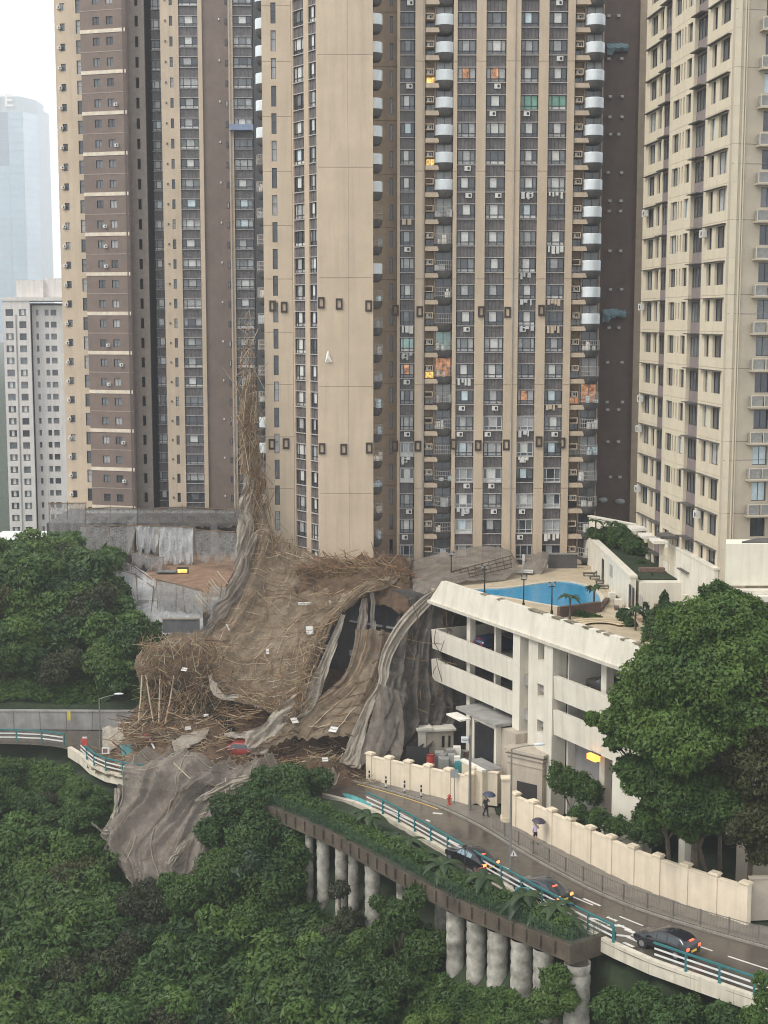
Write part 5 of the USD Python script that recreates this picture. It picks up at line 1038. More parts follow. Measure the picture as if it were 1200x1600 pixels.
def lattice(parent, g, nn, lines_u, lines_v, lift=.09, jit=.35, keep=.85, r=.05):
    n, m = g.shape[:2]
    def run(line, k):
        L = len(line); i = 0
        while i < L - 3:
            j = min(L - 1, i + k + R.randint(-k // 3, k // 3))
            if R.random() < keep: part(parent, 'bamboo_pole', MB().tube(line[i:j + 1:max(1, (j - i) // 4)], r, 5), R.choice(BAM[:3] + [BAM[1], BAM[3]]))
            i = j + 1
    for q in np.linspace(1, m - 2, lines_v): c = int(q); run((g + nn * (lift + R.uniform(0, .12)))[:, c] + np.array([R.uniform(-jit, jit) * .3, 0, 0]), max(5, n // 4))
    for q in np.linspace(1, n - 2, lines_u): c = int(q); run((g + nn * (lift + .05))[c, :], max(5, m // 5))
def net(parent, rows, mat, nu=28, nv=36, **k):
    g, nn = surf(rows, nu, nv, **k); return part(parent, 'netting', MB().grid(g), mat, smooth=True), g, nn

# ---- main sheet swept off the tower
ms = thing('collapsed_scaffold', 'great curved sheet of collapsed bamboo scaffolding swept down from the middle tower', 'scaffolding', (-12, 138, 6))
rows = [[(398, 832, 147.5), (440, 842, 147), (500, 872, 145.3), (560, 874, 145.3), (605, 866, 147.6), (642, 880, 147)], [(378, 880, 145), (430, 890, 144.5), (500, 905, 143.5), (560, 905, 142.5), (600, 905, 141), (628, 905, 141)],
        [(350, 935, 142.5), (410, 945, 141.5), (470, 950, 140.5), (530, 938, 139.3), (570, 925, 138), (592, 920, 137.8)], [(324, 985, 139.5), (380, 1000, 138.5), (440, 1000, 137), (490, 985, 136), (518, 968, 136), (536, 955, 136)],
        [(316, 1025, 137), (360, 1045, 135.5), (420, 1045, 134), (470, 1025, 133.5), (492, 1015, 133.5), (508, 1005, 134)], [(342, 1072, 134), (385, 1082, 132.5), (430, 1082, 131.5), (460, 1072, 131), (476, 1062, 131), (490, 1050, 131.5)],
        [(372, 1092, 131.2), (405, 1106, 129.8), (430, 1118, 129), (446, 1124, 128.6), (460, 1118, 129), (472, 1108, 129.6)]]
_, g, nn = net(ms, rows, NET_T, 96, 96, wr=.4, fold=.22, ff=4, seed=3, ragged=.3, ridge=.75, rd=1.2)
lattice(ms, g, nn, 46, 34, keep=.5, r=.024)
mg = thing('bamboo_tangle', 'snapped bamboo poles lashed together over the great fallen sheet', 'bamboo poles', (-10, 140, 8), group=None)
for i in range(130):
    a, b = R.randint(3, 92), R.randint(2, 93)
    if a > 42 and b > 24 and R.random() < .55: a = R.randint(3, 36)
    c = g[a, b] + nn[a, b] * R.uniform(.1, .5); d = np.array([R.gauss(0, 1), R.gauss(0, .5), R.gauss(0, 1.0)]); d /= np.linalg.norm(d); d -= nn[a, b] * (d @ nn[a, b]) * .85; l = R.uniform(.4, 1.5)
    pole(mg, c - d * l, c + d * l, R.uniform(.022, .045), R.choice([BAM[0], BAM[1], BAM[2], BAM[4], BAM[3], BAM[1]]), .15)
# frayed crest along the upper edge
cr = thing('bamboo_tangle', 'frayed rusty crest of broken bamboo along the top edge beside the tower foot', 'bamboo poles', (-4, 143, 14))
for i in range(200):
    t = R.random(); px = 470 + 165 * t + R.gauss(0, 8); py = 892 - 8 * math.sin(t * 3) + R.gauss(0, 8) + (20 * max(0, t - .6)); Y = 143.8 - 2.5 * t + R.gauss(0, .5)
    c = P(px, py, Y); d = np.array([R.gauss(.8, .6), R.gauss(-.3, .6), R.gauss(-.2, .5)]); d /= np.linalg.norm(d); l = R.uniform(.5, 1.7); pole(cr, c - d * l, c + d * l, R.uniform(.03, .055), R.choice([BAM[4], BAM[4], BAM[1], BAM[0]]), .1)
part(cr, 'debris_ridge', MB().grid(surf([[(465, 885, 145), (520, 884, 144.8), (580, 868, 145.5), (640, 878, 146)], [(465, 902, 143), (520, 895, 142.6), (580, 885, 142), (640, 900, 141.5)], [(460, 915, 142.2), (520, 912, 141.6), (585, 918, 138.9), (640, 940, 136.6)], [(462, 925, 141.9), (524, 928, 140.6), (588, 940, 137.2), (640, 965, 135.4)]], 22, 44, wr=.6, seed=8, ragged=.4)[0]), EARTH, smooth=True)
# ---- the mound under everything, on the road and in front of the podium
hx, hy = np.meshgrid(np.linspace(-27, 3.0, 110), np.linspace(122.2, 147, 90)); nz = meshkit.fbm(np.stack([hx * .45, hy * .45, 0 * hx], -1), 5, 17)
dr = sh_distance(BASEP, sh_points(hx.ravel(), hy.ravel())).reshape(hx.shape)
mask = np.clip((hx + 27) / 3, 0, 1) * np.clip((3.0 - hx) / 2.5, 0, 1) * np.clip((hy - 122.3) / 2, 0, 1)
frontx = 121.8 + np.where(hx > -3, (hx + 3) * 1.4, 0)
hh = (nz ** 1.5 * 3.4 + np.clip((hy - 127) * .32, 0, 5) * np.clip((hx + 25) / 5, .1, 1)) * mask * np.clip((hy - frontx - 1.0) / 2, 0, 1) * np.clip((sh_distance(LineString(OUT), sh_points(hx.ravel(), hy.ravel())).reshape(hx.shape) - .8) / 3.2, .06, 1) - .12 - np.clip(dr * 3, 0, 3)
mound = thing('rubble_mound', 'brown mound of broken bamboo and earth burying the road', 'rubble', (-13, 132, 0)); mv, mf_ = MB().grid(np.stack([hx, hy, hh], -1)[:, ::-1]).out(); dv = dr[:, ::-1].ravel(); mf_ = mf_[(dv[mf_] < .1).all(1)]; ui, inv_ = np.unique(mf_, return_inverse=True); mv = mv[ui]; mf_ = inv_.reshape(-1, 3); part(mound, 'earth', (mv, mf_), EARTH, smooth=True)
def dr_at(x, y): return dr[min(89, max(0, int((y - 122.2) / 24.8 * 89))), min(109, max(0, int((x + 27) / 30 * 109)))]
def hz_(x, y): i = min(89, max(0, int((y - 122.2) / 24.8 * 89))); j = min(109, max(0, int((x + 27) / 30 * 109))); return max(0.0, hh[i, j])
for i in range(280):
    x, y = R.uniform(-25.5, 0), R.uniform(123.5, 136)
    if not ROADP.union(PAVP).union(SITE).contains(Point(x, y)): continue
    c = np.array([x, y, hz_(x, y) + R.uniform(.05, .4)]); a = R.gauss(.5, .8); l = R.uniform(.6, 2.3); d = np.array([math.cos(a), math.sin(a) * .7, R.gauss(0, .22)]); pole(mound, c - d * l, c + d * l, R.uniform(.035, .06), None, .12)
# ---- tangle at the left
hp = thing('bamboo_tangle', 'bulging tangle of snapped bamboo at the left end of the collapse', 'bamboo poles', (-20, 134, 3))
part(hp, 'netting', MB().grid(surf([[(226, 1010, 139.5), (262, 998, 139.5), (300, 988, 139.8), (345, 985, 140)], [(214, 1032, 137.2), (250, 1020, 136.8), (300, 1012, 137), (340, 1010, 138)], [(216, 1060, 135.8), (255, 1048, 134.8), (300, 1042, 135.2), (345, 1045, 136)], [(226, 1085, 136.2), (262, 1072, 136.8), (300, 1072, 137), (350, 1085, 136.5)], [(222, 1125, 136), (255, 1122, 137.5), (300, 1120, 138), (360, 1112, 137)]], 40, 40, wr=.55, fold=.15, seed=12, ragged=.5)[0]), netmat('net_brown', (.13, .095, .062), .15, .4, 1.2, (.06, .038, .022), .7), smooth=True)
def tangle(parent, n, box, zr, dirf, lr=(.8, 2.6), r=(.024, .048), mats=None):
    for i in range(n):
        px, py, Y = R.uniform(box[0], box[1]), R.uniform(box[2], box[3]), R.uniform(*zr); c = P(px, py, Y); d = dirf(); d = d / np.linalg.norm(d); l = R.uniform(*lr) * .6
        pole(parent, c - d * l, c + d * l, R.uniform(*r), R.choice(mats or BAM), .12)
tangle(hp, 120, (222, 345, 1000, 1060), (134.2, 136.5), lambda: np.array([R.gauss(0, 1), R.gauss(0, .6), R.gauss(-.3, .7)]), mats=[BAM[0], BAM[1], BAM[1], BAM[3], BAM[4]])
tangle(hp, 70, (225, 370, 1060, 1135), (132.5, 135.5), lambda: np.array([R.gauss(0.3, .45), R.gauss(0, .3), R.gauss(1, .4)]), (1.2, 3.4), mats=[BAM[0], BAM[1], BAM[3], BAM[4], BAM[1]])
for x0, x1 in ((228, 240), (250, 248), (272, 258), (222, 216)): pole(hp, P(x0, 1055, 135), P(x1, 1130, 132.6), .07, BAM[2], .1)
tg = thing('bamboo_tangle', 'lashed bamboo thrown across the road at the foot of the bulging tangle', 'bamboo poles', (-16, 130, 1))
tangle(tg, 110, (180, 400, 1108, 1172), (128.5, 131.5), lambda: np.array([R.gauss(.8, .6), R.gauss(.3, .5), R.gauss(.0, .3)]), (.8, 2.6))
tangle(tg, 60, (360, 480, 1075, 1130), (129, 131), lambda: np.array([R.gauss(1, .5), R.gauss(.3, .5), R.gauss(.2, .4)]), (.7, 2.2), mats=[BAM[0], BAM[1], BAM[4]])
# ---- brown drape between the ribbons
bd = thing('net_drape', 'brown netting and bamboo slumped to the road right of the pale strip', 'netting', (-5, 130, 2))
_, g2, n2 = net(bd, [[(556, 985, 135.2), (585, 985, 134.6), (612, 990, 134)], [(518, 1082, 131.8), (560, 1066, 131.6), (602, 1066, 131.2)], [(460, 1118, 130), (520, 1108, 129.6), (585, 1108, 129)], [(425, 1150, 128.4), (490, 1138, 128), (566, 1130, 127.5)], [(400, 1180, 127), (480, 1150, 126.9), (552, 1152, 126.4)]], NET_T, 60, 44, wr=.35, fold=.15, ff=3, ridge=.6, rd=1.0, seed=21, ragged=.4)
lattice(bd, g2, n2, 9, 7, keep=.7, r=.04)
# ---- pale strips of netting
def strip(label, path_, w, mat, seed, fold=.25, name='net_strip'):
    t = thing(name, label, 'net strip', P(*path_[-1][:3])); p = np.array([P(*q[:3]) for q in path_]); ww = np.array([q[3] if len(q) > 3 else w for q in path_]); k = len(p); uu = np.linspace(0, 1, k); U = np.linspace(0, 1, 44)
    from scipy.interpolate import PchipInterpolator as PI
    c = PI(uu, p)(U); wd = PI(uu, ww)(U); tg_ = np.gradient(c, axis=0); tg_ /= np.linalg.norm(tg_, axis=1, keepdims=True); s = np.cross(tg_, [0.15, -1, .25]); s /= np.linalg.norm(s, axis=1, keepdims=True); nrm = np.cross(s, tg_)
    V_ = np.linspace(-.5, .5, 13); ph = meshkit.noise(np.stack([U * 6, 0 * U, 0 * U], -1), seed)
    V_ = np.linspace(-.5, .5, 19); fo = meshkit.fbm(np.stack([U[:, None] * 8 + 0 * V_[None], V_[None] * 6.5 + 3 * ph[:, None], 0 * U[:, None] + 0 * V_[None]], -1), 4, seed) - .5; wv = wd * (.75 + .7 * meshkit.noise(np.stack([U * 9, 0 * U + 3, 0 * U], -1), seed)); g = c[:, None] + s[:, None] * (V_[None, :, None] * wv[:, None, None]) + nrm[:, None] * (fo * fold * 3.6 * wd[:, None])[..., None]
    g += (meshkit.fbm(g * .8, 3, seed)[..., None] - .5) * .5
    part(t, 'netting', MB().grid(g), mat, smooth=True); return t
strip('pale strip of netting sweeping from the broken crest down to the buried red vehicle', [(538, 958, 136, .5), (520, 1005, 134, 1.0), (500, 1055, 132, 1.3), (478, 1092, 130.2, 1.5), (440, 1128, 128.8, 1.7), (408, 1155, 127.6, 2.0), (388, 1172, 127, 1.5)], 1.3, NET_P, 31)
strip('thin pale strip hanging in front of the dark podium windows', [(570, 935, 137, .5), (566, 985, 135.2, .9), (562, 1040, 133.6, .8), (548, 1088, 132, 1.1)], .9, NET_A, 32)
strip('narrow strip just right of the podium windows', [(580, 925, 137.2, .4), (582, 985, 135, .5), (578, 1040, 133, .6)], .5, NET_A, 33)
strip('long pale strip running from the car park corner down to the boundary wall', [(700, 912, 133.2, .5), (660, 945, 134, .9), (625, 985, 133, 1.1), (603, 1030, 131.6, .9), (598, 1066, 130.2, .7), (578, 1100, 128.6, .7), (562, 1140, 127, 1.2), (552, 1175, 125.6, 1.7), (545, 1198, 124.8, 1.4)], .9, NET_P, 34)
strip('loose loop of pale net curling over the left edge of the great sheet', [(398, 835, 146.2, .5), (385, 880, 144, 1.1), (362, 930, 141.6, 1.2), (335, 965, 139.8, 1.0), (320, 990, 138.6, .6)], 1.0, NET_A, 35)
strip('curled pale edge of net under the lower lip of the great sheet', [(328, 1055, 134.4, .3), (338, 1078, 133, .6), (352, 1088, 131.6, .6), (372, 1090, 130.6, .4)], .5, NET_P, 36)
# ---- dark net hanging at the end of the car park
dn = thing('net_drape', 'dark grey net hanging from the pool deck at the end of the car park', 'netting', (3, 131, 2))
net(dn, [[(630, 925, 137.6), (668, 935, 136), (712, 952, 134.4)], [(610, 1010, 133.4), (650, 1010, 134), (706, 1020, 133.8)], [(600, 1075, 130.2), (645, 1080, 132), (712, 1090, 132.8)], [(592, 1130, 128), (640, 1140, 130), (706, 1135, 131.5)], [(566, 1196, 125.8), (606, 1188, 127.2), (650, 1182, 128.6)]], NET_D, 90, 80, wr=.6, fold=.3, ff=4, ridge=1.0, rd=1.0, seed=41, ragged=.3)
net(dn, [[(590, 1070, 129.6), (604, 1072, 129.8), (622, 1080, 130.2)], [(578, 1130, 127.4), (604, 1134, 127.8), (632, 1140, 128.4)], [(556, 1192, 125), (588, 1192, 125.8), (624, 1186, 126.6)]], NET_A, 24, 20, wr=.25, fold=.25, ff=3, seed=42, ragged=.3)
for i in range(40): c = P(R.uniform(640, 710), R.uniform(955, 1110), R.uniform(130.6, 132)); d = np.array([R.gauss(0, .6), R.gauss(0, .4), R.gauss(.7, .5)]); l = R.uniform(.5, 1.4); pole(dn, c - d * l, c + d * l, .035, R.choice([BAM[3], BAM[1]]), .1)
# ---- sheet lying over the pool deck
ds = thing('net_sheet', 'pale taupe net sheet with a ladder of poles thrown over the pool deck', 'netting', (9, 143, 15))
_, g3, n3 = net(ds, [[(640, 876, 147.4), (700, 863, 147.6), (765, 854, 147.8), (802, 870, 146.5)], [(640, 894, 144), (700, 887, 142.6), (760, 878, 143), (810, 884, 142.5)], [(645, 914, 139.8), (685, 906, 138.2), (735, 902, 139.6), (800, 897, 141)], [(640, 935, 136.6), (668, 926, 135.8), (700, 914, 136.6), (790, 903, 140.2)]], NET_A, 30, 44, wr=.3, fold=.08, ff=5, seed=51, ragged=.15)
for k in range(4): pole(ds, P(706, 893 + 5 * k, 140.6 - .5 * k), P(800, 868 + 6 * k, 143 - .5 * k), .05, BAM[3], .02)
for k in range(9): t = k / 8; pole(ds, P(708 + 88 * t, 892 - 24 * t, 140.8 + 2.2 * t), P(712 + 88 * t, 909 - 22 * t, 139 + 2.2 * t), .045, BAM[3], .0)
sc = thing('grey_screen', 'dark grey site screen standing at the far edge of the pool', 'screen', (18, 147, 15)); a, b = P(857, 868, 147.5), P(902, 864, 147.5); F = Fr(a, b[:2] - a[:2]); part(sc, 'panel', MB(F).box(0, np.linalg.norm(b[:2] - a[:2]), -.15, 0, 15.0, a[2] + .1), M('grey_screen', (.085, .08, .078), .8, .15, 1, streak=.2)); part(sc, 'rail', MB(F).box(-.1, 3.1, -.2, .06, a[2] + .102, a[2] + .25), CONC)
net(thing('net_drape', 'torn pale net slumped against the screen at the far edge of the pool', 'netting', (16, 146, 15)), [[(820, 872, 147), (838, 866, 147), (858, 864, 147)], [(818, 888, 145), (840, 884, 145), (856, 880, 145.4)], [(822, 905, 143), (838, 903, 143.4), (850, 900, 143.8)]], NET_A, 16, 18, wr=.35, fold=.2, ff=3, seed=53, ragged=.4)
for i in range(3): pass
# ---- apron of net over the road edge
ap = thing('net_apron', 'huge grey net spilling over the edge of the road and down the slope', 'netting', (-18, 122, 0))
oc = np.array([q for q in OUT if -27 < q[0] < -1.5 and q[1] > 117]); oc = np.array([LineString(oc).interpolate(t, normalized=True).coords[0] for t in np.linspace(0, 1, 400)]); opx = np.array([visible(x, y, .4)[0] for x, y in oc]); ot = np.gradient(oc, axis=0); ot /= np.linalg.norm(ot, axis=1, keepdims=True); on = np.stack([-ot[:, 1], ot[:, 0]], 1); on *= np.sign(-on[:, 1:2])
def edge_row(o, z, cols): k = [int(np.argmin(abs(opx - c))) for c in cols]; return [np.array([*(oc[i] + on[i] * o), z]) for i in k]
ec_ = (205, 250, 300, 350, 400, 450, 505)
_, g4, n4 = net(ap, [edge_row(-2.6, 1.3, ec_), edge_row(-.3, .75, ec_), edge_row(.72, .25, ec_), [(186, 1258, 124), (236, 1258, 122.8), (290, 1250, 122.3), (335, 1242, 122.2), (385, 1232, 121.9), (440, 1225, 121.3), (505, 1222, 120.4)], [(160, 1300, 122.4), (205, 1318, 120.6), (260, 1312, 120), (310, 1300, 119.8), (360, 1290, 119.6), (420, 1280, 119.2), (480, 1270, 118.6)], [(192, 1350, 120.4), (222, 1360, 119), (262, 1364, 118.4), (302, 1354, 118.1), (340, 1348, 117.8), (380, 1340, 117.5), (430, 1335, 117)], [(192, 1404, 118.4), (212, 1418, 117.6), (246, 1408, 117.2), (280, 1396, 117), (312, 1390, 116.8), (345, 1385, 116.6), (390, 1380, 116)]], NET_A, 150, 150, wr=.3, fold=.3, ff=5, seed=61, ragged=.35, ridge=1.5, rd=2.4)
for ln_ in (g4[:, 0], g4[:, -1], g4[-1], g4[8], g4[:, 40], g4[:, 95]): part(ap, 'hem_rope', MB().tube(ln_[::3] + [0, -.06, .06], .045, 5), NET_P)
for i in range(46):
    a, b = R.randint(6, 120), R.randint(4, 145); c = g4[a, b] + n4[a, b] * .12; d = np.array([R.gauss(.5, .6), R.gauss(-.2, .4), R.gauss(.3, .5)]); d -= n4[a, b] * (d @ n4[a, b]); d /= np.linalg.norm(d) + 1e-6; l = R.uniform(.4, 1.5); pole(ap, c - d * l, c + d * l, R.uniform(.022, .04), R.choice([BAM[0], BAM[1], BAM[3], BAM[2]]), .1)
strip('shredded pale net caught on the outer post at the left edge of the slope', [(182, 1232, 125, .3), (180, 1268, 123.6, .5), (176, 1298, 122.4, .8), (186, 1318, 121.4, .5)], .5, NET_P, 64)
strip('pale tail of net trailing left over the bushes', [(178, 1292, 122.2, .5), (165, 1298, 122, .5), (152, 1290, 121.8, .2), (145, 1282, 121.6, .1)], .3, NET_P, 65)
strip('pale net edge hanging straight down over the trees', [(176, 1298, 122, .35), (166, 1322, 121, .25), (156, 1345, 120.2, .15)], .3, NET_P, 66)
strip('light ragged edge of net lying above the dark tree', [(306, 1252, 121.6, .4), (345, 1232, 121.6, .6), (400, 1212, 121.6, .6), (450, 1204, 121.6, .4)], .6, NET_P, 68)
strip('folded net hem beside the dark tree', [(300, 1302, 119.2, .3), (285, 1322, 118.6, .5), (262, 1352, 117.8, .6)], .5, NET_P, 69)
net(thing('net_drape', 'mauve crumpled net hanging from the bend of the left road', 'netting', (-22, 125, -1)), [[(186, 1222, 126), (215, 1215, 126.4), (248, 1205, 127.2)], [(182, 1245, 125), (212, 1245, 125), (245, 1232, 125.6)], [(188, 1285, 123.4), (214, 1290, 122.9), (240, 1275, 123)]], NET_D, 24, 24, wr=.4, fold=.3, ff=2, seed=71, ragged=.3)
# ---- flaps and boards lying on the rubble
for lab, rows_, mt in (('pale torn tarpaulin lying folded on the rubble in front of the tangle', [[(268, 1158, 129.6), (290, 1148, 130), (328, 1138, 130.8)], [(270, 1168, 128.6), (292, 1164, 128.6), (322, 1150, 129.6)]], NET_P), ('crumpled grey sheet beside the left lamp post', [[(160, 1135, 133.4), (176, 1135, 133.6), (192, 1142, 133.2)], [(160, 1172, 131), (176, 1168, 131.2), (196, 1160, 131.6)]], NET_P), ('brown matting spread on the road at the left of the rubble', [[(195, 1150, 132), (235, 1140, 132), (275, 1150, 131)], [(175, 1200, 127.6), (215, 1195, 127.6), (262, 1182, 128)]], netmat('matting_brown', (.15, .11, .078), .05, .4, 1.6)), ('pale sheet draped over the buried red vehicle', [[(350, 1146, 129.4), (372, 1143, 129.6), (396, 1145, 129.4)], [(352, 1152, 128.8), (374, 1150, 128.6), (398, 1152, 128.6)]], NET_P)):
    net(thing('tarpaulin', lab, 'tarpaulin', P(*rows_[0][1])), rows_, mt, 14, 18, wr=.3, fold=.15, ff=2, seed=hash(len(lab)) % 50, ragged=.2)
def board(label, px, py, Y, w, l, rz, tilt, mat, name='board'):
    w *= .85; l *= .85; c = P(px, py, Y); t = thing(name, label, 'board', c); ca, sa = math.cos(rz), math.sin(rz); u, v_ = np.array([ca, sa, 0]), np.array([-sa * math.cos(tilt), ca * math.cos(tilt), math.sin(tilt)]); n = np.cross(u, v_) * .04
    q = [c + u * a * w / 2 + v_ * b * l / 2 + n * k for k in (0, 1) for a, b in ((-1, -1), (1, -1), (1, 1), (-1, 1))]; m = MB(); m.add(q, [(0, 2, 1), (0, 3, 2), (4, 5, 6), (4, 6, 7), (0, 1, 5), (0, 5, 4), (1, 2, 6), (1, 6, 5), (2, 3, 7), (2, 7, 6), (3, 0, 4), (3, 4, 7)]); part(t, 'sheet', m, mat)
    m = MB(); m.tube([c - u * w * .45 + n * 1.5, c + u * w * .45 + n * 1.5], .02, 4); part(t, 'batten', m, BAM[1])
WB = M('white_board', (.5, .49, .46), .6, .1, 2)
for a in (('white board on the pale strip, left of the dark hollow', 460, 1126, 128.4, .7, .8, .5, .5), ('white board lying above the dark hollow in the rubble', 521, 1140, 126.8, .9, .7, -.5, .6), ('small white board near the rubble crest under the tower', 516, 943, 139, .25, .7, .3, 1.2), ('white scrap on the left part of the great sheet', 356, 980, 138.3, .2, .8, .9, 1.0), ('pale board in the middle of the great sheet', 477, 943, 139.9, 1.6, .3, .0, 1.1), ('grey white panel half way up the great sheet', 484, 985, 136.0, .8, 1.0, .2, .9), ('small blue white scrap low on the great sheet', 418, 1018, 134.4, .3, .6, .2, 1.0), ('white scrap on the mound in front of the tangle', 294, 1138, 130.4, .6, .4, .3, .6), ('pale scrap beside the tangle, on its crest', 288, 1046, 134, .7, .4, -.5, .9), ('light box fragment on the dark part of the mound', 322, 1118, 131.2, .5, .4, .2, .5), ('white scrap beside the boundary wall end', 508, 1187, 124, .6, .5, .2, .6), ('white panel thrown on the far edge of the pool deck', 818, 893, 144, 2.2, 1.0, -.2, .2), ('upright white plank in the wreck beyond the pool', 818, 878, 146, .3, 1.8, .1, 1.4)):
    board(*a, WB)
board('red and white striped barrier bent on the rubble at the left', 236, 1160, 129.5, .18, 2.2, .5, .4, WB, 'barrier')
for i in range(3):
    c = P(228 + 4 * i, 1150 + 5 * i, 130 - .3 * i); part('/World/barrier', 'red_stripe', MB().box(c[0] - .14, c[0] + .14, c[1] - .1, c[1] + .1, c[2] + .05, c[2] + .14), M('barrier_red', (.4, .06, .05), .6))
tl = thing('sheet_panel', 'teal metal sheet tipped on the rubble by the left bend', 'panel', (-22, 128, 1)); g5, _ = surf([[(186, 1164, 130.4), (205, 1162, 130.2)], [(192, 1182, 129), (210, 1182, 128.8)]], 6, 6, wr=.12, seed=5); part(tl, 'sheet', MB().grid(g5), TEAL)
tl = thing('sheet_panel', 'crumpled teal sheet hanging on the railing where the road meets the fallen net', 'panel', (-1.5, 118, .4)); g5, _ = surf([[(535, 1240, 121), (556, 1244, 119.6), (580, 1256, 117.8)], [(546, 1254, 119.4), (562, 1260, 118.4), (582, 1262, 117.4)]], 10, 14, wr=.25, seed=6); part(tl, 'sheet', MB().grid(g5), M('teal_sheet', (.07, .27, .27), .5, .25, 3))
# ---- scaffolding still hanging down the gap between the towers
hs = thing('hanging_scaffold', 'ragged column of bamboo and net hanging in the gap between the two towers', 'scaffolding', P(400, 850, 149))
net(hs, [[(384, 590, 150.2), (390, 585, 150.2), (396, 590, 150.2)], [(374, 650, 149.8), (385, 650, 149.4), (396, 650, 149.8)], [(372, 700, 149.4), (390, 700, 148.9), (404, 700, 149.4)], [(384, 770, 149), (398, 770, 148.5), (412, 772, 149)], [(386, 845, 148.4), (406, 850, 147.8), (432, 855, 147.4)]], NET_T, 44, 14, wr=.35, fold=.25, ff=2, seed=81, ragged=.8)
for i in range(170):
    t = R.random() ** .7; py = 520 + 330 * t; px = 386 + 18 * t ** 2 + R.gauss(0, 5 + 8 * t); c = P(px, py, 149.3 - 1.2 * t + R.uniform(-.4, .3)); d = np.array([R.gauss(0, .35), R.gauss(0, .25), 1.0]); l = R.uniform(.7, 2.4); pole(hs, c - d * l, c + d * l, R.uniform(.022, .045), R.choice([BAM[0], BAM[1], BAM[4], BAM[2], BAM[1]]), .15)
strip('pale grey net strip hanging beside the bamboo column between the towers', [(396, 705, 148.8, .5), (392, 745, 148.6, 1.1), (386, 790, 148.2, 1.3), (382, 840, 147.6, 1.4), (374, 890, 146.4, 1.0)], 1.2, NET_P, 83)
tangle(hs, 60, (400, 470, 845, 900), (145, 147), lambda: np.array([R.gauss(.3, .5), R.gauss(0, .4), R.gauss(.8, .5)]), (.8, 2.6), mats=[BAM[0], BAM[2], BAM[1]])
# ---- building site at the foot of the left tower
sb = thing('site_podium', 'dark unfinished podium under the left tower behind the grey nets', 'podium', (-28, 190, 0))
x0, x1 = X(76, 190, 830), X(384, 180, 830)
part(sb, 'back_block', MB().box(x0, x1 + 2, 189, 204, 0, 13.9), DARKC); part(sb, 'earth_platform', MB().box(X(216, 168, 880), X(345, 160, 880), 159, 188.9, -1, 10.2), M('site_earth', (.19, .115, .07), .9, .35, .8, bump=.4)); part(sb, 'front_wall', MB().box(X(215, 157, 950), X(340, 157, 950), 157, 158.9, -1, 9.9), CONC)
for px in (205, 245, 300, 335): part(sb, 'column', MB().box(X(px, 186.5, 870) - .4, X(px, 186.5, 870) + .4, 186.2, 187, 10.2, 15.19), CONC)
part(sb, 'upper_slab', MB().box(X(130, 186, 800), X(365, 186, 800), 186, 188.9, 15.2, 15.58), CONC)
wl = thing('work_lamp', 'warm work lamp glowing on the earth platform under the nets', 'lamp', P(285, 893, 172)); c = P(285, 892, 172); part(wl, 'glow', MB().box(c[0] - .55, c[0] + .55, 171.9, 172.1, c[2] - .2, c[2] + .2), M('work_lamp_glow', (1, .42, .1), .4, .4, 3, emit=1.3)); part(wl, 'housing', MB().box(c[0] - .7, c[0] + .7, 172.11, 172.4, c[2] - .4, c[2] + .4), FRAME); part(wl, 'stand', MB().tube([(c[0], 172.25, 10.2), (c[0], 172.25, c[2] - .3)], .05, 5), FRAME)
wb_ = thing('work_table', 'grey bench beside the work lamp', 'bench', P(262, 892, 172)); c = P(262, 893, 172); part(wb_, 'top', MB().box(c[0] - 1.3, c[0] + 1.0, 171.5, 172.5, c[2] - .1, c[2] + .05), G_MID)
for dx in (-1.1, .8): part(wb_, 'leg', MB().box(c[0] + dx - .05, c[0] + dx + .05, 171.9, 172.1, 10.2, c[2] - .101), FRAME)
def curtain(label, top, bot, mat, scal=.6, seed=0, ff=8, fold=.18, nu=18, nv=50):
    """hung net: top and bottom are lists of (px, py, distance); its hem is scalloped"""
    t = thing('scaffold_net', label, 'netting', P(*top[len(top) // 2])); g, nn = surf([top, [tuple((np.array(a) + np.array(b)) / 2) for a, b in zip(top, bot)], bot], nu, nv, wr=.1, fold=fold, ff=ff, seed=seed)
    u = np.linspace(0, 1, nu)[:, None]; s = (abs(np.sin(np.linspace(0, math.pi * scal_n(scal), nv))) - .6)[None] * scal; g[..., 2] -= s * u ** 2; q = np.random.default_rng(seed); g[..., 2] += u[..., 0:1].reshape(nu, 1) ** 4 * q.uniform(-.25, .25, (1, nv)); part(t, 'netting', MB().grid(g), mat, smooth=True)
    p = [P(*q) for q in top]; part(t, 'top_rail', MB().tube([np.array(a) + [0, -.06, .02] for a in p], .06, 5), BAM[1])
    for i in range(len(top)): part(t, 'standard', MB().tube([p[i] + [0, .12, .2], P(*bot[i]) + [0, .12, -.3]], .05, 5), BAM[1])
def scal_n(s): return 1 if s < .3 else 3
curtain('hazy grey net at the far left end of the podium', [(76, 787, 185), (105, 786, 185), (134, 786, 185)], [(78, 862, 183), (105, 862, 183), (134, 868, 183)], NET_G, .2, 1)
curtain('upper pale grey net band over the podium below the brown front', [(133, 795, 184), (172, 793, 184), (214, 794, 184)], [(133, 822, 184), (172, 822, 184), (214, 821, 184)], NET_G, .1, 2)
curtain('lower grey net below the brown front, over the podium', [(124, 822, 183), (170, 822, 183), (213, 821, 183)], [(128, 872, 180), (170, 870, 180), (205, 862, 180)], NET_G, .8, 3)
curtain('dark net stretched along the podium under the bay windows', [(214, 796, 184.5), (285, 792, 184.5), (366, 797, 184.5)], [(214, 824, 184), (285, 824, 184), (372, 824, 184)], netmat('net_slate', (.11, .108, .105), .2, .3, .5), .1, 4)
curtain('pointed white net hanging left of the warm lamp', [(213, 821, 181), (230, 822, 181), (248, 822, 181)], [(213, 858, 180), (230, 864, 180), (248, 852, 180)], NET_W, 1.0, 5)
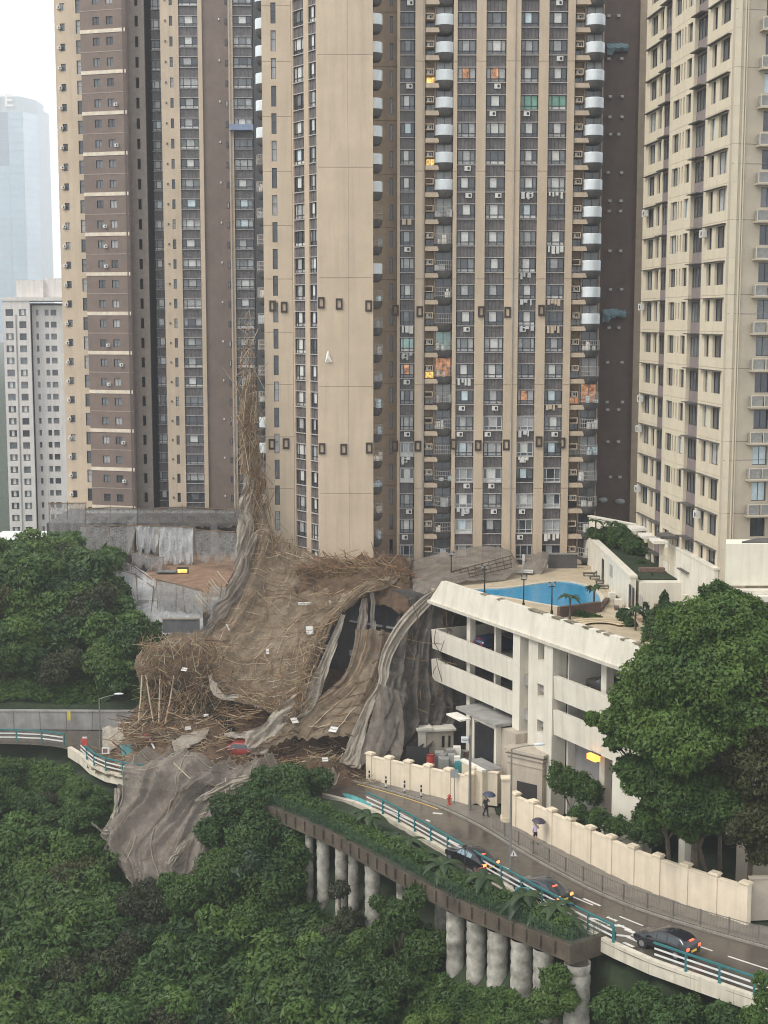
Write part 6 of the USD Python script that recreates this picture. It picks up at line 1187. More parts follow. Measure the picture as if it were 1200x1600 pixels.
curtain('pleated white net with a ragged hem above the warm lamp', [(248, 822, 180), (275, 823, 180), (302, 824, 180)], [(249, 880, 178), (275, 880, 178), (302, 882, 178)], NET_W, .5, 6, 6)
curtain('grey net with pointed hem right of the white pleated net', [(305, 828, 178), (342, 830, 176), (378, 832, 174)], [(306, 872, 176), (342, 876, 174), (376, 872, 172)], NET_G, 1.0, 7)
curtain('pale net skirting the platform above the left trees', [(160, 877, 168), (205, 882, 166.5), (244, 910, 163)], [(185, 920, 162), (210, 945, 160), (232, 990, 157)], NET_W, .4, 8)
curtain('pale net sheet with a dark panel just above the tangle', [(238, 905, 160), (275, 912, 159), (316, 922, 157)], [(232, 1000, 152), (275, 992, 151), (318, 985, 150)], NET_W, .3, 9, 5)
curtain('slate net sagging beside the curved bamboo ribs', [(326, 915, 154), (346, 916, 152), (366, 925, 150)], [(322, 960, 150), (340, 962, 148), (352, 960, 147)], NET_G, .4, 10, 3)
curtain('long pale net stepping down from the podium behind the left trees', [(122, 872, 176), (160, 878, 170), (205, 885, 164)], [(150, 925, 168), (180, 950, 160), (215, 1000, 152)], NET_G, .3, 11, 5)
curtain('grey veil of net hanging from the podium down past the left trees', [(96, 858, 182), (130, 862, 180), (166, 868, 177)], [(110, 915, 172), (140, 925, 168), (172, 935, 165)], NET_G, .5, 14, 4)
curtain('pale swag of net curving from the platform to the tangle', [(168, 885, 164), (212, 898, 161), (240, 918, 158.5)], [(196, 942, 158), (218, 975, 154.5), (230, 1010, 151.5)], NET_W, .6, 15, 5)
curtain('grey net with a ragged hem under the slate net', [(244, 905, 159.4), (285, 915, 158), (330, 928, 155)], [(246, 948, 155), (288, 952, 153.5), (326, 958, 151)], NET_G, .7, 16, 6)
curtain('pale ragged net under the earth platform, right of the left trees', [(200, 905, 163), (225, 912, 161), (252, 925, 159)], [(215, 960, 156), (232, 985, 154), (250, 1005, 152)], NET_W, .5, 12, 4)
curtain('thin grey net veiling the earth platform above the warm lamp', [(205, 862, 177.5), (232, 866, 177), (256, 872, 176)], [(208, 884, 174), (232, 890, 173.5), (252, 898, 173)], NET_G, .7, 13, 4)
dp = thing('dark_hoarding', 'dark hoarding set in the pale net above the bulging tangle', 'hoarding', P(283, 977, 150)); a, b = P(255, 966, 150.2), P(312, 988, 149.8); part(dp, 'panel', MB().box(a[0], b[0], 149.6, 149.9, b[2], a[2]), M('site_panel_grey', (.12, .12, .12), .7, .2, 1, streak=.3)); part(dp, 'rail', MB().box(a[0] - .1, b[0] + .1, 149.5, 149.95, a[2] + .002, a[2] + .12), NET_P)
rb = thing('bamboo_ribs', 'fan of curved bamboo ribs between the pale nets and the great sheet', 'bamboo poles', P(312, 925, 152))
for k in range(12): t = k / 11; a = P(340 - 38 * t, 893 + 40 * t, 153 - t); b = P(352 - 34 * t, 908 + 44 * t, 152 - t); pole(rb, a, b + [.3, 0, -.3], .05, R.choice([BAM[2], BAM[0]]), .1)

# ---- splinters, ties and torn scraps too small to tell apart
q = np.random.default_rng(91); sp = {0: MB(), 1: MB(), 2: MB()}
def splinter(c, d, l, k): sp[k].tube([c - d * l, c + d * l], float(q.uniform(.012, .026)), 3, False)
def unit(a): a = np.array(a, float); return a / np.linalg.norm(a)
for i in range(1300):
    a, b = q.integers(1, 95), q.integers(1, 95); c = g[a, b] + nn[a, b] * q.uniform(.02, .35); d = unit(q.normal(size=3) * [1, .6, 1]); d -= nn[a, b] * (d @ nn[a, b]) * .8; splinter(c, unit(d), q.uniform(.15, .9), int(q.choice([0, 1, 1, 2], p=[.3, .3, .25, .15])))
for i in range(2600):
    x, y = q.uniform(-26, 0), q.uniform(123.4, 138)
    if dr_at(x, y) > .2: continue
    splinter(np.array([x, y, hz_(x, y) + q.uniform(.02, .45)]), unit(q.normal(size=3) * [1, .8, .35]), q.uniform(.15, .9), int(q.choice([0, 1, 2])))
for i in range(700):
    splinter(P(q.uniform(218, 350), q.uniform(995, 1125), q.uniform(133.5, 137)), unit(q.normal(size=3) * [.8, .6, 1.1]), q.uniform(.2, 1.0), int(q.choice([0, 1, 2])))
for i in range(700):
    t = q.random() ** .7; splinter(P(386 + 18 * t ** 2 + q.normal() * (5 + 9 * t), 490 + 370 * t, 149.3 - 1.2 * t + q.uniform(-.4, .3)), unit(q.normal(size=3) * [.5, .4, 1.0]), q.uniform(.15, .8), int(q.choice([0, 1, 2])))
for i in range(900):
    t = q.random(); splinter(P(460 + 180 * t, 895 + 20 * t + q.normal() * 9, 143.4 - 4 * t), unit(q.normal(size=3) * [1, .6, .6]), q.uniform(.15, .8), int(q.choice([1, 1, 0])))
for k, m in ((0, BAM[0]), (1, BAM[1]), (2, BAM[2])): solo('bamboo_splinters', sp[k], m, kind='stuff')
# ================================================================ cars
TYRE = M('tyre', (.018, .018, .018), .8); CHR = M('wheel_alloy', (.4, .4, .41), .35, metal=.8); CGL = M('car_glass', (.02, .026, .03), .06, .2, .5, spec=.8)
CGLB = M('car_glass_sky', (.16, .24, .28), .06, .2, .5, spec=.9)
RED = M('brake_light', (1.0, .09, .04), .3, .05, 1, emit=1.6); REDO = M('brake_light_hot', (1.0, .2, .06), .3, .05, 1, emit=2.2); PLATE = M('yellow_plate', (.72, .52, .06), .4); DKP = M('plate_dark', (.02, .02, .02), .5); REDL = M('tail_lens', (.35, .02, .02), .25)
ST = {'hatch': [(-2.05, .45, .70, .80, .62, .86), (-2.02, .30, .82, .93, .70, 1.0), (-1.86, .24, .86, .96, .66, 1.2), (-1.5, .22, .88, .97, .63, 1.42), (-.6, .2, .88, .95, .63, 1.48), (.2, .2, .88, .93, .61, 1.44), (.98, .2, .88, .92, .66, 1.02), (1.5, .22, .87, .86, .66, .93), (1.95, .26, .80, .74, .58, .80), (2.12, .35, .66, .62, .5, .66)],
      'saloon': [(-2.3, .45, .68, .78, .6, .84), (-2.25, .3, .84, .92, .72, .97), (-1.72, .23, .88, .96, .72, 1.03), (-1.0, .22, .9, .98, .63, 1.36), (-.4, .2, .9, .96, .63, 1.44), (.25, .2, .9, .95, .61, 1.42), (1.08, .2, .9, .94, .68, 1.03), (1.7, .22, .88, .88, .68, .94), (2.2, .27, .8, .76, .58, .8), (2.36, .36, .66, .62, .5, .66)]}
def car(label, pos, head, paint, kind='hatch', lit=True, glass=CGL, hot=RED, name='parked_car'):
    t = thing(name, label, 'car', pos, math.degrees(head)); S = ST[kind]; Lh = -S[0][0]
    def ring(x, zb, w, be, wr_, ro):
        h = [(0, zb), (.85 * w, zb), (w, zb + .14), (1.01 * w, (zb + be) / 2 + .05), (.985 * w, be), (wr_ + .05, ro - .07), (wr_ * .84, ro), (0, ro + .015)]
        return [(x, y, z) for y, z in h] + [(x, -y, z) for y, z in h[-2:0:-1]]
    Rg = np.array([ring(*q) for q in S]); n = Rg.shape[1]; m = MB(); m.grid(np.concatenate([Rg, Rg[:, :1]], 1))
    for k in (0, len(S) - 1): m.add(np.vstack([Rg[k].mean(0), Rg[k]]), [(0, 1 + i, 1 + (i + 1) % n) if k else (0, 1 + (i + 1) % n, 1 + i) for i in range(n)])
    v, f = m.out(); tm_ = trimesh.Trimesh(v, f); tm_.merge_vertices(); trimesh.repair.fix_normals(tm_); part(t, 'body', (tm_.vertices, tm_.faces), paint, smooth=48, local=True)
    def pane(nm, a, b, c, d, mt, i0=.06, i1=.94, j0=.1, j1=.9):
        f_ = lambda u, w: (a * (1 - u) + b * u) * (1 - w) + (d * (1 - u) + c * u) * w; nrm = np.cross(b - a, d - a); nrm /= np.linalg.norm(nrm); o = (a + b + c + d) / 4 - [(a[0] + c[0]) / 2 * .6, 0, .7]; nrm = nrm if nrm @ o > 0 else -nrm
        part(t, nm, MB().quad(*[f_(u, w) + nrm * .014 for u, w in ((i0, j0), (i1, j0), (i1, j1), (i0, j1))]), mt, local=True)
    for s in (4, -4):
        q = 1 if s > 0 else -1
        for k in (3, 4): pane('side_window', Rg[k][s], Rg[k + 1][s], Rg[k + 1][s + q], Rg[k][s + q], glass)
        pane('quarter_window', Rg[5][s], Rg[6][s] * .55 + Rg[5][s] * .45, Rg[5][s + q] * .8 + Rg[6][s + q] * .2, Rg[5][s + q], glass)
    pane('windscreen', Rg[6][5], Rg[6][-5], Rg[5][-5], Rg[5][5], CGL, .08, .92, .06, .95); pane('rear_window', Rg[2][5], Rg[2][-5], Rg[3][-5], Rg[3][5], CGL, .08, .92, .12, .92)
    for x in (Lh - .78, -Lh + .74):
        for s in (-1, 1):
            def disc_(nm, r, y0, h, par, mt): w = trimesh.creation.cylinder(r, h, sections=20); w.apply_transform(trimesh.transformations.rotation_matrix(math.pi / 2, [1, 0, 0])); w.apply_translation([x, s * y0, .32]); return part(par, nm, (w.vertices, w.faces), mt, local=True)
            disc_('wheel_arch', .38, .85, .09, t, DKP); wp = disc_('wheel', .32, .84, .16, t, TYRE); disc_('rim', .2, .915, .02, wp, CHR)
    bx = lambda x0, x1, y0, y1, z0, z1: MB().box(x0, x1, y0, y1, z0, z1)
    for s in (-1, 1): part(t, 'tail_light', bx(-Lh - .03, -Lh + .16, s * .62 - .14, s * .62 + .14, .74, .92), (hot if lit else REDL), local=True)
    part(t, 'high_brake_light', bx(-Lh + .1 if kind == 'hatch' else -Lh + .95, -Lh + .24 if kind == 'hatch' else -Lh + 1.05, -.2, .2, 1.22 if kind == 'hatch' else 1.22, 1.28), RED if lit else REDL, local=True)
    part(t, 'number_plate', bx(-Lh - .05, -Lh + .03, -.26, .26, .55, .67), PLATE, local=True); part(t, 'bumper_trim', bx(-Lh - .035, -Lh + .2, -.62, .62, .36, .5), DKP, local=True)
    for s in (-1, 1): part(t, 'mirror', bx(.72, .86, s * .97 - .1, s * .97 + .1, .92, 1.04), paint, local=True)
    return t
BLACKP = M('car_black', (.012, .012, .014), .12, .1, 1, spec=.7); SILVP = M('car_silver_blue', (.028, .033, .038), .12, .1, 1, spec=.7); NAVY = M('car_navy', (.012, .02, .05), .15, .1, 1, spec=.7); GREYC = M('car_cover_grey', (.05, .045, .04), .6); REDP = M('vehicle_red', (.19, .025, .02), .45, .2, 2)
def lane(px, py): c = G(px, py); s = cl.project(Point(c[0], c[1])); a, b = np.array(cl.interpolate(s + 1.5).coords[0]), np.array(cl.interpolate(s - 1.5).coords[0]); d = a - b; return c, math.atan2(d[1], d[0])
c, h = lane(1041, 1484); car('black hatchback with brake lights on, nearest the lower right corner', (c[0], c[1], .0), h, BLACKP, name='car')
c, h = lane(846, 1402); car('dark saloon with pale window line and brake lights, behind the planter palms', (c[0], c[1], .0), h, SILVP, 'saloon', glass=CGL, hot=REDO, name='car')
c, h = lane(737, 1352); car('black saloon with glowing red tail lights, farthest up the road', (c[0], c[1], .0), h, BLACKP, 'saloon', glass=CGLB, hot=REDO, name='car')
pc = PF.pt(5.9 - 1.0, -3.0, 10.76); car('navy people carrier parked on the upper car park level at the left', pc, math.atan2(-PF.n[1], -PF.n[0]) , NAVY, lit=False)
car('dark grey saloon parked in the big right opening of the car park', PF.pt(22.6, -2.6, 10.76), math.atan2(PF.u[1], PF.u[0]), GREYC, 'saloon', lit=False)
car('dark car on the lower car park level, half hidden by the big tree', PF.pt(22.6, -2.6, 7.81), math.atan2(PF.u[1], PF.u[0]), GREYC, 'saloon', lit=False)
c = P(372, 1160, 128.6); car('red vehicle crushed and half buried under the fallen scaffolding', (c[0], c[1], c[2] - 1.3), 2.9, REDP, 'hatch', lit=False, name='crushed_car')

# ================================================================ people
SKIN = M('skin', (.42, .27, .19), .6); HAIR = M('hair_black', (.015, .013, .012), .5)
def bones(lst, L=.035, it=4):
    m = m3.Manifold()
    for (a, ra), (b, rb) in lst:
        s = lambda p, r: m3.Manifold.sphere(r, 12).translate(tuple(map(float, p))); m = m + m3.Manifold.hull(s(a, ra) + s(b, rb)) if not m.is_empty() else m3.Manifold.hull(s(a, ra) + s(b, rb))
    q = m.refine_to_length(L).to_mesh(); t = trimesh.Trimesh(q.vert_properties[:, :3], q.tri_verts, process=False); trimesh.smoothing.filter_taubin(t, iterations=it); return t.vertices, t.faces
def person(label, pos, head, top, bottom, shorts, hand_to):
    t = thing('person', label, 'person', pos, math.degrees(head)); X_ = lambda *a: np.array(a, float)
    hp, kn, an = .89, .48, .08; st = .2
    J = {'pel': X_(0, 0, .93), 'che': X_(.01, 0, 1.25), 'nec': X_(.02, 0, 1.42), 'hea': X_(.04, 0, 1.56)}
    leg = {s: (X_(0, s * .09, hp), X_(.08 if s > 0 else -.02, s * .09, kn), X_(.16 if s > 0 else -.22, s * .09, an)) for s in (1, -1)}
    h = X_(*hand_to); sh = {s: X_(.0, s * .17, 1.36) for s in (1, -1)}; el = {1: (sh[1] + h) / 2 + X_(.02, .1, -.12), -1: X_(-.06, -.23, 1.1)}; ha = {1: h, -1: X_(.06, -.24, .86)}
    lst = [((J['pel'], .125), (J['che'], .14)), ((J['che'], .14), (J['nec'], .07)), ((J['nec'], .055), (J['hea'], .06)), ((J['hea'] + [0, 0, -.02], .085), (J['hea'] + [.01, 0, .06], .095)), ((J['hea'] + [.09, 0, 0], .018), (J['hea'] + [.11, 0, -.02], .016))]
    for s in (1, -1):
        lst += [((J['che'] + [0, 0, .06], .1), (sh[s], .06)), ((sh[s], .055), (el[s], .042)), ((el[s], .042), (ha[s], .03)), ((J['pel'], .11), (leg[s][0], .095)), ((leg[s][0], .09), (leg[s][1], .06)), ((leg[s][1], .058), (leg[s][2], .04)), ((leg[s][2] + [-.03, 0, -.02], .04), (leg[s][2] + [.15, 0, -.045], .032))]
        lst += [((J['hea'] + [.0, s * .09, .0], .02), (J['hea'] + [.0, s * .095, .03], .02)), ((ha[s], .034), (ha[s] + [.02, 0, .06 if s > 0 else -.07], .034))]
        for k in range(4): z0 = ha[s] + [.0 + .02 * k - .02, .0, .05 if s > 0 else -.07]; lst.append(((z0, .011), (z0 + X_(.012, -.03 * s, .045 if s > 0 else -.06 + .008 * abs(k - 1)), .009)))
        lst.append(((ha[s] + [.035, 0, 0], .012), (ha[s] + [.06, -.02 * s, .03 if s > 0 else -.03], .010)))
    part(t, 'body', bones(lst, .03), SKIN, smooth=True, local=True)
    part(t, 'hair', bones([((J['hea'] + [-.015, 0, .05], .103), (J['hea'] + [-.025, 0, .0], .1))], .03), HAIR, smooth=True, local=True)
    lst = [((J['pel'] + [0, 0, .04], .14), (J['che'], .155)), ((J['che'], .155), (J['nec'] + [0, 0, -.05], .08))] + [z for s in (1, -1) for z in (((J['che'] + [0, 0, .06], .115), (sh[s], .075)), ((sh[s], .072), (el[s], .06)))]
    part(t, 'jacket' if not shorts else 'shirt', bones(lst, .03), top, smooth=True, local=True)
    lst = [((J['pel'] + [0, 0, .02], .14), (J['pel'] + [0, 0, -.06], .135))]
    for s in (1, -1):
        lst.append(((leg[s][0], .108), (leg[s][1] if not shorts else leg[s][0] * .4 + leg[s][1] * .6, .08)))
        if not shorts: lst.append(((leg[s][1], .078), (leg[s][2] + [0, 0, .02], .06)))
    part(t, 'shorts' if shorts else 'trousers', bones(lst, .03), bottom, smooth=True, local=True)
    for s in (1, -1): part(t, 'shoe', bones([((leg[s][2] + [-.04, 0, -.025], .05), (leg[s][2] + [.16, 0, -.045], .042))], .03), M('shoe_dark', (.03, .03, .03), .6), smooth=True, local=True)
    return t
def umbrella(label, pos, head, mat, tilt=8):
    t = thing('umbrella', label, 'umbrella', pos, math.degrees(head)); n = 8; R_ = .56; th = np.arange(n + 1) * 2 * math.pi / n; rr = np.linspace(0, 1, 6); v = []
    a = math.radians(tilt); ry = lambda p: np.array([p[..., 0] * math.cos(a) + p[..., 2] * math.sin(a), p[..., 1], -p[..., 0] * math.sin(a) + p[..., 2] * math.cos(a)]).transpose(*range(1, p.ndim), 0)
    for i in range(n):
        g = []
        for r in rr:
            row = []
            for k in range(4): q = th[i] + (th[i + 1] - th[i]) * k / 3; sag = 1 - .06 * math.sin(k / 3 * math.pi) * r; row.append((r * R_ * math.cos(q) * sag, r * R_ * math.sin(q) * sag, .62 - .26 * r ** 2))
            g.append(row)
        part(t, 'canopy_panel', MB().grid(ry(np.array(g))), mat, smooth=True, local=True); p = np.array([(r * R_ * math.cos(th[i]), r * R_ * math.sin(th[i]), .612 - .26 * r ** 2) for r in rr]); part(t, 'rib', MB().tube(ry(p), .006, 4), CHR, local=True)
    part(t, 'shaft', MB().tube(ry(np.array([(0, 0, -.12), (0, 0, .3), (0, 0, .68)])), .012, 6), CHR, local=True); part(t, 'handle', MB().tube(ry(np.array([(0, 0, -.25), (0, 0, -.12)])), .022, 6), DKP, local=True)
    return t
hd = math.atan2(-.8, .6); 
for (px, py, top, bot, sh_, ul, pl, um, dh) in ((759, 1275, M('jacket_dark', (.03, .032, .04), .8), M('trousers_dark', (.02, .02, .024), .8), False, 'navy umbrella held over the darkly dressed walker by the gate', 'person in dark clothes walking past the gate under a navy umbrella', M('umbrella_navy', (.035, .045, .075), .5), 0), (836, 1318, M('shirt_lilac', (.55, .48, .58), .8), M('shorts_dark', (.02, .02, .025), .8), True, 'dark plum umbrella held over the walker in the pale top', 'person in pale lilac top and dark shorts walking beside the panelled wall', M('umbrella_plum', (.05, .04, .055), .5), 0)):
    c = G(px, py, .125); hnd = np.array([.22, .12, 1.32]); person(pl, c, hd + dh, top, bot, sh_, hnd); ch, shh = math.cos(hd), math.sin(hd)
    umbrella(ul, (c[0] + hnd[0] * ch - hnd[1] * shh, c[1] + hnd[0] * shh + hnd[1] * ch, c[2] + hnd[2] + .15), hd, um)

# ================================================================ lamps, signs, bollards
STEEL = M('lamp_post_steel', (.20, .19, .175), .5, .15, 2, metal=.3); HEAD = M('lamp_head', (.52, .55, .56), .4); BLK = M('black_iron', (.02, .02, .02), .5)
def street_lamp(label, base, h, arm, hd, r=.08):
    t = thing('street_lamp', label, 'street lamp', base); b = np.array(base, float); d = np.array(arm, float)
    part(t, 'pole', MB().tube([b, b + [0, 0, h * .5], b + [0, 0, h]], [r * 1.2, r, r * .7], 8), STEEL); part(t, 'base_collar', MB().tube([b + [0, 0, .001], b + [0, 0, .9]], r * 1.7, 8), STEEL)
    e = b + [0, 0, h] + d; part(t, 'arm', MB().tube([b + [0, 0, h - .02], b + [0, 0, h + .05] + d * .5, e], [r * .6, r * .5, r * .45], 6), STEEL)
    u = d / np.linalg.norm(d); hh = trimesh.creation.icosphere(2, 1.0); v = hh.vertices * [hd, .17, .1]; a = math.atan2(u[1], u[0]); v = np.stack([v[:, 0] * math.cos(a) - v[:, 1] * math.sin(a), v[:, 0] * math.sin(a) + v[:, 1] * math.cos(a), v[:, 2]], 1); part(t, 'lamp_head', (v + e + u * hd * .7, hh.faces), HEAD, smooth=True)
    return t
c = G(797, 1386, .0); street_lamp('tall street lamp on the near road edge, its arm reaching right', (c[0] - .0, c[1], .2), Z(1170, c[1]) - .2, (1.7, .3, .2), .42)
c = G(157, 1172, .0); street_lamp('street lamp with a white head standing at the left bend', (c[0], c[1], .15), Z(1092, c[1]) - .15, (1.5, .2, .35), .45, .07)
c = G(734, 1266, .12); t = thing('street_lamp', 'plain grey lamp post on the pavement by the hydrant with two floodlights', 'street lamp', c); zt = Z(1148, c[1]); part(t, 'pole', MB().tube([c, (c[0], c[1], zt)], [.13, .09], 8), STEEL)
for i, dz in enumerate((-.35, -.62)): part(t, 'floodlight', MB().box(c[0] - .75, c[0] - .15, c[1] - .2, c[1] + .15, zt + dz, zt + dz + .16), HEAD)
part(t, 'bracket', MB().box(c[0] - .16, c[0] + .02, c[1] - .04, c[1] + .04, zt - .7, zt - .1), STEEL)
for (px, py, w) in ((705, 907, 'by the net sheet, farthest left'), (757, 930, 'second from the net sheet'), (818, 948, 'in front of the middle of the pool'), (862, 960, 'nearest, right of the middle of the pool')):
    c = G(px, py, 15.0); t = thing('deck_lamp', f'dark twin lantern post on the pool edge, {w}', 'lamp', c); part(t, 'post', MB().tube([c, c + [0, 0, 2.5]], [.07, .05], 8), BLK); part(t, 'base', MB().tube([c, c + [0, 0, .35]], .12, 8), BLK); part(t, 'crossbar', MB().box(c[0] - .24, c[0] + .24, c[1] - .03, c[1] + .03, 2.38 + 15, 2.46 + 15), BLK)
    for s in (-1, 1): lm = part(t, 'lantern', MB().lathe([(.01, 0), (.08, .05), (.1, .28), (.01, .3)], (c[0] + s * .22, c[1], 17.44), 8), M('lantern_glass', (.25, .26, .26), .3)); part(lm, 'lantern_cap', MB().lathe([(.13, .3), (.01, .42)], (c[0] + s * .22, c[1], 17.44), 8), BLK)
BW = M('bollard_white', (.6, .58, .54), .5)
for i, (px, py, w) in enumerate(((577, 1222, 'closest to the fallen net'), (603, 1231, 'second from the fallen net'), (632, 1238, 'third from the fallen net'), (658, 1245, 'nearest the red hydrant'))):
    c = G(px, py, .12); t = thing('bollard', f'black and white bollard on the pavement, {w}', 'bollard', c)
    part(t, 'post', MB().lathe([(.08, 0), (.075, .95), (.05, 1.03), (.001, 1.05)], c, 10), BLK, smooth=40); part(t, 'white_band', MB().lathe([(.084, .12), (.083, .42)], c, 10), BW); part(t, 'white_band', MB().lathe([(.081, .72), (.08, .84)], c, 10), BW)
c = G(702, 1257, .12); t = thing('fire_hydrant', 'red fire hydrant on the pavement beside the sign post', 'hydrant', c); HR = M('hydrant_red', (.36, .05, .035), .4)
part(t, 'body', MB().lathe([(.17, 0), (.17, .06), (.1, .1), (.1, .62), (.16, .66), (.15, .74), (.1, .84), (.03, .9), (.001, .91)], c, 12), HR, smooth=40)
for s in (-1, 1): part(t, 'outlet', MB().tube([c + [0, 0, .5], c + [s * .22, -.06, .5]], .065, 8), HR)
def signpost(label, base, h, mk, r=.035):
    t = thing('road_sign', label, 'sign', base); b = np.array(base, float); part(t, 'post', MB().tube([b, b + [0, 0, h]], r, 6), STEEL); mk(t, b + [0, 0, h]); return t
c = G(710, 1254, .12); signpost('grey road sign panel seen from behind, beside the red hydrant', c, Z(1205, c[1]) - .12, lambda t, e: part(t, 'panel', MB().box(e[0] - .3, e[0] + .3, e[1] - .05, e[1] - .02, e[2] - .55, e[2] + .15), M('sign_back', (.27, .29, .3), .5)))
SW, SR = M('sign_white', (.6, .58, .55), .5), M('sign_red', (.42, .06, .05), .5)
def tri(t, e):
    r = .42; p = lambda k, y: [(e[0] + k * r * math.cos(q), e[1] + y, e[2] + k * r * math.sin(q)) for q in (math.pi / 2, math.pi * 7 / 6, math.pi * 11 / 6)]
    pl = part(t, 'plate', MB().add(p(1, -.12) + p(1, -.10), [(0, 1, 2), (3, 5, 4), (0, 3, 4), (0, 4, 1), (1, 4, 5), (1, 5, 2), (2, 5, 3), (2, 3, 0)]), M('sign_grey_edge', (.2, .17, .16), .5)); part(pl, 'field', MB().add(p(.68, -.124), [(0, 1, 2)]), SW); part(pl, 'mark', MB().box(e[0] - .03, e[0] + .03, e[1] - .13, e[1] - .126, e[2] - .12, e[2] + .12), BLK)
c = G(800, 1384, 0); signpost('triangular warning sign in front of the tall street lamp', (c[0] + .05, c[1] - .2, .2), Z(1332, c[1]) - .2, tri, .05)
def disc(t, e):
    th = np.arange(20) * 2 * math.pi / 20; f = lambda r, y: [(e[0] + r * math.cos(q), e[1] + y, e[2] + r * math.sin(q)) for q in th]
    m = MB(); m.add([(e[0], e[1] - .1, e[2])] + f(.36, -.1) + f(.36, -.07), [(0, 1 + (i + 1) % 20, 1 + i)[::-1] for i in range(20)] + [(1 + i, 1 + (i + 1) % 20, 21 + (i + 1) % 20) for i in range(20)] + [(1 + i, 21 + (i + 1) % 20, 21 + i) for i in range(20)]); pl = part(t, 'disc', m, SR); part(pl, 'bar', MB().box(e[0] - .24, e[0] + .24, e[1] - .108, e[1] - .102, e[2] - .06, e[2] + .06), SW)
c = G(751, 1402, .3); signpost('round red road sign with a pale bar among the planter palms', (c[0] + .1, c[1] + .9, .2), 1.6, disc)
c = G(139, 1190, 0); signpost('red and white sign on a thin pole at the left bend', (c[0], c[1] - .4, -.3), Z(1150, c[1]) + .3, lambda t, e: [part(t, 'panel', MB().box(e[0] - .6, e[0] - .04, e[1] - .05, e[1] - .02, e[2] - .75, e[2] - .1), SR), part(t, 'upper_panel', MB().box(e[0] - .45, e[0] - .05, e[1] - .05, e[1] - .02, e[2] - .09, e[2] + .05), SW)])
c = G(172, 1205, 0); signpost('white framed sign board on a pole in front of the left lamp post', (c[0], c[1] - .3, -.4), Z(1166, c[1]) + .4, lambda t, e: [part(t, 'panel', MB().box(e[0] - .62, e[0] + .05, e[1] - .05, e[1] - .02, e[2] - .6, e[2] + .02), SW), part(t, 'dark_figure', MB().box(e[0] - .52, e[0] - .12, e[1] - .056, e[1] - .051, e[2] - .5, e[2] - .12), M('sign_figure', (.2, .1, .09), .5))])
c = P(108, 1118, 140.6); t = thing('marker_post', 'yellow marker fixed on the grey wall behind the left road', 'marker', c); part(t, 'plate', MB().box(c[0] - .16, c[0] + .16, c[1] - .12, c[1] - .06, c[2] - .45, c[2] + .45), M('marker_yellow', (.5, .4, .06), .5)); part(t, 'bracket', MB().box(c[0] - .05, c[0] + .05, c[1] - .06, c[1] + .1, c[2] - .1, c[2] + .1), STEEL)
c = G(727, 1385, .3); t = thing('thin_post', 'thin dark post standing among the planter palms left of the round sign', 'post', (c[0], c[1] + .6, .2)); part(t, 'pole', MB().tube([(c[0], c[1] + .6, .2), (c[0], c[1] + .6, 3.0)], .045, 6), BLK); part(t, 'cap', MB().box(c[0] - .15, c[0] + .15, c[1] + .5, c[1] + .7, 3.0, 3.12), BLK)
c = G(816, 1412, .2); t = thing('equipment_box', 'teal equipment box by the railing below the dark saloon', 'box', (c[0], c[1], .2)); part(t, 'body', MB().box(c[0] - .5, c[0] + .5, c[1] - .25, c[1] + .25, .24, 1.3), TEAL)
for z in (.5, .9): part(t, 'white_stripe', MB().box(c[0] - .3, c[0] + .3, c[1] - .26, c[1] - .252, z, z + .1), RAILW)
# yard behind the boundary wall: teal tank, clutter, black gate, red drum
c = P(727, 1192, 122.5); t = thing('water_tank', 'teal tank in the yard behind the boundary wall', 'tank', (c[0], c[1], .1)); part(t, 'drum', MB().lathe([(.001, .1), (1.0, .1), (1.02, 2.0), (.9, 2.5), (.001, 2.55)], (c[0], c[1], 0), 16), TEAL, smooth=40); part(t, 'lid', MB().lathe([(.4, 2.56), (.4, 2.66), (.001, 2.68)], (c[0], c[1], 0), 12), DARKC)
c = P(673, 1180, 123.6); t = thing('red_drum', 'red drum standing behind the boundary wall near the fallen net', 'drum', (c[0], c[1], .1)); part(t, 'body', MB().lathe([(.001, .1), (.36, .1), (.36, 2.7), (.001, 2.7)], (c[0], c[1], 0), 12), HR, smooth=40); part(t, 'rim', MB().lathe([(.38, 2.66), (.38, 2.74), (.34, 2.74)], (c[0], c[1], 0), 12), BLK)
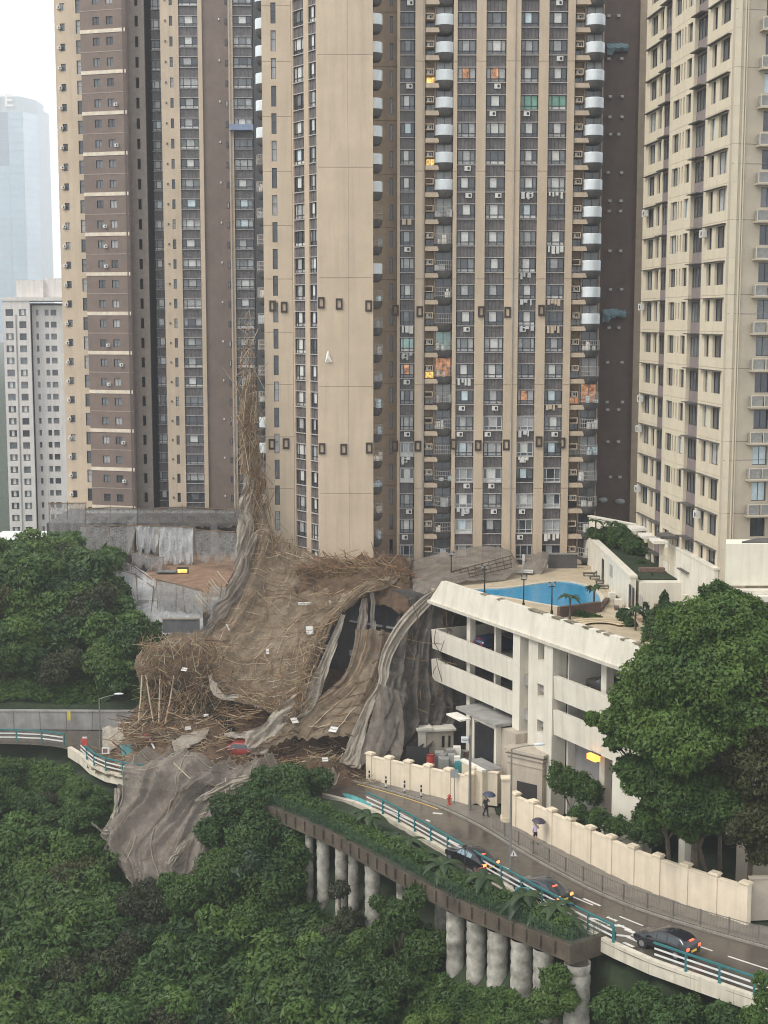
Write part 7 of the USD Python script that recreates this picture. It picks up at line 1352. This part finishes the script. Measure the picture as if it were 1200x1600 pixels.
a, b = P(640, 1170, 125.2), P(668, 1180, 124.6); t = thing('yard_gate', 'black sheet gate standing behind the boundary wall beside the fallen net', 'gate', (a[0], a[1], .1)); F = Fr(a, b[:2] - a[:2]); L = np.linalg.norm(b[:2] - a[:2]); part(t, 'leaf', MB(F).box(-.3, L, -.05, 0, .1, 3.0), BLK); part(t, 'frame', MB(F).box(L + .002, L + .1, -.08, .03, .1, 3.1), BLK)
for i, (px, py, Y, s, mt, lab) in enumerate(((692, 1182, 124, .8, CONC, 'grey heap of fittings left of the teal tank'), (706, 1186, 123.2, .6, ACG, 'dull crate in the yard beside the teal tank'), (716, 1176, 125, .7, BRK, 'brown bundle stacked behind the teal tank'))):
    c = P(px, py, Y); t = thing('yard_heap', lab, 'heap', (c[0], c[1], .1)); q = random.Random(i)
    for k in range(7): x, y, w, h = c[0] + q.uniform(-.8, .8), c[1] + q.uniform(-.5, .5), q.uniform(.12, .4), q.uniform(.3, 1.0); part(t, 'piece', MB().box(x - w, x + w, y - w, y + w, .1 + .01 * k, c[2] - .4 + h), [mt, CONC, ACG, WHITE][k % 4])
# furniture by the pool
for i, (px, py) in enumerate(((935, 905), (945, 912), (925, 900), (950, 920))):
    c = G(px, py, 15.0); t = thing('sun_lounger', f'dark sun lounger at the far side of the pool, {["second from the screen", "third from the screen", "nearest the grey screen", "closest to the pool house doors"][i]}', 'lounger', c); part(t, 'seat', MB().box(c[0] - .9, c[0] + .3, c[1] - .3, c[1] + .3, 15.25, 15.34), DARKC); part(t, 'backrest', MB().add([(c[0] + .3, c[1] - .3, 15.26), (c[0] + .3, c[1] + .3, 15.26), (c[0] + .8, c[1] + .3, 15.7), (c[0] + .8, c[1] - .3, 15.7), (c[0] + .3, c[1] - .3, 15.34), (c[0] + .3, c[1] + .3, 15.34), (c[0] + .78, c[1] + .3, 15.78), (c[0] + .78, c[1] - .3, 15.78)], [(0, 2, 1), (0, 3, 2), (4, 5, 6), (4, 6, 7), (0, 1, 5), (0, 5, 4), (2, 3, 7), (2, 7, 6), (1, 2, 6), (1, 6, 5), (3, 0, 4), (3, 4, 7)]), DARKC)
    for dx in (-.8, .2):
        for dy in (-.25, .25): part(t, 'leg', MB().box(c[0] + dx - .03, c[0] + dx + .03, c[1] + dy - .03, c[1] + dy + .03, 15.0, 15.25), BLK)
